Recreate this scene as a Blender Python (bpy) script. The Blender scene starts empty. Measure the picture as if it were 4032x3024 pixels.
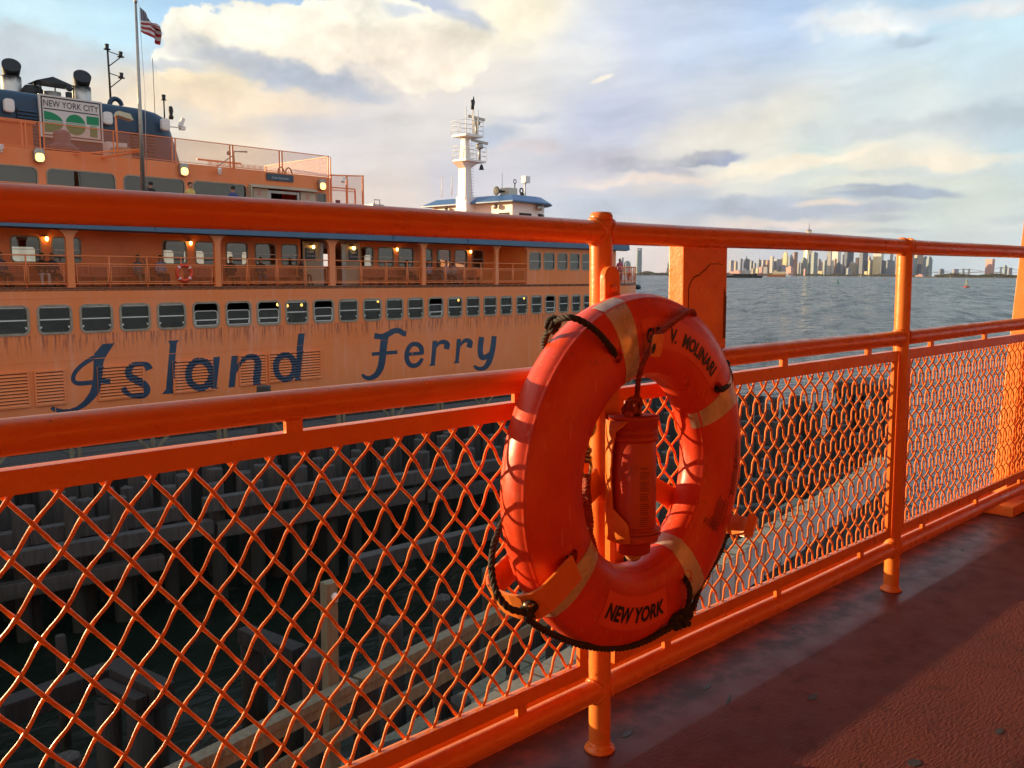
import bpy, bmesh, math, random
from mathutils import Vector, Matrix
from mathutils.geometry import tessellate_polygon
random.seed(7)
rnd = random.random
def uni(a, b): return a + (b - a) * rnd()
scene = bpy.context.scene
R_ = math.radians
PI = math.pi

# ------------------------------------------------------------------ camera, sky, sun, exposure
# world: z up, the ferry's rail runs along +x, +y points out over the water, z = 0 is the passenger deck
CAM_C = Vector((-0.00426785, 0.01904146, 1.07680248))
CAM_R = ((0.7325276447353248, -0.6807068116521222, 0.006440983536704),
         (0.08019472258792643, 0.09568794891174298, 0.992175701628552),
         (0.6759970829578803, 0.7262795969896619, -0.124683161770027))
FPX = 3471.974
DECK_M = Matrix(((0.9999921456253528, 7.007495090537253e-05, -0.003962799150150598, 0),
                 (0, 0.9998436889611333, 0.017680431120092308, 0),
                 (0.003963418676241345, -0.017680292251362365, 0.9998358358142116, 0),
                 (0, 0, 0, 1)))
HC, DR = 1.07698, 1.2851
WATER_Z = -7.4
cd = bpy.data.cameras.new('camera')
cam = bpy.data.objects.new('camera', cd)
scene.collection.objects.link(cam)
r, u, f = [Vector(v) for v in CAM_R]
cam.matrix_world = Matrix(((r.x, u.x, -f.x, CAM_C.x), (r.y, u.y, -f.y, CAM_C.y), (r.z, u.z, -f.z, CAM_C.z), (0, 0, 0, 1)))
cd.sensor_fit = 'HORIZONTAL'; cd.sensor_width = 36.0; cd.lens = 36.0 * FPX / 4032.0
cd.clip_start = 0.05; cd.clip_end = 60000
scene.camera = cam
RR, UU, FF = r, u, f

SUN_AZ, SUN_EL = 124.0, 7.5      # azimuth measured from +x towards +y, degrees
sd = bpy.data.lights.new('sun', 'SUN'); sun = bpy.data.objects.new('sun', sd)
scene.collection.objects.link(sun)
sdir = Vector((math.cos(R_(SUN_EL)) * math.cos(R_(SUN_AZ)), math.cos(R_(SUN_EL)) * math.sin(R_(SUN_AZ)), math.sin(R_(SUN_EL))))
sun.rotation_euler = sdir.to_track_quat('Z', 'Y').to_euler()
sd.energy = 5.0; sd.angle = R_(0.6); sd.color = (1.0, 0.74, 0.40)

scene.view_settings.view_transform = 'Standard'
scene.view_settings.look = 'None'
scene.view_settings.gamma = 1.0
scene.view_settings.use_curve_mapping = False
scene.render.engine = 'CYCLES'
scene.cycles.max_bounces = 6; scene.cycles.diffuse_bounces = 4; scene.cycles.glossy_bounces = 3
scene.cycles.transparent_max_bounces = 16; scene.cycles.transmission_bounces = 4
scene.cycles.sample_clamp_indirect = 6.0
scene.cycles.caustics_reflective = False; scene.cycles.caustics_refractive = False

class NT:
    """small node-tree writer"""
    def __init__(s, tree): s.t = tree; s.n = tree.nodes; s.l = tree.links
    def node(s, typ, **kw):
        n = s.n.new(typ)
        for k, v in kw.items(): setattr(n, k, v)
        return n
    def put(s, sock, v):
        if hasattr(v, 'is_linked') or isinstance(v, bpy.types.NodeSocket): s.l.new(v, sock)
        else: sock.default_value = v
    def m(s, op, a, b=None, c=None, clamp=False):
        n = s.n.new('ShaderNodeMath'); n.operation = op; n.use_clamp = clamp
        s.put(n.inputs[0], a)
        if b is not None: s.put(n.inputs[1], b)
        if c is not None: s.put(n.inputs[2], c)
        return n.outputs[0]
    def vm(s, op, a, b=None):
        n = s.n.new('ShaderNodeVectorMath'); n.operation = op
        s.put(n.inputs[0], a)
        if b is not None: s.put(n.inputs[1], b)
        return n.outputs['Value'] if op in ('DOT_PRODUCT', 'LENGTH') else n.outputs[0]
    def comb(s, x, y, z):
        n = s.n.new('ShaderNodeCombineXYZ')
        for i, v in enumerate((x, y, z)): s.put(n.inputs[i], v)
        return n.outputs[0]
    def noise(s, vec, scale, detail=4, rough=0.55, dist=0.0, out='Fac'):
        n = s.n.new('ShaderNodeTexNoise'); n.inputs['Scale'].default_value = scale
        n.inputs['Detail'].default_value = detail; n.inputs['Roughness'].default_value = rough
        n.inputs['Distortion'].default_value = dist
        if vec is not None: s.l.new(vec, n.inputs['Vector'])
        return n.outputs[out]
    def ss(s, v, a, b, to0=0.0, to1=1.0, kind='SMOOTHSTEP'):
        n = s.n.new('ShaderNodeMapRange'); n.interpolation_type = kind; n.clamp = True
        s.put(n.inputs['Value'], v); n.inputs['From Min'].default_value = a; n.inputs['From Max'].default_value = b
        n.inputs['To Min'].default_value = to0; n.inputs['To Max'].default_value = to1
        return n.outputs['Result']
    def mix(s, fac, a, b, blend='MIX'):
        n = s.n.new('ShaderNodeMix'); n.data_type = 'RGBA'; n.blend_type = blend
        s.put(n.inputs[0], fac); s.put(n.inputs[6], a if not isinstance(a, tuple) else (*a, 1)[:4]); s.put(n.inputs[7], b if not isinstance(b, tuple) else (*b, 1)[:4])
        return n.outputs[2]

# sky: a Nishita sky under broken evening cloud; the cloud map is computed here by direction (azimuth, elevation)
import numpy as np
fh = Vector((f.x, f.y, 0)).normalized(); rh = Vector((fh.y, -fh.x, 0))
FD = FPX / 1.8228
EXPO = 0.65
scene.view_settings.exposure = EXPO
def dirpos(px, py):   # photo position (2212 wide) -> azimuth, elevation relative to the view's heading
    d = Vector((px * 1.8228 - 2016, -(py * 1.8228 - 1512), FPX))
    w = RR * d.x + UU * d.y + FF * d.z; w.normalize()
    return math.atan2(w.dot(rh), w.dot(fh)), math.asin(w.z)
def lin(c): return np.where(np.asarray(c) / 255 <= .04045, np.asarray(c) / 255 / 12.92, ((np.asarray(c) / 255 + .055) / 1.055) ** 2.4)
SKW, SKH = 5120, 800
_rg = np.random.default_rng(11); _lat = [_rg.random((256, 256), dtype=np.float32) for _ in range(6)]
def vnoise(x, y, k):
    g = _lat[k % 6]; xi = np.floor(x); yi = np.floor(y); fx = (x - xi).astype(np.float32); fy = (y - yi).astype(np.float32)
    xi = xi.astype(np.int32) & 255; yi = yi.astype(np.int32) & 255; x1 = (xi + 1) & 255; y1 = (yi + 1) & 255
    fx = fx * fx * (3 - 2 * fx); fy = fy * fy * (3 - 2 * fy)
    a_ = g[yi, xi] * (1 - fx) + g[yi, x1] * fx; b_ = g[y1, xi] * (1 - fx) + g[y1, x1] * fx
    return a_ * (1 - fy) + b_ * fy
def fbm(x, y, o, k, gain=.55):
    t = 0; am = 1; s_ = 0
    for i in range(o): t = t + am * vnoise(x * 2 ** i + 17.3 * i, y * 2 ** i + 9.1 * i, k + i); s_ += am; am *= gain
    return t / s_
def make_sky():
    uu = (np.arange(SKW, dtype=np.float32) + .5) / SKW; vv = (np.arange(SKH, dtype=np.float32) + .5) / SKH
    AZ = (uu * 2 - 1) * np.pi; EL = vv ** 2 * (np.pi / 2)
    # colour of the air and high veil, from a few dozen places, spread smoothly
    CP = [(50, 30, 200, 232, 240), (250, 60, 188, 226, 240), (380, 40, 165, 205, 235), (560, 10, 170, 200, 228), (740, 10, 160, 195, 225), (980, 45, 178, 190, 214), (1060, 40, 252, 238, 206), (1150, 30, 254, 242, 210), (1250, 120, 222, 218, 212), (1100, 200, 226, 218, 210), (900, 250, 222, 212, 205), (700, 300, 216, 206, 205), (500, 320, 240, 215, 185), (200, 250, 225, 212, 195), (1000, 400, 202, 196, 205), (850, 430, 232, 212, 200), (1250, 60, 205, 212, 225), (1400, 60, 190, 200, 222), (1500, 120, 184, 198, 222), (1700, 30, 170, 195, 228), (1650, 80, 185, 205, 230), (1850, 60, 205, 222, 232), (2000, 30, 180, 210, 230), (2200, 40, 190, 222, 232), (2100, 130, 195, 218, 226), (1300, 250, 190, 195, 218), (1400, 270, 190, 195, 215), (1550, 200, 205, 208, 215), (1600, 250, 205, 208, 212), (1700, 260, 220, 218, 208), (1900, 250, 205, 214, 214), (2150, 260, 182, 196, 205), (2000, 200, 215, 222, 215), (2200, 180, 200, 212, 215), (1500, 300, 215, 208, 205), (1650, 310, 238, 228, 205), (1780, 330, 195, 218, 215), (1850, 345, 243, 228, 202), (2050, 335, 235, 222, 200), (2200, 300, 186, 214, 222), (1300, 380, 205, 196, 205), (1400, 400, 215, 205, 200), (1600, 400, 225, 220, 205), (1800, 390, 222, 222, 202), (2100, 420, 215, 222, 205), (1300, 440, 186, 195, 210), (1500, 450, 180, 190, 205), (1700, 450, 180, 190, 203), (2000, 460, 205, 214, 205), (1600, 490, 206, 200, 200), (1800, 480, 215, 210, 197), (2100, 500, 200, 208, 205), (1400, 550, 222, 208, 205), (1480, 570, 240, 206, 190), (1700, 540, 192, 200, 210), (1700, 585, 205, 196, 200), (2000, 560, 190, 205, 214), (2200, 560, 195, 207, 214), (1250, 560, 226, 210, 204), (600, 480, 240, 212, 190)]
    P = [(*dirpos(x, y), r0, g0, b0) for x, y, r0, g0, b0 in CP]
    for azd, eld, c in ((-75, 8, (255, 224, 168)), (-75, 25, (240, 224, 200)), (-120, 10, (240, 208, 170)), (-50, 12, (246, 226, 190)), (180, 8, (250, 240, 236)), (180, 30, (236, 236, 240)), (110, 8, (226, 224, 226)), (110, 28, (205, 216, 230)), (60, 8, (190, 202, 212)), (60, 25, (172, 200, 225)), (-150, 10, (250, 236, 224)), (-60, 45, (190, 208, 225)), (0, 45, (172, 198, 226)), (60, 50, (160, 190, 224)), (180, 55, (205, 216, 232)), (-120, 45, (185, 202, 222)), (0, 80, (160, 190, 225)), (20, 27, (178, 202, 226)), (-20, 27, (196, 214, 228))):
        P.append((R_(azd), R_(eld), *c))
    P = np.array(P, dtype=np.float64); C = lin(P[:, 2:]) * np.array([.97, 1.0, 1.03])
    cw, chh = 640, 160; ca = ((np.arange(cw) + .5) / cw * 2 - 1) * np.pi; ce = ((np.arange(chh) + .5) / chh) ** 2 * (np.pi / 2)
    A, E_ = np.meshgrid(ca, ce); acc = np.zeros((chh, cw, 3)); ws = np.zeros((chh, cw))
    for q, c in zip(P, C):
        da = np.abs(A - q[0]); da = np.minimum(da, 2 * np.pi - da) * np.cos(E_) ; d2 = da ** 2 + ((E_ - q[1]) * 1.25) ** 2
        w = 1 / (d2 + .0009) ** 1.9; acc += w[..., None] * c; ws += w
    acc = (acc / ws[..., None]).astype(np.float32)
    ix = (np.arange(SKW) + .5) / SKW * cw - .5; iy = (np.arange(SKH) + .5) / SKH * chh - .5
    x0 = np.floor(ix).astype(int); fx = (ix - x0).astype(np.float32); y0 = np.clip(np.floor(iy).astype(int), 0, chh - 2); fy = np.clip(iy - y0, 0, 1).astype(np.float32)
    xa, xb = x0 % cw, (x0 + 1) % cw
    row = acc[:, xa] * (1 - fx)[None, :, None] + acc[:, xb] * fx[None, :, None]
    img = row[y0] * (1 - fy)[:, None, None] + row[y0 + 1] * fy[:, None, None]
    # cloud coordinates in photo-sized units
    X = (AZ[None, :] * FD + np.zeros((SKH, 1), np.float32)).astype(np.float32); Y = (EL[:, None] * FD + np.zeros((1, SKW), np.float32)).astype(np.float32)
    wx = fbm(X / 95, Y / 60, 5, 0, .6) - .5; wy = fbm(X / 95 + 40, Y / 60 + 11, 5, 2, .6) - .5
    st = fbm((X + wx * 90) / 260, (Y + wy * 30 - X * .10) / 42, 6, 1, .6) - .5
    b3 = fbm((X + wx * 60) / 62 + 5, (Y + wy * 50) / 44 + 2, 6, 5, .6) - .5
    b2 = fbm(X / 420 + 3, Y / 170 + 7, 5, 3, .58) - .5
    img *= (1 + .38 * st + .18 * b2 + .12 * b3)[..., None]
    warm = np.clip(st * 2.2, -1, 1)[..., None]; img *= 1 + warm * np.array([.03, .0, -.045], np.float32)
    # a layer of broken stratus over the rest of the dome
    outv = np.clip((np.abs(AZ) - .62) / .3, 0, 1)[None, :]; hi_ = np.clip((EL - .36) / .2, 0, 1)[:, None]; m = np.maximum(outv, hi_)
    br = np.clip((fbm((X + wx * 200) / 520, (Y + wy * 120) / 240, 6, 4, .58) - .50) / .16, 0, 1); img = img * (1 - (m * br * .30)[..., None])
    def ov(px, py, rx, ry, colr, amt=1.0, soft=.3, k=1.0, tilt=0.0, flat=0.0, tex=.35):
        nonlocal img
        a0, e0 = dirpos(px, py); cx, cy = a0 * FD, e0 * FD
        R = max(rx, ry) * (1 + soft) + 90 * k
        c0 = max(0, int(((cx - R) / FD / np.pi + 1) / 2 * SKW)); c1 = min(SKW, int(((cx + R) / FD / np.pi + 1) / 2 * SKW) + 2)
        e_hi = max((cy + R) / FD, 0); e_lo = max((cy - R) / FD, 0); r0 = int(math.sqrt(e_lo / (np.pi / 2)) * SKH); r1 = min(SKH, int(math.sqrt(e_hi / (np.pi / 2)) * SKH) + 2)
        if c1 <= c0 or r1 <= r0: return
        sl = np.s_[r0:r1, c0:c1]; dx = X[sl] + wx[sl] * 70 * k - cx; dy = Y[sl] + wy[sl] * 60 * k - cy + dx * tilt
        ry_ = np.where(dy < 0, ry * (1 - flat), ry)
        q = np.sqrt((dx / rx) ** 2 + (dy / ry_) ** 2); m_ = np.clip((1 + soft - q) / (2 * soft), 0, 1); m_ = m_ * m_ * (3 - 2 * m_) * amt
        cc = lin(colr).astype(np.float32); sh = (1 + .3 * (wy[sl] + wx[sl]) + tex * b3[sl])[..., None]
        img[sl] = img[sl] * (1 - m_[..., None]) + cc * sh * m_[..., None]
    ov(1120, 25, 110, 60, (255, 240, 208), .75, .8, .9); ov(120, 118, 190, 44, (188, 198, 204), .85, .5, 1.6); ov(20, 165, 110, 60, (196, 204, 214), .7, .6, 1.4); ov(330, 190, 150, 34, (196, 200, 205), .6, .6, 1.2)
    for q in ((470, 92, 105, 56), (600, 78, 150, 58), (690, 46, 72, 42), (810, 52, 150, 62), (930, 95, 130, 72), (380, 132, 50, 36), (560, 55, 40, 26), (455, 58, 36, 26)):
        ov(*q, (253, 244, 220), .90, .06, 1.25, flat=-.25, tex=.55)
    ov(760, 110, 260, 46, (240, 222, 196), .55, .6, 1.3); ov(860, 150, 200, 60, (236, 218, 200), .5, .7, 1.2); ov(520, 200, 170, 28, (250, 222, 180), .65, .6, 1.2); ov(420, 165, 120, 26, (252, 226, 180), .6, .5, 1.2); ov(330, 210, 120, 40, (252, 224, 180), .6, .7, 1.0); ov(460, 225, 180, 22, (250, 218, 180), .5, .6, 1.2)
    ov(560, 143, 165, 25, (176, 184, 200), .82, .5, 1.1, .14); ov(700, 172, 130, 25, (174, 183, 200), .8, .5, 1.1, .18); ov(360, 138, 60, 12, (185, 192, 202), .8, .6, .9)
    ov(990, 30, 55, 22, (176, 188, 212), .75, .6, 1.0, .5); ov(870, 20, 40, 10, (178, 196, 222), .6, .6, .8)
    ov(1298, 168, 22, 5, (252, 242, 222), .95, .35, .25, -.38); ov(870, 112, 8, 5, (252, 238, 214), .8, .5, .4); ov(975, 156, 17, 11, (250, 224, 200), .75, .5, .7)
    ov(1850, 46, 95, 20, (240, 240, 236), .85, .7, 1.3, .06); ov(1900, 62, 60, 10, (246, 244, 238), .7, .6, 1.0); ov(1970, 85, 45, 9, (176, 190, 206), .6, .6, .8); ov(2150, 12, 110, 16, (232, 226, 222), .7, .8, 1.0)
    ov(1140, 325, 60, 15, (222, 208, 212), .7, .45, .7, flat=.4); ov(1130, 262, 55, 12, (182, 188, 208), .6, .6, .8); ov(1060, 296, 50, 22, (176, 190, 214), .8, .6, .7)
    ov(1330, 348, 110, 20, (186, 184, 202), .8, .5, .7); ov(1390, 360, 75, 17, (160, 165, 190), .88, .3, .7, flat=.3); ov(1530, 343, 74, 18, (143, 153, 182), .96, .26, .7, -.10, flat=.3); ov(1440, 374, 60, 8, (170, 172, 194), .7, .5, .7)
    ov(1700, 352, 170, 14, (248, 230, 200), .75, .7, .9, -.10); ov(1780, 348, 120, 9, (248, 232, 206), .6, .6, .8, -.25); ov(1560, 280, 170, 36, (240, 230, 208), .55, .8, 1.2, -.35); ov(2060, 342, 120, 16, (244, 226, 198), .6, .8, 1.0); ov(1400, 388, 140, 9, (240, 216, 198), .6, .6, .8)
    ov(1920, 416, 128, 14, (156, 170, 192), .95, .28, .45, .03, flat=.25); ov(1790, 412, 70, 5, (200, 204, 200), .6, .7, .5); ov(1560, 446, 330, 20, (172, 184, 204), .85, .4, .7); ov(1750, 455, 190, 17, (170, 180, 198), .85, .4, .6, flat=.2); ov(1260, 450, 200, 24, (184, 194, 210), .7, .6, .7); ov(1850, 474, 100, 8, (178, 188, 200), .8, .4, .45); ov(1790, 438, 60, 6, (248, 222, 190), .6, .6, .5); ov(1680, 484, 120, 10, (236, 214, 202), .7, .6, .6); ov(1640, 497, 60, 8, (188, 194, 206), .7, .5, .5); ov(1920, 500, 60, 5, (182, 192, 202), .7, .5, .4); ov(2190, 472, 40, 9, (184, 194, 200), .7, .5, .5); ov(2150, 262, 110, 26, (180, 194, 206), .7, .6, 1.0); ov(1880, 276, 150, 18, (192, 199, 203), .65, .6, 1.0, .05); ov(1980, 372, 160, 8, (196, 206, 208), .6, .6, .7)
    g_ = img.mean(axis=2, keepdims=True); img = img * .88 + g_ * .12 * np.array([.985, 1.0, 1.03], np.float32)
    out = np.ones((SKH, SKW, 4), np.float32); out[..., :3] = np.clip(img * 1.22, .05, 1.8) / (2 ** EXPO)
    im = bpy.data.images.new('evening_cloud', SKW, SKH, alpha=True, float_buffer=True); im.colorspace_settings.name = 'Non-Color' if False else 'Linear Rec.709'
    im.pixels.foreach_set(out.ravel()); im.update(); im.pack() if False else None
    return im
world = bpy.data.worlds.new('World'); scene.world = world; world.use_nodes = True
wt = world.node_tree; wt.nodes.clear(); N = NT(wt)
D = N.node('ShaderNodeTexCoord').outputs['Generated']
az = N.m('ARCTAN2', N.vm('DOT_PRODUCT', D, tuple(rh)), N.vm('DOT_PRODUCT', D, tuple(fh)))
el = N.m('ARCSINE', N.vm('DOT_PRODUCT', D, (0, 0, 1)))
v_el = N.m('SQRT', N.m('MAXIMUM', N.m('DIVIDE', el, PI / 2), 0.0))
uvn = N.comb(N.m('ADD', N.m('DIVIDE', az, 2 * PI), 0.5), v_el, 0.0)
ti = N.node('ShaderNodeTexImage', interpolation='Linear', extension='EXTEND'); ti.image = make_sky(); N.l.new(uvn, ti.inputs[0])
sky = N.node('ShaderNodeTexSky', sky_type='NISHITA'); sky.sun_disc = False
sky.sun_elevation = R_(SUN_EL); sky.sun_rotation = R_(90 - SUN_AZ)
sky.air_density = 1.2; sky.dust_density = 1.0; sky.ozone_density = 2.0
skyc = N.node('ShaderNodeVectorMath', operation='SCALE'); N.l.new(sky.outputs[0], skyc.inputs[0]); skyc.inputs['Scale'].default_value = 0.08
col = N.mix(0.90, skyc.outputs[0], ti.outputs[0])       # cloud and haze over the clear air
bg = N.node('ShaderNodeBackground'); N.l.new(col, bg.inputs['Color']); bg.inputs['Strength'].default_value = 1.0
wo = N.node('ShaderNodeOutputWorld'); N.l.new(bg.outputs[0], wo.inputs['Surface'])
world.cycles.sampling_method = 'MANUAL'; world.cycles.sample_map_resolution = 512

# ------------------------------------------------------------------ materials
MATS = {}
def mat(name, color=(0.5, 0.5, 0.5), rough=0.5, metal=0.0, spec=0.5, bump=None, var=None, emit=None, coat=0.0, coordtype='Object', fn=None):
    if name in MATS: return MATS[name]
    m = bpy.data.materials.new(name); m.use_nodes = True
    nt = NT(m.node_tree); b = m.node_tree.nodes['Principled BSDF']
    b.inputs['Roughness'].default_value = rough; b.inputs['Metallic'].default_value = metal
    b.inputs['Specular IOR Level'].default_value = spec; b.inputs['Coat Weight'].default_value = coat
    co = nt.node('ShaderNodeTexCoord').outputs[coordtype]
    c = (*color, 1)
    if var:      # (scale, amount, second colour)
        sc, amt, c2 = var
        nn = nt.noise(co, sc, 6, 0.6)
        c = nt.mix(nt.ss(nn, 0.38, 0.68, 0, amt), c, (*c2, 1))
    nt.put(b.inputs['Base Color'], c)
    if bump:     # (scale, strength, distance)
        bn = nt.node('ShaderNodeBump'); bn.inputs['Strength'].default_value = bump[1]; bn.inputs['Distance'].default_value = bump[2]
        nt.l.new(nt.noise(co, bump[0], 4, 0.6), bn.inputs['Height']); nt.l.new(bn.outputs[0], b.inputs['Normal'])
    if emit:
        b.inputs['Emission Color'].default_value = (*emit[0], 1); b.inputs['Emission Strength'].default_value = emit[1]
    if fn: fn(nt, b, co)
    MATS[name] = m
    return m

# ------------------------------------------------------------------ mesh writing
class MB:
    def __init__(s): s.v = []; s.f = []; s.mi = []; s.sm = []
    def add(s, vs, fs, mi=0, smooth=False):
        o = len(s.v); s.v += [tuple(v) for v in vs]
        for q in fs: s.f.append(tuple(i + o for i in q)); s.mi.append(mi); s.sm.append(smooth)
        return s
    def box(s, x0, x1, y0, y1, z0, z1, mi=0):
        return s.add([(x0, y0, z0), (x1, y0, z0), (x1, y1, z0), (x0, y1, z0), (x0, y0, z1), (x1, y0, z1), (x1, y1, z1), (x0, y1, z1)],
                     [(0, 3, 2, 1), (4, 5, 6, 7), (0, 1, 5, 4), (1, 2, 6, 5), (2, 3, 7, 6), (3, 0, 4, 7)], mi)
    def beam(s, p0, p1, w, h, mi=0, up=(0, 0, 1)):
        p0 = Vector(p0); p1 = Vector(p1); d = (p1 - p0).normalized(); upv = Vector(up)
        sd_ = d.cross(upv)
        if sd_.length < 1e-5: sd_ = d.cross(Vector((0, 1, 0)))
        sd_.normalize(); uu = sd_.cross(d).normalized()
        a = sd_ * w / 2; b = uu * h / 2
        return s.add([p0 - a - b, p0 + a - b, p0 + a + b, p0 - a + b, p1 - a - b, p1 + a - b, p1 + a + b, p1 - a + b],
                     [(0, 3, 2, 1), (4, 5, 6, 7), (0, 1, 5, 4), (1, 2, 6, 5), (2, 3, 7, 6), (3, 0, 4, 7)], mi)
    def tube(s, pts, rad, seg=8, mi=0, caps=True, smooth=True, closed=False):
        pts = [Vector(p) for p in pts]; n = len(pts)
        rads = rad if isinstance(rad, (list, tuple)) else [rad] * n
        prev = None; vs = []
        for i, p in enumerate(pts):
            if closed: d = pts[(i + 1) % n] - pts[i - 1]
            else: d = pts[min(i + 1, n - 1)] - pts[max(i - 1, 0)]
            d.normalize()
            if prev is None:
                a = d.cross(Vector((0, 0, 1)))
                if a.length < 1e-3: a = d.cross(Vector((1, 0, 0)))
            else:
                a = prev - d * prev.dot(d)
            a.normalize(); prev = a; b = d.cross(a)
            for k in range(seg):
                t = 2 * PI * k / seg
                vs.append(p + (a * math.cos(t) + b * math.sin(t)) * rads[i])
        fs = []
        m = n if closed else n - 1
        for i in range(m):
            for k in range(seg):
                i2 = (i + 1) % n; k2 = (k + 1) % seg
                fs.append((i * seg + k, i * seg + k2, i2 * seg + k2, i2 * seg + k))
        s.add(vs, fs, mi, smooth)
        if caps and not closed:
            o = len(s.v) - len(vs)
            s.f.append(tuple(o + k for k in range(seg))[::-1]); s.mi.append(mi); s.sm.append(False)
            s.f.append(tuple(o + (n - 1) * seg + k for k in range(seg))); s.mi.append(mi); s.sm.append(False)
        return s
    def cyl(s, p0, p1, r0, r1=None, seg=12, mi=0, caps=True, smooth=True):
        return s.tube([p0, p1], [r0, r0 if r1 is None else r1], seg, mi, caps, smooth)
    def lathe(s, prof, seg=24, c=(0, 0, 0), mi=0, smooth=True, M=None):
        """prof: (radius, height) pairs about z"""
        vs = []; n = len(prof)
        for (rr, z) in prof:
            for k in range(seg):
                t = 2 * PI * k / seg; p = Vector((rr * math.cos(t), rr * math.sin(t), z))
                if M is not None: p = M @ p
                vs.append(p + Vector(c))
        fs = []
        for i in range(n - 1):
            for k in range(seg):
                k2 = (k + 1) % seg
                fs.append((i * seg + k, i * seg + k2, (i + 1) * seg + k2, (i + 1) * seg + k))
        s.add(vs, fs, mi, smooth)
        o = len(s.v) - len(vs)
        if prof[0][0] > 1e-6: s.f.append(tuple(o + k for k in range(seg))[::-1]); s.mi.append(mi); s.sm.append(False)
        if prof[-1][0] > 1e-6: s.f.append(tuple(o + (n - 1) * seg + k for k in range(seg))); s.mi.append(mi); s.sm.append(False)
        return s
    def prism(s, poly, y0, y1, mi=0, ax='xz'):
        """poly in two axes, extruded along the third from y0 (front, nearer us) to y1"""
        n = len(poly)
        def P(a, b, c): return (a, c, b) if ax == 'xz' else ((a, b, c) if ax == 'xy' else (c, a, b))
        vs = [P(a, b, y0) for a, b in poly] + [P(a, b, y1) for a, b in poly]
        tri = tessellate_polygon([[Vector((a, b, 0)) for a, b in poly]])
        fs = [tuple(t) for t in tri] + [tuple(i + n for i in t[::-1]) for t in tri]
        fs += [(i, (i + 1) % n, (i + 1) % n + n, i + n) for i in range(n)]
        return s.add(vs, fs, mi)
    def build(s, name, mats, parent=None, fixn=True, bevel=0.0):
        me = bpy.data.meshes.new(name); me.from_pydata(s.v, [], s.f)
        if not isinstance(mats, (list, tuple)): mats = [mats]
        for m in mats: me.materials.append(m)
        me.polygons.foreach_set('material_index', s.mi); me.polygons.foreach_set('use_smooth', s.sm)
        if fixn:
            bm = bmesh.new(); bm.from_mesh(me)
            bmesh.ops.recalc_face_normals(bm, faces=bm.faces)
            if bevel > 0:
                es = [e for e in bm.edges if len(e.link_faces) == 2 and e.calc_face_angle(0) > 0.6]
                bmesh.ops.bevel(bm, geom=es, offset=bevel, segments=2, profile=0.7, affect='EDGES')
            bm.to_mesh(me); bm.free()
        me.update()
        return link(name, me, parent)
def link(name, me, parent=None):
    o = bpy.data.objects.new(name, me); scene.collection.objects.link(o)
    if parent is not None: o.parent = parent
    return o
def tag(o, label, cat, group=None):
    o['label'] = label; o['category'] = cat
    if group: o['group'] = group
    return o
def struct(o, kind='structure'):
    o['kind'] = kind; return o
def thing(name, label, cat, group=None, M=None, loc=None, rz=0.0):
    o = bpy.data.objects.new(name, None); o.empty_display_size = 0.1; scene.collection.objects.link(o)
    if M is not None: o.matrix_world = M
    if loc is not None: o.location = loc; o.rotation_euler = (0, 0, rz)
    return tag(o, label, cat, group)
def copy_tree(o, parent=None):
    c = o.copy(); scene.collection.objects.link(c)
    if parent is not None: c.parent = parent
    for ch in [x for x in o.children]: copy_tree(ch, c)
    return c
def text_mesh(body, size=1.0, offset=0.0, shear=0.0, spacing=1.0):
    """outline text as flat triangles in x/y, starting at x = 0"""
    cu = bpy.data.curves.new('txt', 'FONT'); cu.body = body; cu.size = size; cu.offset = offset; cu.shear = shear; cu.space_character = spacing
    cu.resolution_u = 3
    o = bpy.data.objects.new('txt', cu); scene.collection.objects.link(o)
    dg = bpy.context.evaluated_depsgraph_get(); me = bpy.data.meshes.new_from_object(o.evaluated_get(dg))
    vs = [tuple(v.co) for v in me.vertices]; fs = [tuple(p.vertices) for p in me.polygons]
    bpy.data.objects.remove(o); bpy.data.curves.remove(cu); bpy.data.meshes.remove(me)
    x0 = min(v[0] for v in vs); vs = [(a - x0, b, c) for a, b, c in vs]
    return vs, fs
# photo position -> ray, and where the ray meets planes of the place
def ray(px, py):
    return RR * ((px - 2016) / FPX) + UU * (-(py - 1512) / FPX) + FF
DMI = DECK_M.to_3x3().transposed()
def deck_y(px, py, Y=DR):
    d = DMI @ ray(px, py); t = Y / d.y; return (d.x * t, HC + d.z * t)
def deck_z(px, py, Z=0.0):
    d = DMI @ ray(px, py); t = (Z - HC) / d.z; return (d.x * t, d.y * t)
def at_z(px, py, z):
    d = ray(px, py); t = (z - CAM_C.z) / d.z; p = CAM_C + d * t; return p
def at_dist(px, py, dist):
    d = ray(px, py); h = math.hypot(d.x, d.y); return CAM_C + d * (dist / h)
def proj(P):
    q = Vector(P) - CAM_C; d = q.dot(FF); return (2016 + FPX * q.dot(RR) / d, 1512 - FPX * q.dot(UU) / d)

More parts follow.
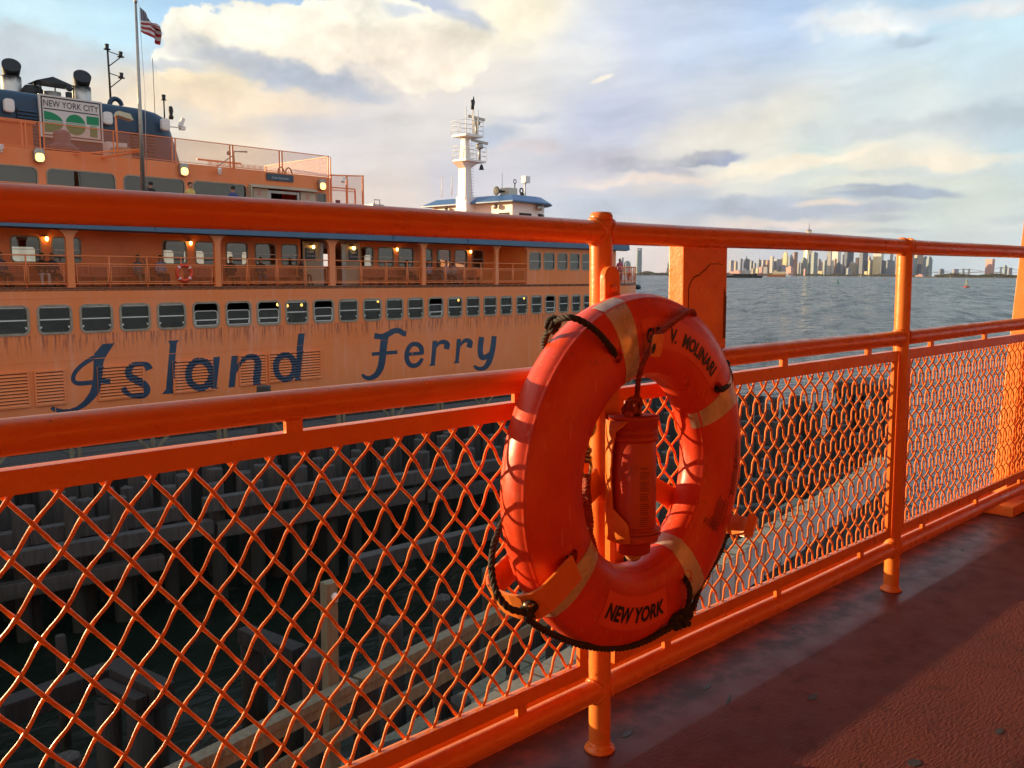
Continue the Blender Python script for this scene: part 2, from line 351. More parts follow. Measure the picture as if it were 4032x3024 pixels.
# ------------------------------------------------------------------ our own ferry: deck, rail, life ring
def m_orange(nt, b, co):
    # fresh orange enamel over old coats: runs, dents and soft sags
    n1 = nt.noise(co, 9.0, 5, 0.6); n2 = nt.noise(co, 120.0, 3, 0.5)
    c = nt.mix(nt.ss(n1, 0.35, 0.7, 0, 0.55), (0.84, 0.240, 0.042, 1), (0.78, 0.190, 0.030, 1))
    chip = nt.ss(nt.noise(co, 26.0, 6, 0.72), 0.715, 0.735)
    c = nt.mix(nt.ss(nt.noise(co, 4.5, 6, 0.7), 0.50, 0.70, 0, 0.35), c, (0.55, 0.10, 0.02, 1))
    c = nt.mix(nt.ss(nt.noise(co, 6.5, 6, 0.75), 0.58, 0.74, 0, 0.22), c, (0.86, 0.36, 0.16, 1))
    c = nt.mix(chip, c, (0.16, 0.05, 0.03, 1))
    nt.put(b.inputs['Base Color'], c)
    nt.put(b.inputs['Roughness'], nt.ss(nt.noise(co, 14.0, 4), 0.3, 0.7, 0.24, 0.42))
    bn = nt.node('ShaderNodeBump'); bn.inputs['Strength'].default_value = 0.5; bn.inputs['Distance'].default_value = 0.006
    nt.l.new(nt.m('ADD', nt.m('MULTIPLY', n1, 0.8), nt.m('MULTIPLY', n2, 0.14)), bn.inputs['Height']); nt.l.new(bn.outputs[0], b.inputs['Normal'])
M_RAIL = mat('orange_enamel', fn=m_orange)
def m_deck(nt, b, co):
    sep = nt.node('ShaderNodeSeparateXYZ'); nt.l.new(co, sep.inputs[0])
    wob = nt.m('MULTIPLY', nt.m('SUBTRACT', nt.noise(co, 5.0, 3), 0.5), 0.016)
    y = nt.m('ADD', sep.outputs[1], wob)
    rough_zone = nt.ss(y, 1.215, 1.195)            # non-skid inboard of the bare painted margin
    mp = nt.node('ShaderNodeMapping'); mp.inputs['Scale'].default_value = (55.0, 150.0, 80.0); mp.inputs['Rotation'].default_value = (0, 0, 0.55); nt.l.new(co, mp.inputs[0])
    n_rip = nt.noise(mp.outputs[0], 1.0, 3, 0.55)
    n_grit = nt.noise(co, 420.0, 2, 0.5)
    big = nt.noise(co, 2.6, 6, 0.6); dirt = nt.noise(co, 11.0, 6, 0.65)
    c = nt.mix(nt.ss(big, 0.35, 0.7), (0.175, 0.046, 0.033, 1), (0.140, 0.042, 0.034, 1))
    c = nt.mix(nt.ss(dirt, 0.52, 0.72, 0, 0.55), c, (0.065, 0.032, 0.028, 1))
    c = nt.mix(nt.m('MULTIPLY', nt.ss(y, 1.235, 1.30), nt.ss(dirt, .35, .6, .25, .85)), c, (0.035, 0.02, 0.016, 1))
    c = nt.mix(nt.ss(nt.noise(co, 34.0, 5, .7), .66, .70, 0, .7), c, (0.055, 0.03, 0.026, 1))
    nt.put(b.inputs['Base Color'], c)
    dry = nt.ss(y, 0.98, 0.86)                     # the walked-on middle has lost its gloss
    rg = nt.m('ADD', nt.m('MULTIPLY', rough_zone, 0.10), nt.m('ADD', nt.ss(dirt, 0.3, 0.7, 0.36, 0.52), nt.m('MULTIPLY', dry, 0.22)))
    nt.put(b.inputs['Roughness'], rg)
    h = nt.m('ADD', nt.m('MULTIPLY', n_rip, 1.0), nt.m('MULTIPLY', n_grit, 0.35))
    bn = nt.node('ShaderNodeBump'); bn.inputs['Distance'].default_value = 0.004
    nt.l.new(nt.m('ADD', nt.m('MULTIPLY', rough_zone, 0.95), 0.03), bn.inputs['Strength'])
    nt.l.new(h, bn.inputs['Height']); nt.l.new(bn.outputs[0], b.inputs['Normal'])
M_DECK = mat('deck_red_paint', spec=0.22, fn=m_deck)
M_CREAM = mat('overhead_paint', (0.55, 0.48, 0.36), 0.6)
M_CHIP = mat('bare_primer', (0.028, 0.034, 0.028), 0.55, var=(60, 0.6, (0.05, 0.05, 0.045)))

mb = MB(); mb.box(-9, 14, -3.1, 1.44, -0.12, 0.0)
deck = struct(mb.build('deck', M_DECK)); deck.matrix_world = DECK_M
mb = MB(); mb.box(-9, 14, 1.441, 1.50, -0.5, 0.092)
deck_edge = struct(mb.build('deck_edge', M_RAIL, None, bevel=0.008)); deck_edge.matrix_world = DECK_M
mb = MB(); mb.box(-9, 14, 1.44, 1.47, -7.2, -0.51)
o = struct(mb.build('own_hull_side', M_RAIL)); o.matrix_world = DECK_M
M_BOUNCECUT = mat('bounce_cut_dark', (0.02, 0.022, 0.022), 0.08)  # dark band added across the unseen cabin wall to cut its orange bounce
for nm_w, z0, z1, m_w in (('cabin_wall', -0.1, 1.15, M_RAIL), ('bounce_cut_band', 1.151, 1.95, M_BOUNCECUT), ('cabin_wall_top', 1.951, 2.5, M_RAIL)):
    mb = MB(); mb.box(-9, 14, -3.25, -3.11, z0, z1); o = struct(mb.build(nm_w, m_w)); o.matrix_world = DECK_M
mb = MB(); mb.box(-9, 14, -3.25, 1.30, 2.505, 2.62)
o = struct(mb.build('overhead_deck', M_CREAM)); o.matrix_world = DECK_M
def blob(cx, cy, rx, ry, rot, n=26, j=0.14, z=0.0012):
    vs = []
    for k in range(n):
        t = 2 * PI * k / n; q = 1 + uni(-j, j)
        x, y = rx * q * math.cos(t), ry * q * math.sin(t)
        vs.append((cx + x * math.cos(rot) - y * math.sin(rot), cy + x * math.sin(rot) + y * math.cos(rot)))
    return vs
for (px, py, rx, ry) in ((2785, 2705, .022, .007), (2870, 2755, .030, .004), (3200, 2745, .022, .010), (3935, 2880, .018, .008), (3130, 2468, .022, .005),
                         (3790, 2165, .012, .007), (3600, 3005, .018, .012), (2470, 2890, .02, .008)):
    x, y = deck_z(px, py)
    mb = MB(); mb.prism(blob(x, y, rx, ry, uni(0, .5)), 0.0002, 0.0012, ax='xy')
    o = mb.build('paint_chip', M_CHIP, deck)

# --- railing
rail = thing('deck_railing', 'orange painted pipe railing with crimped wire mesh panels along our deck', 'railing', M=DECK_M)
RP = 0.0252
X1, X2, X0, X3 = 1.459, 2.986, -0.068, 4.513
ZT, ZM, ZB = 1.184, 0.881, 0.149
def pipe(x0, x1, z, rad=RP, amp=0.0012):
    n = int((x1 - x0) / 0.06); ph = uni(0, 6)
    return [(x0 + (x1 - x0) * i / n, DR + amp * math.sin(ph + i * .37), z + amp * math.sin(ph * 2 + i * .23)) for i in range(n + 1)]
for nm, z in (('top_rail', ZT), ('middle_rail', ZM), ('bottom_rail', ZB)):
    mb = MB(); mb.tube(pipe(-2.6, 9.0, z), RP, 28); mb.build(nm, M_RAIL, rail)
for X in (X0, X1, X2, X3, -1.595, 6.04):
    top = 1.226 if X == X1 else ZT
    pts = [(X, DR, 0.0)] + [(X, DR, 0.06 + (top - 0.08) * i / 18) for i in range(19)]
    rr = [RP * 1.0] * len(pts)
    mb = MB()
    mb.tube(pts, RP, 26, caps=False)
    zt_ = pts[-1][2]
    mb.lathe([(RP, zt_), (RP, top - 0.008), (RP * 0.86, top - 0.001), (RP * 0.5, top + 0.0005), (0.0001, top + 0.001)], 26, (X, DR, 0))
    mb.lathe([(0.0001, 0.0), (0.0345, 0.0), (0.036, 0.003), (0.0345, 0.007), (0.029, 0.010), (0.0265, 0.016), (RP, 0.022)], 26, (X, DR, 0))
    po = mb.build('post', M_RAIL, rail)
    for z in (ZT, ZM, ZB):     # welds where the pipes meet the post
        for sx in (-1, 1):
            mbw = MB(); pts = []
            for k in range(20):
                t = 2 * PI * k / 20
                yy, zz = RP * 1.02 * math.sin(t), RP * 1.02 * math.cos(t)
                xx = math.sqrt(max((RP * 1.05) ** 2 - yy * yy, 0.0)) + 0.003
                pts.append((X + sx * xx, DR + yy, z + zz))
            mbw.tube(pts, 0.0048, 7, closed=True); mbw.build('weld', M_RAIL, po)
# wire mesh panels
CX, CZ = 0.03175, 0.04075
def make_panel(xa, xb, za, zb, ox, oz):
    fr = MB()
    wv = 0.031
    fr.box(xa, xb, DR - 0.006, DR + 0.006, zb - 0.034, zb)
    fr.box(xa, xb, DR - 0.006, DR + 0.006, za, za + 0.031)
    fr.box(xa, xa + 0.028, DR - 0.0055, DR + 0.0055, za + 0.031, zb - 0.034)
    fr.box(xb - 0.028, xb, DR - 0.0055, DR + 0.0055, za + 0.031, zb - 0.034)
    # inner flange of the angle iron, standing away from us
    fr.box(xa + 0.001, xb - 0.001, DR + 0.0061, DR + 0.026, zb - 0.006, zb - 0.001)
    fr.box(xa + 0.001, xb - 0.001, DR + 0.0061, DR + 0.026, za + 0.001, za + 0.006)
    pan = fr.build('mesh_panel', M_RAIL, rail, bevel=0.0012)
    ix0, ix1, iz0, iz1 = xa + 0.012, xb - 0.012, za + 0.014, zb - 0.016
    A = 0.0047; wr = 0.00312; yo = DR + 0.012
    for fam in (1, -1):
        # wires x = c + fam * (CX/CZ) * (z - oz)
        sl = fam * CX / CZ
        cmin, cmax = ix0 - abs(sl) * (iz1 - iz0) * 1.2 - 0.2, ix1 + 0.6
        k0 = int((cmin - ox) / (2 * CX)) - 12; k1 = int((cmax - ox) / (2 * CX)) + 12
        for k in range(k0, k1):
            c = ox + 2 * CX * k
            # clip in z so x stays inside
            zs = [iz0, iz1]
            if sl > 0: lo = oz + (ix0 - c) / sl; hi = oz + (ix1 - c) / sl
            else: lo = oz + (ix1 - c) / sl; hi = oz + (ix0 - c) / sl
            lo = max(lo, iz0); hi = min(hi, iz1)
            if hi - lo < 0.012: continue
            n = max(3, int((hi - lo) / CZ * 8)); pts = []
            for i in range(n + 1):
                z = lo + (hi - lo) * i / n; x = c + sl * (z - oz)
                mfl = (x - ox) / CX
                s_ = math.cos(PI * mfl) * fam
                s_ = max(-1, min(1, s_ * 1.25))
                pts.append((x, yo + A * s_, z))
            w_ = MB(); w_.tube(pts, [wr * (uni(.94, 1.06) + .20 * abs(math.cos(PI * (q_[0] - ox) / CX)) ** 8) for q_ in pts], 6); w_.build('wire', M_RAIL, pan, fixn=False)
    return pan
for (xa, xb, ox, oz) in ((0.0, 1.414, 0.317, 0.7545), (1.504, 2.941 + 0.014, 2.052, 0.7480), (3.030, 4.468, 3.06, 0.7480), (-1.550, -0.113, -1.5, 0.7480), (4.558, 5.995, 4.6, 0.7480)):
    make_panel(xa, xb, 0.194, 0.838, ox, oz)
    L = xb - xa
    for q in ((0.14, 0.5, 0.855) if xa > 0.5 else (0.145, 0.498, 0.855)):
        tx = xa + L * q
        t_ = MB(); t_.box(tx - 0.015, tx + 0.015, DR - 0.0052, DR + 0.0052, 0.836, ZM - 0.02); t_.build('bracket_tab', M_RAIL, rail, bevel=0.001)
        t_ = MB(); t_.box(tx - 0.013, tx + 0.013, DR - 0.0052, DR + 0.0052, ZB + 0.02, 0.196); t_.build('bracket_tab', M_RAIL, rail, bevel=0.001)
# boxed plate between the top and middle rails, its paint cracked
def m_plate(nt, b, co):
    m_orange(nt, b, co)
mb = MB(); mb.box(1.760, 1.945, DR + 0.002, DR + 0.046, 0.903, 1.163)
pl = mb.build('boxed_plate', M_RAIL, rail, bevel=0.003); pl['label'] = 'flat orange box plate with cracked paint'
M_CRACK = mat('paint_crack', (0.05, 0.012, 0.008), 0.8)
M_RUST = mat('rust_brown', (0.16, 0.06, 0.02), 0.7, var=(40, 0.7, (0.28, 0.09, 0.02)))
cr = [(1.783, .905), (1.782, .98), (1.781, 1.058), (1.785, 1.068), (1.789, 1.072), (1.793, 1.078), (1.797, 1.080), (1.800, 1.084), (1.806, 1.087), (1.812, 1.0885), (1.818, 1.090),
      (1.824, 1.0905), (1.829, 1.095), (1.835, 1.097), (1.840, 1.101), (1.847, 1.1025), (1.853, 1.107), (1.858, 1.1085), (1.861, 1.113), (1.868, 1.116), (1.872, 1.119), (1.884, 1.1185), (1.905, 1.1185), (1.922, 1.1175)]
mb = MB()
for i in range(len(cr) - 1):
    w = 0.0016 if i < 19 else 0.0008
    (a, b_), (c, d) = cr[i], cr[i + 1]
    dx, dz = c - a, d - b_; L = math.hypot(dx, dz); nx, nz = -dz / L * w, dx / L * w
    mb.add([(a - nx, DR + 0.0014, b_ - nz), (c - nx, DR + 0.0014, d - nz), (c + nx, DR + 0.0014, d + nz), (a + nx, DR + 0.0014, b_ + nz)], [(0, 1, 2, 3)])
mb.build('paint_crack', M_CRACK, pl, fixn=False)
mb = MB(); mb.prism([(1.931, .930), (1.943, .930), (1.944, 1.035), (1.932, 1.062)], DR + 0.0013, DR + 0.0018); mb.build('rust_stain', M_RUST, pl)

# raked column holding up the deck above
col_ = thing('support_column', 'wide raked orange steel column outside the railing at the right edge', 'column', M=DECK_M)
mb = MB()
y0, y1 = 1.375, 1.44
def cxl(z): return 4.365 + 0.19 * z
vs = []
for z in (0.0, 2.5):
    for (dx, y) in ((0, y0), (0.42, y0), (0.42, y1), (0, y1)): vs.append((cxl(z) + dx, y, z))
mb.add(vs, [(0, 3, 2, 1), (4, 5, 6, 7), (0, 1, 5, 4), (1, 2, 6, 5), (2, 3, 7, 6), (3, 0, 4, 7)])
mb.build('shaft', M_RAIL, col_, bevel=0.004)
mb = MB(); mb.box(4.30, 4.92, 1.315, 1.4395, 0.001, 0.05); mb.build('base_plate', M_RAIL, col_, bevel=0.006)

# --- ring holder arms and hooks (part of the railing)
RXC, RZC, RYC = 1.468, 0.671, DR - 0.092
def strap(path, tang, w, th=0.006):
    """flat strap: path points (Vector), width along tang"""
    t = Vector(tang).normalized(); mbx = MB(); P = [Vector(p) for p in path]; n = len(P); vs = []
    for i in range(n):
        d = (P[min(i + 1, n - 1)] - P[max(i - 1, 0)]).normalized(); nn = d.cross(t).normalized()
        for a, b in ((-1, -1), (1, -1), (1, 1), (-1, 1)): vs.append(P[i] + t * (a * w / 2) + nn * (b * th / 2))
    fs = [(0, 1, 2, 3), (4 * n - 1, 4 * n - 2, 4 * n - 3, 4 * n - 4)]
    for i in range(n - 1):
        for k in range(4): fs.append((i * 4 + k, i * 4 + (k + 1) % 4, (i + 1) * 4 + (k + 1) % 4, (i + 1) * 4 + k))
    return mbx.add(vs, fs)
def hook(ang, r_end, w=0.05, back=None):
    a = R_(ang); e = Vector((math.cos(a), 0, math.sin(a))); t = Vector((-math.sin(a), 0, math.cos(a)))
    c0 = Vector((RXC, 0, RZC)); Yb = DR - 0.030; Yfr = RYC - 0.076
    prof = [(0.05, Yb), (0.15, Yb), (0.30, Yb), (0.392, Yb), (0.412, Yb - 0.006), (0.426, Yb - 0.022), (0.432, Yb - 0.05), (0.432, Yfr + 0.05), (0.427, Yfr + 0.026), (0.413, Yfr + 0.008), (0.395, Yfr), (0.36, Yfr - 0.001), (r_end, Yfr + 0.001)]
    return strap([c0 + e * q + Vector((0, y, 0)) for q, y in prof], t, w)
hk = hook(-153.0, 0.300, 0.060).build('ring_hook', M_RAIL, rail, bevel=0.0015)
hk = hook(-27.0, 0.395).build('ring_hook', M_RAIL, rail, bevel=0.0015)
mb = MB(); mb.box(1.425, 1.474, DR - 0.042, DR - 0.026, 0.60, 1.085)
mb.lathe([(0.0245, -0.008), (0.0245, 0.008)], 24, (1.4495, DR - 0.034, 1.085), M=Matrix.Rotation(PI / 2, 3, 'X'))
mb.build('ring_hook', M_RAIL, rail, bevel=0.003)
mb = MB(); mb.lathe([(0.0001, 0), (0.0085, 0), (0.0085, 0.004), (0.004, 0.006), (0.0001, 0.006)], 12, (1.449, DR - 0.0425, 1.062), M=Matrix.Rotation(PI / 2, 3, 'X')); mb.build('bolt', M_RAIL, rail)
mb = MB(); mb.box(1.445, 1.475, DR - 0.055, DR - 0.026, 0.44, 0.60); mb.build('ring_holder', M_RAIL, rail, bevel=0.002)

# --- life ring
M_RING = mat('ring_orange_plastic', fn=lambda nt, b, co: ring_nodes(nt, b, co))if False else None
def ring_nodes(nt, b, co):
    n1 = nt.noise(co, 7.0, 6, 0.6); sc = nt.noise(co, 38.0, 6, 0.7)
    c = nt.mix(nt.ss(n1, 0.35, 0.7), (0.80, 0.072, 0.018, 1), (0.70, 0.050, 0.016, 1))
    c = nt.mix(nt.ss(sc, 0.56, 0.74, 0, 0.5), c, (0.82, 0.17, 0.09, 1))
    c = nt.mix(nt.ss(nt.noise(co, 17.0, 6, 0.72), 0.58, 0.72, 0, 0.6), c, (0.34, 0.03, 0.02, 1))
    c = nt.mix(nt.ss(nt.noise(co, 3.2, 5, 0.7), 0.52, 0.7, 0, 0.45), c, (0.50, 0.035, 0.018, 1))
    scr = nt.node('ShaderNodeMapping'); scr.inputs['Scale'].default_value = (160, 160, 10); scr.inputs['Rotation'].default_value = (.3, .5, .2); nt.l.new(co, scr.inputs[0])
    c = nt.mix(nt.ss(nt.noise(scr.outputs[0], 1.0, 2), 0.66, 0.72, 0, 0.6), c, (0.88, 0.30, 0.20, 1))
    nt.put(b.inputs['Base Color'], c)
    nt.put(b.inputs['Roughness'], nt.ss(sc, 0.3, 0.75, 0.30, 0.52))
    bn = nt.node('ShaderNodeBump'); bn.inputs['Strength'].default_value = 0.2; bn.inputs['Distance'].default_value = 0.002
    nt.l.new(nt.m('ADD', sc, nt.m('MULTIPLY', n1, 2.0)), bn.inputs['Height']); nt.l.new(bn.outputs[0], b.inputs['Normal'])
M_RING = mat('ring_orange_plastic', fn=ring_nodes)
RR0, RA, RB = 0.292, 0.089, 0.051      # centre-line radius, half width, half thickness
RYAW = R_(1.5)
def sec(t, off=0.0):
    c, s = math.cos(t), math.sin(t); e = 2 / 2.5
    x = (RA + off) * math.copysign(abs(c) ** e, c); y = (RB + off) * math.copysign(abs(s) ** e, s)
    ridge = 0.0022 * math.exp(-((abs(t % (2 * PI) - 0.42)) / 0.05) ** 2) if t >= 0 else 0
    tt = (t + PI) % (2 * PI) - PI
    ridge = sum(0.0034 * math.exp(-((tt - q) / 0.06) ** 2) for q in (0.55, -0.55, PI - 0.6, -PI + 0.6))
    return x * (1 + ridge / RA), y * (1 + ridge / RB)
def ring_pt(a, t, off=0.0):
    """a: angle round the ring, t: angle round its section (pi/2 faces us)"""
    x, y = sec(t, off); q = RR0 + x
    p = Vector((q * math.cos(a), -y, q * math.sin(a)))
    p = Matrix.Rotation(RYAW, 3, 'Z') @ p
    return p + Vector((RXC, RYC, RZC))
def t_of(rad):
    x = max(-1, min(1, (rad - RR0) / RA)); c = math.copysign(abs(x) ** (2.5 / 2), x); return math.acos(c)
ring = thing('life_ring', 'large red-orange life ring hung on the railing, stencilled NEW YORK', 'life ring', M=DECK_M)
NA, NS = 132, 80
mb = MB(); vs = [ring_pt(2 * PI * i / NA, 2 * PI * j / NS) for i in range(NA) for j in range(NS)]
fs = [(i * NS + j, i * NS + (j + 1) % NS, ((i + 1) % NA) * NS + (j + 1) % NS, ((i + 1) % NA) * NS + j) for i in range(NA) for j in range(NS)]
mb.add(vs, fs, 0, True)
EY = (116.0, 34.5, -155.0, -64.0)
rb = mb.build('ring_body', M_RING, ring)
cutter = MB()
for a in EY:
    p0 = ring_pt(R_(a), t_of(0.286), 0.04); p1 = ring_pt(R_(a), -t_of(0.286), 0.04)
    cutter.cyl(p0, p1, 0.0135, seg=20)
co_ = cutter.build('cut', M_RING, None)
md = rb.modifiers.new('b', 'BOOLEAN'); md.operation = 'DIFFERENCE'; md.object = co_; md.solver = 'EXACT'
bpy.context.view_layer.update()
# the cutter must sit in the ring's own frame while the cut is evaluated
co_.matrix_world = DECK_M; bpy.context.view_layer.update()
dg = bpy.context.evaluated_depsgraph_get(); nm_ = bpy.data.meshes.new_from_object(rb.evaluated_get(dg))
rb.modifiers.clear(); rb.data = nm_; bpy.data.objects.remove(co_)
for a in EY:
    mb = MB(); c = ring_pt(R_(a), t_of(0.286)); pts = []
    n_ = (ring_pt(R_(a), t_of(0.286), 0.02) - c).normalized(); e1 = n_.cross(Vector((0, 0, 1))).normalized(); e2 = n_.cross(e1)
    for k in range(24):
        t = 2 * PI * k / 24; pts.append(c - n_ * 0.0005 + (e1 * math.cos(t) + e2 * math.sin(t)) * 0.0155)
    mb.tube(pts, 0.0026, 8, closed=True); mb.build('eyelet', M_RING, ring)
def m_tape(nt, b, co):
    n = nt.noise(co, 16.0, 3, 0.5); n3 = nt.noise(co, 60.0, 5, 0.6)
    nt.put(b.inputs['Base Color'], nt.mix(nt.ss(n3, 0.35, 0.7), (0.74, 0.67, 0.56, 1), (0.60, 0.52, 0.41, 1)))
    b.inputs['Metallic'].default_value = 0.22; nt.put(b.inputs['Roughness'], nt.ss(n, 0.35, 0.65, 0.18, 0.42))
    bn = nt.node('ShaderNodeBump'); bn.inputs['Strength'].default_value = 0.6; bn.inputs['Distance'].default_value = 0.004
    nt.l.new(nt.noise(co, 22.0, 2, 0.4), bn.inputs['Height']); nt.l.new(bn.outputs[0], b.inputs['Normal'])
M_TAPE = mat('reflective_tape', fn=m_tape)
def patch(a0, a1, t0, t1, off, na=14, nt_=22, mi=0):
    vs = [ring_pt(a0 + (a1 - a0) * i / na, t0 + (t1 - t0) * j / nt_, off) for i in range(na + 1) for j in range(nt_ + 1)]
    fs = [(i * (nt_ + 1) + j, i * (nt_ + 1) + j + 1, (i + 1) * (nt_ + 1) + j + 1, (i + 1) * (nt_ + 1) + j) for i in range(na) for j in range(nt_)]
    return MB().add(vs, fs, mi, True)
for a, w, t0, t1 in ((107.5, 5.2, 0.02, 3.6), (25.5, 5.4, -0.9, 2.95), (-59.5, 5.2, -0.9, 3.3), (-145.5, 5.2, -0.6, 3.6)):
    patch(R_(a - w), R_(a + w), t0, t1, 0.0014).build('reflective_tape', M_TAPE, ring)
# stencilled name and port on pale patches
M_STICK = mat('orange_sticker', (0.86, 0.105, 0.045), 0.42)
M_BLACK = mat('black_ink', (0.012, 0.010, 0.010), 0.5)
def ring_text(body, a_from, a_to, r_base, r_top, outward, parent, th=0.035):
    vs, fs = text_mesh(body, 1.0, th, 0.12)
    W = max(v[0] for v in vs); Hh = 0.72
    mbt = MB(); out = []
    for (x, y, z) in vs:
        a = R_(a_from + (a_to - a_from) * x / W); rad = r_base + (r_top - r_base) * y / Hh
        out.append(ring_pt(a, t_of(rad), 0.0026))
    mbt.add(out, fs, 0, False)
    return mbt.build('lettering', M_BLACK, parent, fixn=False)
st = patch(R_(39.5), R_(98.5), t_of(0.330), t_of(0.266), 0.0013, 26, 10).build('name_sticker', M_STICK, ring)
ring_text('GUY', 96.5, 85.5, 0.2815, 0.3105, True, st); ring_text('V.', 80.5, 75.6, 0.2815, 0.3105, True, st); ring_text('MOLINARI', 71.0, 42.3, 0.2815, 0.3105, True, st)
st = patch(R_(-124), R_(-80.5), t_of(0.332), t_of(0.262), 0.0013, 22, 10).build('name_sticker', M_STICK, ring)
ring_text('NEW YORK', -121.5, -83.2, 0.3155, 0.284, False, st)
# maker's fine print down the right side (too small to read but for one line)
mbt = MB()
def ring_bars(a0, a1, r0_, r1_, rows):
    for i in range(rows):
        rad = r0_ + (r1_ - r0_) * i / max(rows - 1, 1); a = a0
        end = a1 - uni(0, 3)
        while a < end:
            da = uni(0.5, 1.6); t0 = t_of(rad - 0.0011); t1 = t_of(rad + 0.0011)
            q = [ring_pt(R_(a), t0, 0.0012), ring_pt(R_(a + da), t0, 0.0012), ring_pt(R_(a + da), t1, 0.0012), ring_pt(R_(a), t1, 0.0012)]
            mbt.add(q, [(0, 1, 2, 3)]); a += da + 0.35
ring_bars(-36, -20, 0.268, 0.300, 6)
ring_bars(-37, -31, 0.245, 0.285, 6)
ring_bars(-18, 6, 0.318, 0.333, 3)
mbt.build('fine_print', M_BLACK, ring, fixn=False)
t_ = ring_text('RING BUOY, TYPE IV P.F.D.', -32, -8, 0.312, 0.306, True, ring, 0.01)
mb = MB(); 
for (a, rad) in ((-3.5, 0.322), (-6.2, 0.322)):
    c = [ring_pt(R_(a) + 0.012 * math.cos(q) , t_of(rad + 0.005 * math.sin(q)), 0.0012) for q in [2 * PI * k / 18 for k in range(18)]]
    mb.tube(c, 0.0006, 5, closed=True)
mb.build('approval_mark', M_BLACK, ring)

# --- ropes
def spline(P, n=10):
    P = [Vector(p) for p in P]; out = []
    Q = [P[0] * 2 - P[1]] + P + [P[-1] * 2 - P[-2]]
    for i in range(1, len(Q) - 2):
        for k in range(n):
            t = k / n; a, b, c, d = Q[i - 1], Q[i], Q[i + 1], Q[i + 2]
            out.append(0.5 * ((2 * b) + (-a + c) * t + (2 * a - 5 * b + 4 * c - d) * t * t + (-a + 3 * b - 3 * c + d) * t ** 3))
    out.append(P[-1]); return out
def rope(mbx, P, rad, turns_per_m=28, strands=3, n=10, seg=6, step=0.004):
    pts = spline(P, n)
    # resample evenly
    out = [pts[0]]; acc = 0
    for a, b in zip(pts, pts[1:]):
        L = (b - a).length; d = step - acc
        while d <= L: out.append(a + (b - a) * (d / L)); d += step
        acc = (acc + L) % step if L else acc
        acc = L - (d - step)
    P2 = out; prev = None; frames = []; s_ = 0
    for i, p in enumerate(P2):
        d = (P2[min(i + 1, len(P2) - 1)] - P2[max(i - 1, 0)]).normalized()
        if prev is None:
            a = d.cross(Vector((0, 0, 1)))
            if a.length < 1e-3: a = d.cross(Vector((1, 0, 0)))
        else: a = prev - d * prev.dot(d)
        a.normalize(); prev = a; frames.append((p, a, d.cross(a)))
    for k in range(strands):
        line = []
        for i, (p, a, b) in enumerate(frames):
            t = 2 * PI * (k / strands + i * step * turns_per_m)
            line.append(p + (a * math.cos(t) + b * math.sin(t)) * rad * 0.5)
        mbx.tube(line, rad * 0.56, seg)
    return mbx
def m_rope(nt, b, co):
    nt.put(b.inputs['Base Color'], nt.mix(nt.noise(co, 150.0, 3), (0.012, 0.009, 0.008, 1), (0.05, 0.035, 0.022, 1)))
    b.inputs['Roughness'].default_value = 0.75
M_ROPE = mat('black_rope', fn=m_rope)
M_ROPER = mat('orange_stained_rope', (0.36, 0.055, 0.02), 0.8, var=(90, 0.8, (0.16, 0.03, 0.015)), bump=(260, 0.6, 0.002))
def rp(a, rad, yoff=0.0, front=1):
    """point near the ring: angle, radius, distance in front of the ring's mid-plane (positive faces us)"""
    p = Vector((rad * math.cos(R_(a)), -yoff, rad * math.sin(R_(a))))
    return Matrix.Rotation(RYAW, 3, 'Z') @ p + Vector((RXC, RYC, RZC))
def gp_(L, oy):
    """photo crop positions and distance behind (+) or in front (-) of the ring's mid-plane -> points"""
    out = []
    for a_, b_, y_ in L:
        x_, z_ = deck_y(1800 + .5425 * a_, oy + .5425 * b_, RYC + y_); out.append(Vector((x_, RYC + y_, z_)))
    return out
mb = MB()
e0 = [rp(116, .286, -.02), rp(116, .286, .035)]
rope(mb, e0 + gp_([(1132, 520, -.062), (1096, 472, -.067), (1035, 400, -.068), (960, 338, -.066), (880, 292, -.060), (805, 276, -.047), (742, 292, -.022), (690, 335, .0), (652, 395, .02), (632, 455, .04), (650, 520, .055), (720, 640, .066)], 1100) + [rp(165, .285, -.072), rp(182, .29, -.072)] + gp_([(330, 380, .055), (292, 470, .04), (264, 560, .02), (250, 680, .0), (264, 820, -.02), (312, 935, -.04), (392, 1012, -.055), (500, 1032, -.068)], 1850), 0.0068)
mb.build('grab_line', M_ROPE, ring)
mb = MB(); rope(mb, [rp(205, .286, -.02), rp(205, .286, .035)] + gp_([(812, 640, -.060), (800, 690, -.064), (770, 760, -.062), (700, 880, -.060), (620, 960, -.064), (540, 1005, -.068), (505, 1060, -.064), (540, 1105, -.052), (640, 1172, -.042), (760, 1225, -.036), (860, 1262, -.034), (980, 1288, -.034), (1100, 1297, -.034), (1240, 1286, -.036), (1380, 1238, -.040), (1500, 1172, -.046), (1600, 1115, -.052), (1680, 1060, -.056)], 1850), 0.0072)
mb.build('grab_line', M_ROPE, ring)
mb = MB(); rope(mb, [rp(-64, .286, -.02), rp(-64, .286, .035)] + gp_([(1668, 815, -.060), (1688, 880, -.066), (1682, 960, -.064), (1662, 1040, -.060), (1650, 1090, -.056)], 1850), 0.0068)
rope(mb, gp_([(1660, 1085, -.056), (1705, 1020, -.050), (1735, 940, -.040), (1765, 850, -.015), (1840, 720, .01), (1900, 620, .03), (1945, 500, .045), (1960, 420, .055)], 1850) + [rp(-10, .36, -.066), rp(12, .37, -.06)] + gp_([(1945, 620, .03), (1965, 650, .01), (1985, 700, -.01), (1975, 750, -.03), (1940, 790, -.046), (1905, 800, -.058)], 1100) + [rp(34.5, .287, .03), rp(34.5, .286, -.02)], 0.0068)
mb.build('grab_line', M_ROPE, ring)
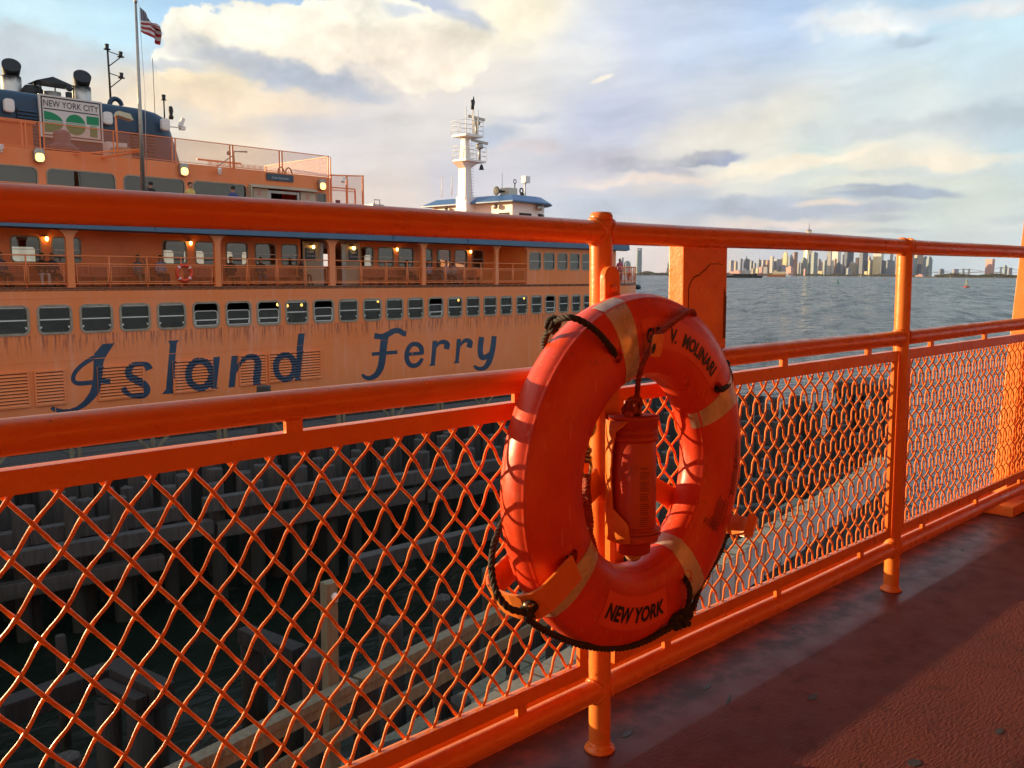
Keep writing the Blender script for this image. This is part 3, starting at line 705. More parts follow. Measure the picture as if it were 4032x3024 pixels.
def knot(c, s, n, rad, M_, parent, nm='knot'):
    mbk = MB(); pts = []
    for k in range(n):
        t = k / n * 4 * PI
        pts.append(Vector(c) + Vector((s * math.cos(t) * (1 + .25 * math.sin(1.5 * t)), s * .55 * math.sin(1.5 * t), s * math.sin(t) * (1 + .25 * math.cos(1.5 * t)))))
    rope(mbk, pts, rad, n=3); return mbk.build(nm, M_, parent)
knot(gp_([(530, 1015, -.068)], 1850)[0], 0.011, 18, 0.0066, M_ROPE, ring)
knot(gp_([(1660, 1075, -.056)], 1850)[0], 0.014, 18, 0.007, M_ROPE, ring); knot(gp_([(1600, 1105, -.052)], 1850)[0], 0.012, 16, 0.007, M_ROPE, ring)
knot(gp_([(700, 330, .0)], 1100)[0], 0.010, 14, 0.008, M_ROPE, ring)
M_STEEL = mat('tarnished_brass', (0.42, 0.30, 0.16), 0.32, 1.0, var=(40, 0.7, (0.20, 0.15, 0.10)))
mb = MB(); mb.cyl(gp_([(520, 960, -.07)], 1850)[0], gp_([(512, 1005, -.07)], 1850)[0], 0.010, seg=14); mb.build('rope_clamp', M_STEEL, ring)
M_GREY = mat('grey_plastic', (0.22, 0.22, 0.23), 0.4)
mb = MB(); mb.cyl(gp_([(655, 350, .01)], 1100)[0], gp_([(690, 322, .0)], 1100)[0], 0.009, seg=12); mb.build('rope_clamp', M_GREY, ring)

# --- water light canister with its bracket, wooden tag and lanyard
can = thing('water_light_canister', 'red cylindrical marker canister strapped inside the life ring', 'canister', M=DECK_M)
M_CAN = mat('canister_red', fn=ring_nodes) if False else mat('canister_red', (0.58, 0.060, 0.022), 0.42, var=(18, 0.7, (0.44, 0.045, 0.02)), bump=(60, 0.15, 0.002))
CXc, CYc = 1.449, DR - 0.108
tiltM = Matrix.Rotation(R_(2.2), 3, 'Y') @ Matrix.Rotation(R_(-2), 3, 'X')
def canl(prof, seg=40, mi=0, mbx=None):
    mbx = mbx or MB(); return mbx.lathe(prof, seg, (CXc - 0.006, CYc, 0.50), mi, True, tiltM)
canl([(0.0001, 0.045), (0.0475, 0.045), (0.048, 0.05), (0.048, 0.238), (0.0475, 0.24)]).build('canister_body', M_CAN, can)
cap = canl([(0.0475, 0.240), (0.052, 0.241), (0.052, 0.254), (0.0495, 0.2545), (0.0495, 0.257), (0.052, 0.2575), (0.052, 0.2645), (0.0495, 0.265), (0.0495, 0.268), (0.052, 0.2685), (0.0525, 0.284), (0.054, 0.286), (0.055, 0.290), (0.054, 0.294), (0.03, 0.2955), (0.0001, 0.296)]).build('canister_lid', M_CAN, can)
canl([(0.0001, -0.004), (0.030, -0.004), (0.036, 0.0), (0.037, 0.02), (0.044, 0.024), (0.052, 0.026), (0.053, 0.03), (0.053, 0.055), (0.050, 0.058), (0.048, 0.058)]).build('canister_base', M_CAN, can)
M_LENS = mat('clear_lens', (0.55, 0.30, 0.15), 0.15)
canl([(0.0001, -0.022), (0.008, -0.021), (0.015, -0.016), (0.019, -0.008), (0.020, -0.003)], 20).build('lens', M_LENS, can)
def cpt(ang, rad, h):
    return tiltM @ Vector((rad * math.cos(ang), rad * math.sin(ang), h)) + Vector((CXc - 0.006, CYc, 0.50))
# clip ring round the foot
mb = MB(); mb.tube([cpt(R_(200 + k * 9), 0.0565, 0.042) for k in range(28)], 0.003, 6); mb.tube([cpt(R_(200 + k * 9), 0.0565, 0.050) for k in range(28)], 0.003, 6)
mb.add([cpt(R_(-2), .055, .02), cpt(R_(-2), .078, .022), cpt(R_(6), .078, .066), cpt(R_(6), .055, .066), cpt(R_(10), .055, .02), cpt(R_(10), .078, .022), cpt(R_(16), .078, .066), cpt(R_(16), .055, .066)],
       [(0, 1, 2, 3), (7, 6, 5, 4), (0, 4, 5, 1), (1, 5, 6, 2), (2, 6, 7, 3), (3, 7, 4, 0)])
mb.build('foot_clip', M_CAN, can)
# channel bracket on the left of the canister
mb = MB()
A0, A1 = R_(128), R_(214)
vs = []; hs = (0.03, 0.07, 0.10, 0.16, 0.22, 0.262, 0.286)
ws = (1.0, .95, .52, .46, .50, .62, .95)
for h, w in zip(hs, ws):
    for k in range(9):
        a = A0 + (A1 - A0) * w * k / 8; vs.append(cpt(a, 0.0575, h))
    for k in range(9):
        a = A0 + (A1 - A0) * w * k / 8; vs.append(cpt(a, 0.0605, h))
fs = []
for i in range(len(hs) - 1):
    for k in range(8):
        fs.append((i * 18 + k, i * 18 + k + 1, (i + 1) * 18 + k + 1, (i + 1) * 18 + k)); fs.append((i * 18 + 9 + k, i * 18 + 10 + k, (i + 1) * 18 + 10 + k, (i + 1) * 18 + 9 + k))
    fs.append((i * 18 + 8, i * 18 + 17, (i + 1) * 18 + 17, (i + 1) * 18 + 8)); fs.append((i * 18, i * 18 + 9, (i + 1) * 18 + 9, (i + 1) * 18))
for i in (0, len(hs) - 1):
    for k in range(8): fs.append((i * 18 + k, i * 18 + k + 1, i * 18 + 10 + k, i * 18 + 9 + k))
mb.add(vs, fs, 0, True); mb.build('holder_bracket', M_RAIL, can)
# printed instructions on the body
mb = MB()
for i in range(30):
    h = 0.185 - i * 0.0042
    if i in (1, 6, 12, 17, 24): continue
    a = 236.0; end = 262 - uni(0, 7)
    while a < end:
        da = uni(1.2, 3.6); q = [cpt(R_(a), .0484, h), cpt(R_(a + da), .0484, h), cpt(R_(a + da), .0484, h + (.0028 if i == 0 else .0018)), cpt(R_(a), .0484, h + (.0028 if i == 0 else .0018))]
        mb.add(q, [(0, 1, 2, 3)]); a += da + 0.8
mb.build('instruction_print', mat('faded_ink', (0.16, 0.02, 0.012), 0.6), can, fixn=False)
# lid lug
mb = MB()
for sx in (-1, 1):
    mb.prism([(CXc - 0.012 + sx * 0.016 - 0.003, 0.794), (CXc - 0.012 + sx * 0.016 + 0.003, 0.794), (CXc - 0.012 + sx * 0.011 + 0.002, 0.828), (CXc - 0.012 + sx * 0.011 - 0.002, 0.828)], CYc - 0.012, CYc + 0.012)
mb.build('lid_lug', M_CAN, can)
lan = thing('tag_lanyard', 'short reddish rope with a dark-slotted tag tied to the canister lid', 'rope', M=DECK_M)
mb = MB()
LP = [(1722, 262, -.02), (1712, 236, -.045), (1680, 238, -.060), (1600, 290, -.066), (1525, 350, -.068), (1465, 400, -.071), (1405, 495, -.073), (1352, 600, -.070), (1318, 710, -.060), (1308, 800, -.035), (1300, 868, -.018)]
rope(mb, [(deck_y(1800 + .5425 * a, 1100 + .5425 * b, RYC + y)[0], RYC + y, deck_y(1800 + .5425 * a, 1100 + .5425 * b, RYC + y)[1]) for a, b, y in LP], 0.0060)
mb.build('lanyard', M_ROPER, lan)
rope_k = knot((1.436, CYc - 0.008, 0.818), 0.013, 18, 0.0075, M_ROPER, lan); knot((1.437, CYc + 0.004, 0.806), 0.012, 16, 0.007, M_ROPER, lan)
mb = MB(); hp = []
for a in range(0, 360, 20):
    pass
TY = RYC - 0.082
mb.prism([deck_y(1800 + .5425 * a_, 1100 + .5425 * b_, TY) for a_, b_ in ((1408, 562), (1470, 566), (1484, 540), (1504, 408), (1492, 396), (1442, 398), (1428, 412))], TY, TY + 0.004)
tg = mb.build('tag', M_RAIL, lan, bevel=0.0008)
mb = MB(); mb.prism([deck_y(1800 + .5425 * a_, 1100 + .5425 * b_, TY) for a_, b_ in ((1410, 535), (1422, 540), (1438, 505), (1440, 470), (1428, 465), (1412, 495))], TY - .0012, TY - .0002); mb.build('tag_slot', M_BLACK, tg)
sn = thing('snap_hook_line', 'braided line with brass snap hook hanging inside the left of the life ring', 'rope', M=DECK_M)
SX, SY = 1.345, DR - 0.055
mb = MB(); rope(mb, [(1.392, SY + .01, .860), (1.384, SY, .835), (1.372, SY, .812), (1.362, SY, .795), (1.357, SY, .782)], 0.0075); mb.build('line_end', M_ROPE, sn)
mb = MB(); mb.tube(spline([(1.352, SY, .726), (1.343, SY, .742), (1.343, SY, .752), (1.352, SY, .756), (1.366, SY, .762), (1.372, SY, .776), (1.366, SY, .790), (1.352, SY, .793), (1.341, SY, .787)], 6), [0.0105] * 8 + [0.0085] * 41, 10); mb.lathe([(0.0001, .700), (0.012, .701), (0.0125, .712), (0.009, .714), (0.009, .719), (0.012, .722), (0.0115, .73), (0.0001, .734)], 16, (1.352, SY, 0))
mb.build('snap_hook', M_STEEL, sn)
mb = MB(); mb.tube(spline([(1.342, SY, .704), (1.338, SY, .69), (1.342, SY, .674), (1.352, SY, .669), (1.363, SY, .674), (1.367, SY, .69), (1.362, SY, .704)], 5), 0.0035, 8); mb.build('swivel_eye', M_STEEL, sn)
mb = MB(); rope(mb, [(1.354, SY, .672), (1.352, SY, .655), (1.350, SY, .63), (1.356, SY, .60), (1.362, SY, .57), (1.360, SY, .548), (1.368, SY, .525), (1.376, SY, .500)], 0.0100, 45)
rope(mb, [(1.346, SY - .01, .668), (1.343, SY - .01, .652), (1.347, SY - .008, .635), (1.352, SY - .008, .61)], 0.0075, 45)
mb.build('braided_line', M_ROPER, sn)

# ------------------------------------------------------------------ water
def m_water(nt, b, co):
    gp = nt.node('ShaderNodeNewGeometry').outputs['Position']
    mp = nt.node('ShaderNodeMapping'); mp.inputs['Rotation'].default_value = (0, 0, -0.6); mp.inputs['Scale'].default_value = (1.0, 2.0, 1.0); nt.l.new(gp, mp.inputs[0])
    w1 = nt.noise(mp.outputs[0], 0.16, 3, 0.55, 0.6); w2 = nt.noise(mp.outputs[0], 0.75, 3, 0.6, 0.4); w3 = nt.noise(mp.outputs[0], 3.2, 2, 0.5); w0 = nt.noise(gp, 0.012, 3, 0.5)
    sep = nt.node('ShaderNodeSeparateXYZ'); nt.l.new(gp, sep.inputs[0])
    # sheltered water between the racks is nearly flat
    shel = nt.ss(nt.m('ADD', sep.outputs[0], nt.m('MULTIPLY', sep.outputs[1], .2)), 22.0, 55.0, 0.10, 1.0)
    h = nt.m('ADD', nt.m('ADD', nt.m('MULTIPLY', w1, 1.5), nt.m('MULTIPLY', w2, 0.55)), nt.m('MULTIPLY', w3, 0.10))
    bn = nt.node('ShaderNodeBump'); bn.inputs['Distance'].default_value = 3.2
    nt.l.new(nt.m('MULTIPLY', shel, nt.ss(w0, .3, .7, .7, 1.0)), bn.inputs['Strength'])
    nt.l.new(h, bn.inputs['Height']); nt.l.new(bn.outputs[0], b.inputs['Normal'])
    foam = nt.m('MULTIPLY', nt.m('MULTIPLY', nt.ss(w2, .66, .72), nt.ss(w1, .56, .66)), nt.ss(shel, .9, 1.0, 0, .55))
    al = nt.vm('DOT_PRODUCT', gp, (.89, .454, 0)); ac = nt.vm('DOT_PRODUCT', gp, (.454, -.89, 0))
    paw = nt.noise(nt.comb(nt.m('MULTIPLY', ac, .20), nt.m('MULTIPLY', al, .030), 0.0), 1.0, 7, .72, .3)
    paw2 = nt.noise(nt.comb(nt.m('MULTIPLY', ac, .035), nt.m('MULTIPLY', al, .004), 0.0), 1.0, 6, .7, .3)
    pw = nt.m('ADD', nt.m('MULTIPLY', paw, .65), nt.m('MULTIPLY', paw2, .35))
    nt.put(b.inputs['Specular IOR Level'], nt.m('ADD', nt.m('MULTIPLY', nt.ss(pw, .40, .60, .66, .22), shel), nt.m('MULTIPLY', nt.m('SUBTRACT', 1.0, shel), .16)))
    nt.put(b.inputs['Roughness'], nt.ss(pw, .38, .62, .10, .34))
    body = nt.mix(nt.ss(paw, .34, .66), (0.042, 0.090, 0.120, 1), (0.022, 0.052, 0.070, 1))
    body = nt.mix(nt.ss(w2, .38, .62, 0, .6), body, (0.008, 0.020, 0.024, 1))
    body = nt.mix(nt.ss(shel, .12, .5), (0.006, 0.011, 0.007, 1), body)  # shade and dark reflections among the piles put into the pool's colour
    nt.put(b.inputs['Base Color'], nt.mix(foam, body, (0.6, 0.63, 0.63, 1)))
    b.inputs['IOR'].default_value = 1.33
M_WATER = mat('harbour_water', fn=m_water)
mb = MB(); mb.add([(-4000, -4000, WATER_Z), (17000, -4000, WATER_Z), (17000, 17000, WATER_Z), (-4000, 17000, WATER_Z)], [(0, 1, 2, 3)])
struct(mb.build('water', M_WATER))

# ------------------------------------------------------------------ the other ferry, moored in the next slip
TH = R_(3.5); FD0 = 35.0
FU = Vector((math.cos(TH), math.sin(TH), 0)); FN = Vector((-math.sin(TH), math.cos(TH), 0))
def fw(x, y, z): return FU * x + FN * (FD0 + y) + Vector((0, 0, z))
def F(px, py, Y=0.0):
    d = ray(px, py); t = (FD0 + Y - CAM_C.dot(FN)) / d.dot(FN); p = CAM_C + d * t
    return (p.dot(FU), p.z)
def m_ferry(nt, b, co):
    sep = nt.node('ShaderNodeSeparateXYZ'); nt.l.new(co, sep.inputs[0])
    X, Z = sep.outputs[0], sep.outputs[2]
    big = nt.noise(co, 0.35, 6, 0.6)
    c = nt.mix(nt.ss(big, 0.35, 0.68), (0.87, 0.245, 0.072, 1), (0.86, 0.278, 0.110, 1))
    sv = nt.comb(nt.m('MULTIPLY', X, 2.6), 0.0, nt.m('MULTIPLY', Z, 0.22))
    st1 = nt.noise(sv, 1.0, 6, 0.7)
    sv2 = nt.comb(nt.m('MULTIPLY', X, 9.0), 5.0, nt.m('MULTIPLY', Z, 0.8))
    st2 = nt.noise(sv2, 1.0, 4, 0.6)
    zl = nt.m('SUBTRACT', Z, 7.4) if False else Z
    c = nt.mix(nt.ss(st1, 0.50, 0.72, 0, 0.45), c, (0.88, 0.42, 0.28, 1))           # chalky run-off
    c = nt.mix(nt.ss(st2, 0.60, 0.76, 0, 0.22), c, (0.40, 0.11, 0.045, 1))
    # purple-brown rust weeping below the window row
    wz = nt.m('MULTIPLY', nt.ss(Z, -2.25, -1.32), nt.ss(Z, -1.28, -1.34))
    c = nt.mix(nt.m('MULTIPLY', wz, nt.ss(st2, 0.46, 0.64, 0, 0.85)), c, (0.26, 0.075, 0.06, 1))
    nt.put(b.inputs['Base Color'], c)
    b.inputs['Roughness'].default_value = 0.42
    bn = nt.node('ShaderNodeBump'); bn.inputs['Strength'].default_value = 0.45; bn.inputs['Distance'].default_value = 0.06
    nt.l.new(nt.noise(co, 0.9, 4), bn.inputs['Height']); nt.l.new(bn.outputs[0], b.inputs['Normal'])
M_FER = mat('faded_ferry_orange', spec=0.25, fn=m_ferry)
M_FERD = mat('ferry_orange_inside', (0.88, 0.27, 0.070), 0.45, var=(1.2, 0.6, (0.78, 0.22, 0.06)))
M_BLUE = mat('ferry_blue', (0.050, 0.110, 0.185), 0.4, var=(0.8, 0.7, (0.065, 0.135, 0.21)))
M_NAVY = mat('stack_navy', (0.012, 0.040, 0.080), 0.42, var=(0.7, 0.6, (0.018, 0.05, 0.09)))
M_LETT = mat('letter_blue', (0.018, 0.048, 0.095), 0.45, var=(1.5, 0.8, (0.035, 0.075, 0.125)))
M_ALU = mat('weathered_window_frame', (0.35, 0.31, 0.23), 0.5, var=(3.0, 0.7, (0.24, 0.19, 0.13)))
M_WHITE = mat('white_paint', (0.78, 0.76, 0.72), 0.4)
M_DOOR = mat('door_beige', (0.46, 0.41, 0.29), 0.45, var=(0.8, 0.6, (0.36, 0.31, 0.22)))
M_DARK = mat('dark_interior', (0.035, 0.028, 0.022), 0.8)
M_ROOM = mat('room_lining', (0.36, 0.33, 0.27), 0.6)
M_FLOOR = mat('ferry_deck_grey', (0.12, 0.09, 0.07), 0.6)
M_STEELF = mat('galvanised_steel', (0.42, 0.40, 0.36), 0.4, 0.7, var=(6, 0.6, (0.30, 0.27, 0.23)))
M_BLKM = mat('sooty_black', (0.012, 0.012, 0.012), 0.6)
M_LAMP = mat('warm_lamp_glass', (0.9, 0.6, 0.2), 0.3, emit=((1.0, 0.50, 0.10), 3.2))
M_LAMPP = mat('promenade_lamp_glass', (0.9, 0.6, 0.2), 0.3, emit=((1.0, 0.52, 0.14), 8.0))
M_LAMPD = mat('unlit_lamp_glass', (0.72, 0.72, 0.66), 0.2)
def glass_mat(name, tint, base, gain, rough=0.03):
    m = bpy.data.materials.new(name); m.use_nodes = True; t = m.node_tree; t.nodes.clear(); nt = NT(t)
    fr = nt.node('ShaderNodeFresnel'); fr.inputs['IOR'].default_value = 1.5
    fac = nt.m('ADD', nt.m('MULTIPLY', fr.outputs[0], gain), base, clamp=True)
    tr = nt.node('ShaderNodeBsdfTransparent'); tr.inputs[0].default_value = (*tint, 1)
    gl = nt.node('ShaderNodeBsdfGlossy'); gl.inputs['Roughness'].default_value = rough; gl.inputs['Color'].default_value = (0.9, 0.9, 0.8, 1)
    co = nt.node('ShaderNodeTexCoord').outputs['Object']
    bn = nt.node('ShaderNodeBump'); bn.inputs['Strength'].default_value = 0.12; bn.inputs['Distance'].default_value = 0.05
    nt.l.new(nt.noise(co, 0.8, 2), bn.inputs['Height']); nt.l.new(bn.outputs[0], gl.inputs['Normal'])
    ms = nt.node('ShaderNodeMixShader'); nt.l.new(fac, ms.inputs[0]); nt.l.new(tr.outputs[0], ms.inputs[1]); nt.l.new(gl.outputs[0], ms.inputs[2])
    oo = nt.node('ShaderNodeOutputMaterial'); nt.l.new(ms.outputs[0], oo.inputs[0]); MATS[name] = m; return m
M_GLASS = glass_mat('window_glass', (0.55, 0.55, 0.5), 0.07, 1.0)
M_GLASS2 = glass_mat('cabin_glass', (0.42, 0.42, 0.36), 0.06, 1.0)
def mesh_mat(name, colr, pitch, cover, diamond=True):
    m = bpy.data.materials.new(name); m.use_nodes = True; t = m.node_tree; nt = NT(t)
    b = t.nodes['Principled BSDF']; b.inputs['Base Color'].default_value = (*colr, 1); b.inputs['Roughness'].default_value = 0.5
    co = nt.node('ShaderNodeTexCoord').outputs['Object']; sep = nt.node('ShaderNodeSeparateXYZ'); nt.l.new(co, sep.inputs[0])
    h = nt.m('ADD', sep.outputs[0], sep.outputs[1])
    def lines(sg):
        v = nt.m('MULTIPLY', nt.m('ADD', h, nt.m('MULTIPLY', sep.outputs[2], 0.78 * sg)), 1 / pitch)
        return nt.m('LESS_THAN', nt.m('PINGPONG', v, 0.5), cover / 2)
    fac = nt.m('MAXIMUM', lines(1), lines(-1))
    tr = nt.node('ShaderNodeBsdfTransparent'); ms = nt.node('ShaderNodeMixShader')
    nt.l.new(fac, ms.inputs[0]); nt.l.new(tr.outputs[0], ms.inputs[1]); nt.l.new(b.outputs[0], ms.inputs[2])
    nt.l.new(ms.outputs[0], t.nodes['Material Output'].inputs[0]); MATS[name] = m; return m
M_MESH = mesh_mat('orange_wire_mesh', (0.70, 0.20, 0.05), 0.085, 0.13)
M_MESHF = mesh_mat('orange_fine_mesh', (0.70, 0.20, 0.05), 0.05, 0.22)

def rrect(x0, x1, z0, z1, rads, n=6):
    """rounded rectangle, counter-clockwise from lower left; rads = (bl, br, tr, tl)"""
    out = []
    for (cx, cz, sx, sz, a0, rad) in ((x0, z0, 1, 1, 180, rads[0]), (x1, z0, -1, 1, 270, rads[1]), (x1, z1, -1, -1, 0, rads[2]), (x0, z1, 1, -1, 90, rads[3])):
        for k in range(n + 1):
            t = R_(a0 + 90 * k / n); out.append((cx + sx * rad + rad * math.cos(t), cz + sz * rad + rad * math.sin(t)))
    return out
def cell(mbx, x0, x1, z0, z1, hole, rads, y=0.0, reveal=0.08, n=6, mi=0):
    """wall cell x0..x1, z0..z1 with a rounded opening, and the opening's reveal"""
    hx0, hx1, hz0, hz1 = hole; P = rrect(hx0, hx1, hz0, hz1, rads, n); O = []
    cor = [((x0, z0), (x0, hz0 + rads[0]), (hx0 + rads[0], z0)), ((x1, z0), (hx1 - rads[1], z0), (x1, hz0 + rads[1])),
           ((x1, z1), (x1, hz1 - rads[2]), (hx1 - rads[2], z1)), ((x0, z1), (hx0 + rads[3], z1), (x0, hz1 - rads[3]))]
    for (c, a, b) in cor:
        for k in range(n + 1):
            t = k / n
            if t < 0.5: q = 2 * t; O.append((a[0] + (c[0] - a[0]) * q, a[1] + (c[1] - a[1]) * q))
            else: q = 2 * t - 1; O.append((c[0] + (b[0] - c[0]) * q, c[1] + (b[1] - c[1]) * q))
    m = len(P)
    vs = [(a, y, b) for a, b in O] + [(a, y, b) for a, b in P] + [(a, y + reveal, b) for a, b in P]
    fs = []
    for i in range(m):
        j = (i + 1) % m; fs.append((i, j, m + j, m + i)); fs.append((m + i, m + j, 2 * m + j, 2 * m + i))
    mbx.add(vs, fs, mi)
def ringframe(mbx, x0, x1, z0, z1, rad, w, y0, y1, n=6, mi=0):
    P = rrect(x0, x1, z0, z1, [rad] * 4, n); Q = rrect(x0 + w, x1 - w, z0 + w, z1 - w, [max(rad - w, 0.01)] * 4, n); m = len(P)
    vs = [(a, y0, b) for a, b in P] + [(a, y0, b) for a, b in Q] + [(a, y1, b) for a, b in Q] + [(a, y1, b) for a, b in P]
    fs = []
    for i in range(m):
        j = (i + 1) % m
        for s_ in range(4): fs.append((s_ * m + i, s_ * m + j, ((s_ + 1) % 4) * m + j, ((s_ + 1) % 4) * m + i))
    mbx.add(vs, fs, mi)
FZ = 7.4
ferry = thing('passenger_ferry', 'faded orange double-ended ferry with blue trim moored across the slip, lettered Island Ferry', 'ferry', loc=fw(0, 0, WATER_Z), rz=TH)
def fpart(mbx, name, m, parent=None, **kw):
    if parent is None:
        o = mbx.build(name, m, ferry, **kw); o.location = (0, 0, FZ); return o
    return mbx.build(name, m, parent, **kw)

# ---- hull side with the lower window row
ROW1 = [(-29.5 + 1.5 * k, -28.3 + 1.5 * k) for k in range(17)] + [(-3.3, -2.1), (-1.8, -.6), (-.3, .9), (1.2, 2.4), (2.7, 3.9), (4.2, 5.4), (5.7, 6.9), (7.2, 8.4), (8.70, 9.90), (9.98, 11.20), (11.45, 12.69), (12.95, 14.20), (14.45, 15.69), (15.95, 17.18), (17.46, 18.68), (18.94, 20.18), (20.43, 21.64), (21.87, 23.10), (23.34, 24.52),
        (24.77, 25.93), (26.20, 27.35), (27.60, 28.74), (29.0, 30.10), (30.38, 31.48), (31.76, 32.85), (33.10, 34.18), (34.43, 35.5), (35.76, 36.76), (37.07, 38.06), (38.34, 39.33), (39.58, 40.57), (40.83, 41.78), (42.05, 42.95), (43.19, 44.05), (44.3, 45.1)]
LOWERED = {17.46, 18.94, 20.43, 23.34, 30.38, 39.58}
W0, W1 = -1.30, -0.19
XL, XR = -30.0, 46.0
hull = MB()
xs = [XL] + [(a[1] + b[0]) / 2 for a, b in zip(ROW1, ROW1[1:])] + [XR]
for (a, b), xa, xb in zip(ROW1, xs, xs[1:]):
    cell(hull, xa, xb, -1.6, 0.05, (a + .05, b - .05, W0 + .05, W1 - .05), [0.2] * 4, 0, 0.10)
def strip(mbx, x0, x1, z0, z1, y=0.0, mi=0): mbx.add([(x0, y, z0), (x1, y, z0), (x1, y, z1), (x0, y, z1)], [(0, 1, 2, 3)], mi)
for z0, z1 in ((-6.4, -4.35), (-4.35, -2.29), (-2.29, -1.6), (0.05, 0.44)):
    strip(hull, XL, XR, z0, z1)
strip(hull, XL, XR, -7.6, -6.4)
# rounded end of the hull
n = 24; prev = None
for i in range(n + 1):
    p = R_(90 * i / n); q = (XR + 9.5 * math.sin(p), 10.6 * (1 - math.cos(p)))
    if prev:
        hull.add([(prev[0], prev[1], -7.6), (q[0], q[1], -7.6), (q[0], q[1], 0.44), (prev[0], prev[1], 0.44)], [(0, 1, 2, 3)])
    prev = q
# seams
fpart(hull, 'hull_side', M_FER, fixn=False)
seam = MB()
for z in (-2.29, -4.35): seam.box(XL, XR, -0.008, -0.001, z - 0.012, z + 0.012)
seam.box(XL, XR, -0.008, -0.001, 0.03, 0.05)
for k_ in range(26): seam.box(XL + 1.3 + 2.9 * k_, XL + 1.325 + 2.9 * k_, -0.007, -0.001, -4.3 if k_ % 2 else -6.4, -2.32)
fpart(seam, 'hull_seam', M_FER)
end_deck = MB(); pts = [(XR + 9.5 * math.sin(R_(90 * i / 24)), 10.6 * (1 - math.cos(R_(90 * i / 24)))) for i in range(25)]
poly = [(XL, 0.0)] + pts + [(x, 21.2 - y) for x, y in pts[::-1]] + [(XL, 21.2)]
end_deck.prism(poly, 0.30, 0.435, ax='xy'); fpart(end_deck, 'promenade_deck', M_FLOOR)
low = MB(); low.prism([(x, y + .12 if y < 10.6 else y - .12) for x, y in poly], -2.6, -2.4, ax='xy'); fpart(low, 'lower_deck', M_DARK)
fpart(MB().box(XL, XR, 21.15, 21.2, -7.4, 0.30), 'far_hull_side', M_FER)
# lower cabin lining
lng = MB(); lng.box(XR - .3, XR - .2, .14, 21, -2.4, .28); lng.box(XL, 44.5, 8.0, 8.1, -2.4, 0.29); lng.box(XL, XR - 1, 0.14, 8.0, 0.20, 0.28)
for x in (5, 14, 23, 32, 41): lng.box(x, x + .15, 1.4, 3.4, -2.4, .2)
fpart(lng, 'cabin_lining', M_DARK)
seat = MB()
for x in [0.5 + 1.6 * k for k in range(26)]:
    seat.box(x, x + .5, .8, 2.2, -2.4, -1.95); seat.box(x + .42, x + .5, .8, 2.2, -1.95, -1.35)
fpart(seat, 'cabin_seating', M_FERD)
bulbs = [F(700 + .31646 * 1378, 850 + .31646 * 1120, .9), F(1300 + .31646 * 565, 900 + .31646 * 905, 1.2), F(1300 + .31646 * 1612, 900 + .31646 * 893, .9), F(1800 + .31646 * 848, 900 + .31646 * 868, .9), F(700 + .31646 * 1540, 850 + .31646 * 1110, 1.0), F(700 + .31646 * 1243, 850 + .31646 * 1105, 1.0)]
for (x, z) in bulbs:
    mb = MB(); mb.lathe([(0.001, z - .07), (.05, z - .04), (.06, z), (.04, z + .06), (.001, z + .08)], 10, (x, 1.0, 0)); fpart(mb, 'cabin_lamp', M_LAMP)
for (a, b) in ROW1:
    if b < 8: continue
    fr = MB(); ringframe(fr, a, b, W0, W1, .24, .085, -0.03, 0.05); w_ = fpart(fr, 'window', M_ALU)
    cx = (a + b) / 2; low_ = a in LOWERED
    top = W1 - .12 - (0.30 if low_ else 0.0)
    gp = MB(); P = rrect(a + .08, b - .08, W0 + .08, top + .03, [.14] * 4); gp.add([(x, 0.03, z) for x, z in P], [tuple(range(len(P)))]); fpart(gp, 'pane', M_GLASS, w_, fixn=False)
    sb = MB(); zb = W0 + (W1 - W0) * (0.30 if low_ else 0.50)
    sb.box(a + .085, b - .085, 0.0, 0.028, zb - .02, zb + .02)
    if low_: ringframe(sb, a + .085, b - .085, W0 + .1, top + .04, .14, .028, 0.004, 0.026)
    else: sb.box(a + .16, b - .16, 0.0, 0.026, W1 - .125, W1 - .09)
    fpart(sb, 'sash_bar', M_WHITE, w_)
    for sx in (a + .12, b - .12):
        lt = MB(); zc = W0 + (.26 if not low_ else .22); s_ = 1 if sx < cx else -1
        lt.prism([(sx - .02 * s_, zc + .05), (sx + .05 * s_, zc + .05), (sx + .03 * s_, zc - .01), (sx - .015 * s_, zc - .05)], -0.006, 0.012); fpart(lt, 'latch', M_WHITE, w_)

# ---- painted lettering and the louvre panels it runs across
def inpoly(poly, x, z):
    c = False; j = len(poly) - 1
    for i in range(len(poly)):
        (xi, zi), (xj, zj) = poly[i], poly[j]
        if (zi > z) != (zj > z) and x < (xj - xi) * (z - zi) / (zj - zi) + xi: c = not c
        j = i
    return c
def ribbon(pts, ws, sub=4):
    P = [Vector((a, b, 0)) for a, b in pts]; S = spline(P, sub); n_ = len(S); L, Rr = [], []
    for i, p in enumerate(S):
        d = (S[min(i + 1, n_ - 1)] - S[max(i - 1, 0)]).normalized(); nn = Vector((-d.y, d.x, 0))
        q = i / sub; k = min(int(q), len(ws) - 2) if len(ws) > 1 else 0; w = ws[k] + (ws[min(k + 1, len(ws) - 1)] - ws[k]) * (q - k)
        L.append((p + nn * w / 2)[:2]); Rr.append((p - nn * w / 2)[:2])
    return L + Rr[::-1]
def ellring(cx, cy, rx, ry, w, n=22):
    return ribbon([(cx + rx * math.cos(2 * PI * k / n), cy + ry * math.sin(2 * PI * k / n)) for k in range(n + 1)], [w] * (n + 1), 2)
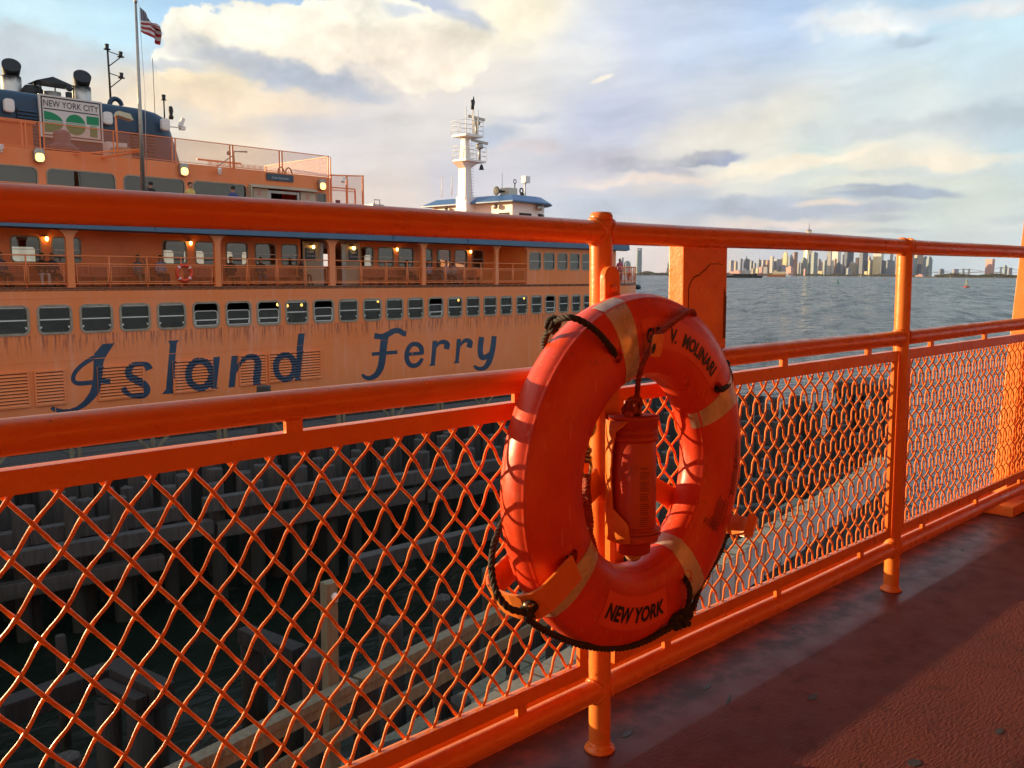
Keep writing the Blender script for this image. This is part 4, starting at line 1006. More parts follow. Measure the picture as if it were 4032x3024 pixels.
G1 = {  # 'Island', traced in one crop of the hull
 'I': [[(490, 105), (578, 98), (555, 135), (525, 180), (505, 215), (495, 245), (487, 290), (483, 360), (478, 402), (470, 440), (455, 480), (430, 515), (395, 550), (350, 585), (300, 610), (240, 628), (180, 630), (130, 622), (100, 605), (95, 590), (110, 577), (130, 580), (150, 592), (190, 600), (240, 597), (290, 580), (330, 550), (365, 510), (390, 470), (405, 430), (412, 400), (418, 330), (420, 230), (425, 178), (450, 150), (475, 120)],
       ribbon([(425, 205), (375, 235), (320, 275), (280, 320), (265, 365), (280, 395), (320, 403), (413, 395)], [34, 34, 32, 32, 33, 32, 34, 34]), [(470, 366), (546, 366), (541, 400), (470, 402)]],
 's': [ribbon([(842, 300), (825, 268), (772, 255), (715, 265), (680, 305), (692, 348), (745, 382), (805, 415), (825, 455), (803, 490), (750, 500), (690, 490), (655, 462), (640, 432)], [60, 50, 32, 40, 52, 58, 60, 58, 52, 46, 36, 36, 42, 46])],
 'l': [[(985, 80), (1068, 75), (1050, 100), (1018, 440), (1026, 480), (937, 484), (968, 450), (998, 110)]],
 'a': [ellring(1222, 334, 88, 102, 52), [(1325, 205), (1377, 200), (1352, 430), (1368, 441), (1300, 445), (1318, 330)]],
 'n': [[(1465, 195), (1513, 193), (1490, 430), (1442, 435)], ribbon([(1497, 320), (1530, 245), (1585, 205), (1640, 207), (1662, 250), (1655, 330), (1650, 412)], [16, 28, 40, 50, 56, 58, 56])],
 'd': [ellring(1868, 280, 72, 92, 46), [(1970, 27), (2019, 23), (1985, 330), (1980, 358), (1995, 377), (1938, 383), (1948, 240)]]}
G2 = {  # 'Ferry'
 'F': [ribbon([(480, 200), (560, 208), (620, 188), (690, 148), (750, 145), (795, 172), (828, 178)], [64, 60, 62, 60, 58, 56, 60]), ribbon([(596, 200), (582, 300), (572, 400), (560, 500), (538, 570), (495, 630), (430, 660), (375, 648), (350, 618)], [84, 78, 76, 74, 70, 60, 50, 40, 28]), [(452, 380), (730, 357), (733, 395), (455, 418)]],
 'e': [ribbon([(835, 402), (1005, 388)], [38, 38]), ribbon([(998, 400), (990, 330), (945, 292), (890, 295), (850, 340), (832, 410), (840, 470), (870, 515), (915, 525), (965, 503), (1005, 445)], [46, 52, 50, 48, 48, 50, 52, 52, 50, 46, 34])],
 'r': [[(1115, 255), (1165, 250), (1140, 505), (1145, 522), (1073, 530), (1095, 500)], ribbon([(1145, 335), (1180, 283), (1232, 266), (1272, 290), (1265, 345)], [18, 36, 48, 62, 58])],
 'r2': [[(1378, 235), (1425, 232), (1400, 470), (1408, 495), (1340, 502), (1362, 470)], ribbon([(1412, 312), (1450, 263), (1492, 248), (1522, 272), (1512, 328)], [18, 36, 48, 62, 56])],
 'y': [ribbon([(1648, 212), (1637, 300), (1634, 380), (1652, 432), (1692, 430), (1745, 388)], [58, 60, 58, 62, 56, 34]), ribbon([(1785, 203), (1775, 300), (1755, 400), (1730, 480), (1690, 540), (1640, 560), (1590, 548), (1568, 522)], [54, 58, 60, 60, 52, 46, 38, 26])]}
LET = []
for G, ox, oy, k in ((G1, 150, 1300, .51989), (G2, 1300, 1250, .36166)):
    for ch, polys in G.items():
        LET.append([[F(ox + a * k, oy + b * k) for a, b in pl_] for pl_ in polys])
ALLP = [p for L in LET for p in L]
for L in LET:
    mb = MB()
    for i, p in enumerate(L): mb.prism(p, -0.006 - 0.002 * i, -0.001)
    fpart(mb, 'letter', M_LETT)
def lv(S0, S1):
    (xa, za), (xb, zb) = F(*S0), F(*S1); return xa, xb, min(za, zb), max(za, zb)
LOUV = [(7.9, 9.45, -3.9, -2.5), (9.75, 11.05, -3.93, -2.60), (11.22, 12.30, -3.93, -2.62), (13.48, 15.30, -3.95, -2.62), (16.50, 18.34, -3.95, -2.60), (19.48, 20.82, -3.90, -2.55), (20.93, 23.72, -3.88, -2.55)]
def painted(mbx, quad_rows):
    """rows of vertices -> faces, blue where the lettering crosses them"""
    R0 = len(mbx.v); nr = len(quad_rows); nc = len(quad_rows[0])
    mbx.v += [tuple(v) for row in quad_rows for v in row]
    for i in range(nr - 1):
        for j in range(nc - 1):
            q = (R0 + i * nc + j, R0 + i * nc + j + 1, R0 + (i + 1) * nc + j + 1, R0 + (i + 1) * nc + j)
            cx = sum(mbx.v[t][0] for t in q) / 4; cz = sum(mbx.v[t][2] for t in q) / 4
            ins = any(inpoly(p, cx, cz) for p in ALLP)
            mbx.f.append(q); mbx.mi.append(1 if ins else 0); mbx.sm.append(False)
for (xa, xb, za, zb) in LOUV:
    fr = MB(); w = 0.06
    def gridbox(x0, x1, z0, z1):
        nx = max(1, int((x1 - x0) / .05)); nz = max(1, int((z1 - z0) / .05))
        painted(fr, [[(x0 + (x1 - x0) * j / nx, -0.07, z0 + (z1 - z0) * i / nz) for j in range(nx + 1)] for i in range(nz + 1)])
        fr.box(x0, x1, -0.069, -0.012, z0, z1)
    gridbox(xa, xb, zb - w, zb); gridbox(xa, xb, za, za + w); gridbox(xa, xa + w, za + w, zb - w); gridbox(xb - w, xb, za + w, zb - w)
    lp = fpart(fr, 'louvre_panel', [M_FER, M_LETT], fixn=False)
    bk = MB(); strip(bk, xa + w, xb - w, za + w, zb - w, -0.0095); fpart(bk, 'louvre_shade', M_DARK, lp, fixn=False)  # dark sheet painted in for the shadow lines between the slats
    ns = 10; h = (zb - za - 2 * w) / ns; nx = int((xb - xa) / .04)
    for i in range(ns):
        z0 = za + w + h * i; sl = MB(); rows = []
        for q in range(4):
            t = q / 3; rows.append([(xa + w + (xb - xa - 2 * w) * j / nx, -0.080 + 0.066 * t, z0 + h * (.02 + .66 * t)) for j in range(nx + 1)])
        painted(sl, rows)
        sl.add([(xa + w, -0.080, z0 + h * .02), (xb - w, -0.080, z0 + h * .02), (xb - w, -0.072, z0 + h * -.04), (xa + w, -0.072, z0 + h * -.04)], [(0, 1, 2, 3)], 0)
        fpart(sl, 'slat', [M_FER, M_LETT], lp, fixn=False)

# ---- promenade: openings, columns, back wall
P0, P1 = 0.44, 2.56
OPEN = [(-28.4, -22.7), (-22.5, -16.8), (-16.6, -10.9), (-10.7, -5.1), (-4.85, .85), (1.1, 6.75), (7.0, 12.62), (12.88, 18.56), (18.82, 24.33), (24.65, 30.02), (30.26, 35.40), (35.63, 38.03)]
wl = MB(); xs = [XL] + [(a[1] + b[0]) / 2 for a, b in zip(OPEN, OPEN[1:])] + [38.06]
for (a, b), xa, xb in zip(OPEN, xs, xs[1:]):
    cell(wl, xa, xb, 0.44, 2.70, (a, b, 0.441, 2.60), [0.01, 0.01, .42, .42], 0.0, 0.16, 6)
ROW2 = [(38.16, 39.22), (39.43, 40.45), (40.67, 41.64), (41.83, 42.8), (43.0, 43.92), (44.12, 45.0), (45.2, 46.05)]
xs = [38.06] + [(a[1] + b[0]) / 2 for a, b in zip(ROW2, ROW2[1:])] + [46.5]
for (a, b), xa, xb in zip(ROW2, xs, xs[1:]):
    cell(wl, xa, xb, 0.95, 2.70, (a + .05, b - .05, 1.33, 2.26), [.16] * 4, 0, 0.1)
strip(wl, 38.06, 46.5, 0.44, 0.95)
wl.add([(46.5, 0, .44), (46.5, 21, .44), (46.5, 21, 2.7), (46.5, 0, 2.7)], [(0, 1, 2, 3)])
fpart(wl, 'deckhouse_side', M_FER, fixn=False)
for (a, b) in ROW2:
    fr = MB(); ringframe(fr, a, b, 1.28, 2.31, .2, .07, -.025, .05); w_ = fpart(fr, 'window', M_ALU)
    gp = MB(); P = rrect(a + .06, b - .06, 1.34, 2.25, [.12] * 4); gp.add([(x, .03, z) for x, z in P], [tuple(range(len(P)))]); fpart(gp, 'pane', M_GLASS, w_, fixn=False)
    fpart(MB().box(a + .07, b - .07, 0, .026, 1.78, 1.805), 'sash_bar', M_WHITE, w_)
fas = MB(); fas.add([(XL, -.30, 2.62), (47.6, -.30, 2.62), (47.6, -.22, 3.06), (XL, -.22, 3.06), (XL, .02, 2.56), (47.6, .02, 2.56), (47.6, .3, 3.06), (XL, .3, 3.06)],
                    [(0, 1, 2, 3), (0, 4, 5, 1), (3, 2, 6, 7), (1, 5, 6, 2)])
fas.add([(47.6, -.3, 2.62), (48.4, 4, 2.62), (48.4, 17, 2.62), (47.6, 21.4, 2.62), (47.3, -.22, 3.06), (48.1, 4, 3.06), (48.1, 17, 3.06), (47.3, 21.4, 3.06)], [(0, 1, 5, 4), (1, 2, 6, 5), (2, 3, 7, 6)])
fpart(fas, 'fascia', M_BLUE)
for x in (15.9, 27.9, 33.0): fpart(MB().box(x, x + .02, -.31, -.2, 2.62, 3.05), 'fascia_joint', M_BLUE)
fpart(MB().box(XL, 47.0, .03, 21.1, 2.705, 3.0), 'upper_deck', M_FERD)
BW = 2.6
bwl = MB()
wins = [(36, 924, 166, 1033), (199, 928, 324, 1033), (636, 948, 739, 1043), (765, 951, 857, 1043), (887, 954, 978, 1045), (1002, 959, 1088, 1046), (1105, 962, 1175, 1049),
        (1417, 976, 1472, 1052), (1487, 976, 1552, 1053), (1567, 978, 1629, 1053), (1655, 980, 1703, 1056), (1719, 984, 1775, 1056), (1789, 985, 1841, 1057), (1857, 987, 1903, 1057)]
BWIN = []
for (a, b, c, d) in wins:
    x0 = F(a, b, BW)[0]; x1 = F(c, d, BW)[0]; BWIN.append((x0, x1))
gaps = [(F(1184, 1000, BW)[0], F(1416, 1000, BW)[0])]      # doorway bay between the seventh and eighth windows
xs_ = [XL]; segs = []
cells = sorted(BWIN); lft = XL
for i, (x0, x1) in enumerate(cells):
    nxt = cells[i + 1][0] if i + 1 < len(cells) else x1 + .6
    rgt = min(x1 + .12, (x1 + nxt) / 2)
    l0 = max(lft, x0 - .12)
    if l0 > lft + 1e-4:
        if not (i == 7): strip(bwl, lft, l0, P0, 2.7, BW)
    cell(bwl, l0, rgt, P0, 2.7, (x0 + .05, x1 - .05, 1.40, 2.36), [.15] * 4, BW, .08)
    lft = rgt
dx0, dx1 = gaps[0]
strip(bwl, BWIN[6][1] + .119, dx0, P0, 2.7, BW)
dA, dB = F(1963, 1040, BW)[0], F(2064, 1040, BW)[0]
strip(bwl, lft, dA, P0, 2.7, BW)
fpart(bwl, 'promenade_wall', M_FERD, fixn=False)
for (x0, x1) in BWIN:
    fr = MB(); ringframe(fr, x0, x1, 1.35, 2.41, .2, .06, BW - .025, BW + .04); w_ = fpart(fr, 'window', M_ALU)
    P = rrect(x0 + .05, x1 - .05, 1.41, 2.35, [.13] * 4); gp = MB(); gp.add([(x, BW + .02, z) for x, z in P], [tuple(range(len(P)))]); fpart(gp, 'pane', M_GLASS2, w_, fixn=False)
    fpart(MB().box(x0 + .06, x1 - .06, BW - .01, BW + .016, 1.87, 1.895), 'sash_bar', M_WHITE, w_)
# saloon behind: far side windows let the evening sky through
sal = MB(); xs = [XL + 2.0 * k for k in range(38)]
for a, b in zip(xs, xs[1:]): cell(sal, a, b, P0, 2.7, (a + .35, b - .35, 1.35, 2.35), [.15] * 4, 18.6, .05)
for x in (17.0, 28.5, 37.4): sal.box(x, x + .1, 7.0, 14.0, P0, 2.7)
sal.box(38.3, 42.2, 4.6, 4.7, P0, 2.7); sal.box(44.2, 45.6, 4.6, 4.7, P0, 2.7)
fpart(sal, 'saloon_lining', M_ROOM, fixn=False)
mb = MB()
for x in [8 + 3.1 * k for k in range(9)]: mb.box(x, x + .9, 5.0, 12.0, P0, P0 + .45); mb.box(x + .4, x + .5, 5, 12, P0 + .45, P0 + .95)
fpart(mb, 'saloon_seating', M_FERD)
# doors: beige double doors with blue notice boards, open in the middle
M_NOTICE = mat('notice_blue', (0.035, 0.055, 0.085), 0.4)
dw = MB(); X = lambda s: F(s, 1040, BW)[0]
drs = [fpart(MB().box(X(a), X(b), BW - .03, BW + .03, P0, 2.56), 'door', M_DOOR) for (a, b) in ((1193, 1262), (1360, 1416))]; dr = drs[0]
nbs = [fpart(MB().box(X(a), X(b), BW - .04, BW - .032, 1.62, 2.26), 'notice_board', M_NOTICE, d_) for a, b, d_ in ((1201, 1241, drs[0]), (1372, 1408, drs[1]))]
M_PALE = mat('pale_print', (0.45, 0.5, 0.55), 0.5)
for (s0, lines, nbo) in ((1201, ('Cabin', 'Entrance'), nbs[0]), (1372, ('Cabin', 'Entrance'), nbs[1])):
    for i, tx in enumerate(lines):
        vs, fs = text_mesh(tx, .17, .002); mbt = MB(); mbt.add([(X(s0) + .1 + a, BW - .042, 2.02 - .2 * i + b) for a, b, c in vs], fs); fpart(mbt, 'lettering', M_PALE, nbo, fixn=False)
fpart(MB().box(X(1262), X(1272), BW - .04, BW + .04, P0, 2.5), 'door_jamb', M_STEELF, dr); fpart(MB().box(X(1345), X(1360), BW - .04, BW + .04, P0, 2.5), 'door_jamb', M_STEELF, dr)
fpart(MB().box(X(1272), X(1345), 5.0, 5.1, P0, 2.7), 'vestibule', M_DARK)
mb = MB(); mb.box(X(2026), X(2036), BW - .03, BW + .02, P0, 2.42); mb.box(X(2052), X(2064), BW - .03, BW + .02, P0, 2.42); mb.box(X(2036), X(2052), BW - .03, BW + .02, P0, 1.32); mb.box(X(2036), X(2052), BW - .03, BW + .02, 2.22, 2.42)
dr2 = fpart(mb, 'door', M_WHITE); fpart(MB().box(X(2036), X(2052), BW - .01, BW, 1.32, 2.22), 'pane', M_GLASS2, dr2)
fpart(MB().box(dA, dB, 4.0, 4.1, P0, 2.7), 'vestibule', M_DARK)
fpart(MB().box(38.05, 38.10, .2, BW, P0, 2.7), 'promenade_end_wall', M_FERD)
# promenade lamps
for (s, t) in ((100, 898), (360, 910), (680, 925), (700 + .31646 * 600, 933), (700 + .31646 * 1480, 946), (1330, 953), (1300 + .31646 * 750, 961), (1300 + .31646 * 1690, 974), (1968, 978)):
    x, z = F(s, t, .9); mb = MB(); mb.lathe([(.0001, 2.60), (.07, 2.605), (.09, 2.64), (.095, 2.70)], 12, (x, .9, 0)); fpart(mb, 'ceiling_lamp', M_LAMPP)
for (s, t) in ((184, 930), (751, 950), (700 + .31646 * 1690, 970), (700 + .31646 * 2195, 975), (1300 + .31646 * 290, 976), (1300 + .31646 * 835, 980), (1300 + .31646 * 1750, 990)):
    x, z = F(s, t, BW - .15); mb = MB(); z = 2.33
    mb.lathe([(.0001, z - .12), (.045, z - .10), (.06, z - .03), (.055, z + .03), (.03, z + .05)], 12, (x, BW - .15, 0)); l_ = fpart(mb, 'bulkhead_lamp', M_LAMPP)
    mb = MB(); mb.box(x - .16, x + .05, BW - .2, BW, z + .055, z + .1); fpart(mb, 'lamp_bracket', M_BLKM, l_)
# promenade railing: same pattern as ours
pr = MB()
prail = None
posts = [8.6, 10.0, 11.22, 14.2, 15.68, 17.1, 20.12, 21.57, 23.04, 26.2, 27.75, 29.1, 31.7, 33.1, 34.35, 36.9, 3.0, 4.5]
mb = MB()
for (a, b) in OPEN:
    if b < 2: continue
    for z in (1.62, 1.32, .57): mb.tube([(a, .1, z), (b, .1, z)], .025, 8, caps=False)
prail = fpart(mb, 'promenade_rail', M_FER)
for x in posts: fpart(MB().cyl((x, .1, P0), (x, .1, 1.62), .026, seg=8), 'rail_post', M_FER, prail)
for (a, b) in OPEN:
    if b < 2: continue
    xs = [a + .04] + [p for p in posts if a < p < b] + [b - .04]; xs.sort()
    for p, q in zip(xs, xs[1:]):
        m1 = MB(); x0, x1 = p + .05, q - .05
        m1.box(x0, x1, .09, .105, 1.235, 1.265); m1.box(x0, x1, .09, .105, .63, .66); m1.box(x0, x0 + .03, .09, .105, .66, 1.235); m1.box(x1 - .03, x1, .09, .105, .66, 1.235)
        fo = fpart(m1, 'mesh_panel', M_FER, prail)
        m2 = MB(); strip(m2, x0 + .03, x1 - .03, .66, 1.235, .098); fpart(m2, 'wire_mesh', M_MESH, fo, fixn=False)

# ---- upper deck cabin
CY = 3.0; CT = 5.80; CF = 3.06
cw = MB()
def cx_(s): return F(s, 700, CY)[0]
CW = [(8.3, 10.2), (cx_(-40), cx_(150)), (cx_(182), cx_(455)), (cx_(484), cx_(727)), (cx_(756), cx_(971))]
lft = -10.5
for i, (a, b) in enumerate(CW):
    strip(cw, lft, a - .1, CF, CT, CY); cell(cw, a - .1, b + .1, CF, CT, (a + .04, b - .04, 3.9, 5.06), [.22] * 4, CY, .08); lft = b + .1
eA, eB = cx_(985), cx_(1238); eC = cx_(1297)
strip(cw, lft, eA, CF, CT, CY); strip(cw, eA, eB, 5.08, CT, CY)
sA, sB = cx_(1243), cx_(1283)
cell(cw, eB, eC, CF, CT, (sA + .03, sB - .03, 3.9, 4.98), [.12] * 4, CY, .08)
cw.add([(-10.5, CY, CF), (-10.5, 18.2, CF), (-10.5, 18.2, CT), (-10.5, CY, CT)], [(0, 1, 2, 3)])
cw.add([(eC, CY, CF), (eC, 18.2, CF), (eC, 18.2, CT), (eC, CY, CT)], [(0, 1, 2, 3)])
cw.box(-10.5, eC - .01, CY + .01, 18.2, CT - .05, CT - .01)
fpart(cw, 'upper_cabin', M_FER, fixn=False)
for (a, b) in CW + [(sA, sB)]:
    fr = MB(); ringframe(fr, a, b, 3.86, 5.10 if b - a > 1 else 5.0, .24 if b - a > 1 else .12, .05, CY - .025, CY + .03); w_ = fpart(fr, 'window', M_ALU)
    P = rrect(a + .04, b - .04, 3.90, 5.06 if b - a > 1 else 4.96, [.2] * 4 if b - a > 1 else [.1] * 4); gp = MB(); gp.add([(x, CY + .02, z) for x, z in P], [tuple(range(len(P)))]); fpart(gp, 'pane', M_GLASS2, w_, fixn=False)
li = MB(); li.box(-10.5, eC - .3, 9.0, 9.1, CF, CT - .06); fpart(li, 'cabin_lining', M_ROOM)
mb = MB(); mb.box(cx_(300), cx_(372), 5.5, 5.6, CF, 5.3); mb.box(cx_(1010), cx_(1050), 6.4, 6.5, CF, 5.2); fpart(mb, 'cabin_partition', M_DOOR)
# entrance: sliding beige doors under a canopy
eo = fpart(MB().box(cx_(990), cx_(1049), CY - .12, CY - .04, CF, 4.98), 'sliding_door', M_DOOR); fpart(MB().box(cx_(1177), cx_(1236), CY - .12, CY - .04, CF, 4.98), 'sliding_door', M_DOOR)
cp = MB(); a, b = cx_(978), cx_(1241)
cp.add([(a, CY - .02, 5.16), (b, CY - .02, 5.16), (b - .05, CY - .34, 5.0), (a + .05, CY - .34, 5.0), (a, CY - .02, 5.0), (b, CY - .02, 5.0)], [(0, 1, 2, 3), (4, 3, 2, 5), (0, 3, 4), (1, 5, 2)])
cp.box(a - .05, a + .02, CY - .3, CY - .01, CF, 5.05); fpart(cp, 'canopy', M_DOOR, eo)
jm = MB(); jm.box(cx_(1049), cx_(1061), CY - .1, CY, CF, 4.92); jm.box(cx_(1164), cx_(1173), CY - .1, CY, CF, 4.92); jm.box(cx_(1061), cx_(1164), CY - .08, CY, 4.80, 4.92); fpart(jm, 'door_jamb', M_STEELF, eo)
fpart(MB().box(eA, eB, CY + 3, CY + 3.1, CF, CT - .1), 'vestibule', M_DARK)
M_PINK = mat('pink_sticker', (0.50, 0.16, 0.17), 0.5)
for s, t in ((1021, 760), (1210, 777)):
    x, z = F(s, t, CY - .12); mb = MB(); g = .22 / 7
    for i in range(3):
        mb.add([(x - .11, CY - .1225, z - .11 + i * .085), (x + .11, CY - .1225, z - .10 + i * .085), (x + .11, CY - .1225, z - .055 + i * .085), (x - .11, CY - .1225, z - .065 + i * .085)], [(0, 1, 2, 3)])
    fpart(mb, 'sticker', M_PINK, eo, fixn=False)
x, z = F(1047, 677, CY); x1, z1 = F(1153, 710, CY)
mb = MB(); mb.box(x, x1, CY - .06, CY - .004, 5.40, 5.72); sg = fpart(mb, 'entrance_sign', mat('sign_slate', (0.055, 0.075, 0.10), 0.5))
vs, fs = text_mesh('Cabin Entrance', .21, .001); W = max(v[0] for v in vs); sc_ = (x1 - x) * .62 / W
mbt = MB(); mbt.add([(x + (x1 - x) * .19 + a * sc_, CY - .064, 5.49 + b * sc_) for a, b, c in vs], fs); fpart(mbt, 'lettering', M_PALE, sg, fixn=False)
def floodlamp(x, y, z, lit):
    mb = MB(); P = rrect(x - .19, x + .19, z - .27, z + .27, [.12] * 4, 4); mb.prism(P, y - .24, y - .02); b_ = fpart(mb, 'floodlight', M_STEELF if lit else M_WHITE, bevel=.02)
    mb = MB(); P = rrect(x - .155, x + .155, z - .235, z + (.08 if lit else .02), [.11] * 4, 4); mb.prism(P, y - .262, y - .243); fpart(mb, 'lamp_glass', M_LAMP if lit else M_LAMPD, b_, bevel=.008)
    return b_
for s, t in ((155, 612), (725, 668), (1270, 727)):
    x, z = F(s, t, CY - .2); floodlamp(x, CY, z, True)
def camera_box(s, t, y):
    x, z = F(s, t, y - .3); mb = MB(); mb.beam((x - .16, y - .55, z - .06), (x + .06, y - .2, z + .05), .14, .15); mb.beam((x + .03, y - .25, z), (x + .08, y, z + .02), .06, .06); mb.lathe([(.0001, -.09), (.07, -.08), (.075, 0), (.0001, .02)], 10, (x - .02, y - .3, z - .12)); return fpart(mb, 'security_camera', M_WHITE)
camera_box(866, 670, CY); camera_box(4, 580, CY)
# mesh fence along the cabin roof
fpx = [455, 684, 910, 1104]
fx = [-10.5, -5, 0, 5.5, 9.2, F(95, 560, CY)[0], F(155, 560, CY)[0] + .1] + [F(s, 580, CY)[0] for s in fpx] + [eC]
fz0, fz1 = 5.86, 6.85
mb = MB(); mb.box(-10.5, eC, CY - .03, CY + .02, fz1 - .04, fz1); mb.box(-10.5, eC, CY - .02, CY + .01, fz0 - .03, fz0); fence = fpart(mb, 'roof_fence', M_FER)
for x in fx[1:]:
    for d in (-.07, .07): fpart(MB().box(x + d - .025, x + d + .025, CY - .03, CY + .02, CT - .02, fz1 - .04), 'fence_post', M_FER, fence)
for a, b in zip(fx, fx[1:]):
    m2 = MB(); strip(m2, a + .1, b - .1, fz0, fz1 - .06, CY); fpart(m2, 'wire_mesh', M_MESHF, fence, fixn=False)
m2 = MB(); m2.add([(eC, CY, fz0), (eC, 9, fz0), (eC, 9, fz1), (eC, CY, fz1)], [(0, 1, 2, 3)]); fpart(m2, 'wire_mesh', M_MESHF, fence, fixn=False)
mb = MB(); mb.box(eC - .03, eC + .03, CY, 9, fz1 - .04, fz1); mb.box(eC - .03, eC + .03, 8.95, 9.05, CT, fz1); mb.box(eC - 4.0, eC - 1.5, 8.9, 9.0, fz1 - .08, fz1); fpart(mb, 'fence_rail', M_FER, fence)
m2 = MB(); strip(m2, eC - 3.4, eC, fz0 - .1, fz1 - .05, 9.0); fpart(m2, 'wire_mesh', M_MESHF, fence, fixn=False)
# gate cage beyond the cabin corner
gx0, gx1 = eC + .05, F(1428, 690, CY)[0]; gx2 = F(1365, 700, CY)[0]; gx3 = F(1398, 750, CY)[0]
gc = MB()
for x, z1 in ((gx0 + .03, 5.98), (gx2, 6.0), (gx1, 6.08)): gc.box(x - .04, x + .04, CY - .04, CY + .04, CF, z1)
gc.beam((gx0, CY, 5.92), (gx1, CY, 6.04), .05, .06); gc.box(gx0, gx3, CY - .03, CY + .03, 5.30, 5.36); gc.box(gx3 - .03, gx3 + .03, CY - .03, CY + .03, CF, 5.30); gc.box(gx0, gx3, CY - .02, CY + .02, 5.18, 5.22)
go = fpart(gc, 'gate_cage', M_FER)
m2 = MB(); strip(m2, gx0, gx1, CF, 5.98, CY + .01); fpart(m2, 'wire_mesh', M_MESHF, go, fixn=False)
x, z = F(1333, 797, CY - .1); fpart(MB().box(x - .13, x + .13, CY - .06, CY - .02, z - .15, z + .12), 'warning_plate', mat('dull_red', (0.18, 0.02, 0.025), 0.5), go)
x, z = F(1350, 710, CY - .3); mb = MB(); mb.lathe([(.0001, z - .14), (.09, z - .1), (.1, z - .02), (.07, z + .05)], 12, (x, CY - .3, 0)); mb.box(x - .05, x + .3, CY - .33, CY - .27, z + .05, z + .12); fpart(mb, 'dome_camera', M_WHITE)
# rail at the upper deck's edge
mb = MB()
for z in (CF + 1.1, CF + .75, CF + .4): mb.tube([(XL, -.05, z), (46.5, -.05, z)], .025, 6)
er = fpart(mb, 'edge_rail', M_FER)
for k in range(39): fpart(MB().cyl((-28.4 + 1.95 * k, -.05, CF), (-28.4 + 1.95 * k, -.05, CF + 1.1), .025, seg=6), 'rail_post', M_FER, er)
# roof clutter seen over our rail to the right of the cabin
for (s0, s1, t) in ((1468, 1512, 803),):
    xa, z0 = F(s0, t, 6); xb, _ = F(s1, t, 6); mb = MB(); mb.box(xa, xb, 6, 6.8, CF, z0); mb.tube([(xa + .1, 6, z0), (xa + .1, 6, z0 + .25), (xa + .5, 6, z0 + .25), (xa + .5, 6, z0)], .03, 6); fpart(mb, 'deck_locker', M_STEELF)

# ---- funnel casing
SY0 = 6.0
def stadium(xl, xr, y0, y1, z, n=12):
    """plan with a rounded right-hand end"""
    rad = 1.3; pts = [(xl, y0, z), (xr - rad - 1.0, y0, z)]
    for k in range(0, n + 1): t = R_(-90 + 90 * k / n); pts.append((xr - rad + rad * math.cos(t), y0 + rad + rad * math.sin(t), z))
    for k in range(0, n + 1): t = R_(90 * k / n); pts.append((xr - rad + rad * math.cos(t), y1 - rad + rad * math.sin(t), z))
    return pts + [(xl, y1, z)]
lev = [(CT - .05, 20.75, 0.0), (6.9, 20.45, .02), (7.6, 20.25, .03), (8.0, 20.1, .05), (8.25, 19.95, .09), (8.40, 19.7, .18), (8.48, 19.4, .32), (8.52, 19.0, .5)]
mb = MB(); rings = [stadium(-4.5, xr, SY0 + ins, 13.0 - ins, z) for z, xr, ins in lev]; m = len(rings[0])
mb.add([p for q in rings for p in q], [(i * m + k, i * m + (k + 1) % m, (i + 1) * m + (k + 1) % m, (i + 1) * m + k) for i in range(len(rings) - 1) for k in range(m)] + [tuple((len(rings) - 1) * m + k for k in range(m))], 0, True)
stack = fpart(mb, 'funnel_casing', M_NAVY)
es = stack.modifiers.new('e', 'EDGE_SPLIT'); es.split_angle = R_(40)
# sign board: NEW YORK CITY over the green stripe letters
M_SIGNW = mat('sign_white', (0.66, 0.62, 0.58), 0.45); M_SIGNK = mat('sign_black', (0.03, 0.03, 0.03), 0.5); M_GREEN = mat('sign_green', (0.0, 0.24, 0.085), 0.45)
gx0, gx1, gz0, gz1 = 13.97, 16.57, 6.69, 8.45; gy = SY0 - .12
sgn = fpart(MB().box(gx0, gx1, gy, SY0 + .02, gz0, gz1), 'sign_board', M_SIGNW)
mb = MB(); i = .07; w = .055
for q in ((gx0 + i, gx1 - i, gz1 - i - w, gz1 - i), (gx0 + i, gx1 - i, gz0 + i, gz0 + i + w), (gx0 + i, gx0 + i + w, gz0 + i + w, gz1 - i - w), (gx1 - i - w, gx1 - i, gz0 + i + w, gz1 - i - w)): mb.box(q[0], q[1], gy - .006, gy - .001, q[2], q[3])
mb.box(gx0 + .17, gx1 - .17, gy - .006, gy - .001, gz1 - .60, gz1 - .555); fpart(mb, 'sign_border', M_SIGNK, sgn)
vs, fs = text_mesh('NEW YORK CITY', 1.0, 0.005); W = max(v[0] for v in vs); sc_ = (gx1 - gx0 - .34) / W
mbt = MB(); mbt.add([(gx0 + .17 + a * sc_, gy - .008, gz1 - .47 + b * sc_ * 1.25) for a, b, c in vs], fs); fpart(mbt, 'lettering', M_SIGNK, sgn, fixn=False)
zc0, zc1 = gz0 + .20, gz0 + 1.08; hh = zc1 - zc0; cw_ = (gx1 - gx0 - .34)
bands = [(0, .40), (.46, .485), (.53, .56), (.60, 1.0)]
mb = MB(); n = 14
def bandpoly(fn, z0, z1):
    L, Rr = [], []
    for k in range(n + 1):
        z = z0 + (z1 - z0) * k / n; a, b = fn(z); L.append((a, z)); Rr.append((b, z))
    return L + Rr[::-1]
xd = gx0 + .17; rO = hh / 2
def fD(z): q = (z - (zc0 + rO)) / rO; return xd, xd + .02 + .74 * math.sqrt(max(0, 1 - q * q)) * (1 if abs(q) < 1 else 0) + .0
def fO(z): q = (z - (zc0 + rO)) / rO; s_ = .41 * math.sqrt(max(0.0004, 1 - q * q)); return xd + 1.27 - s_, xd + 1.27 + s_
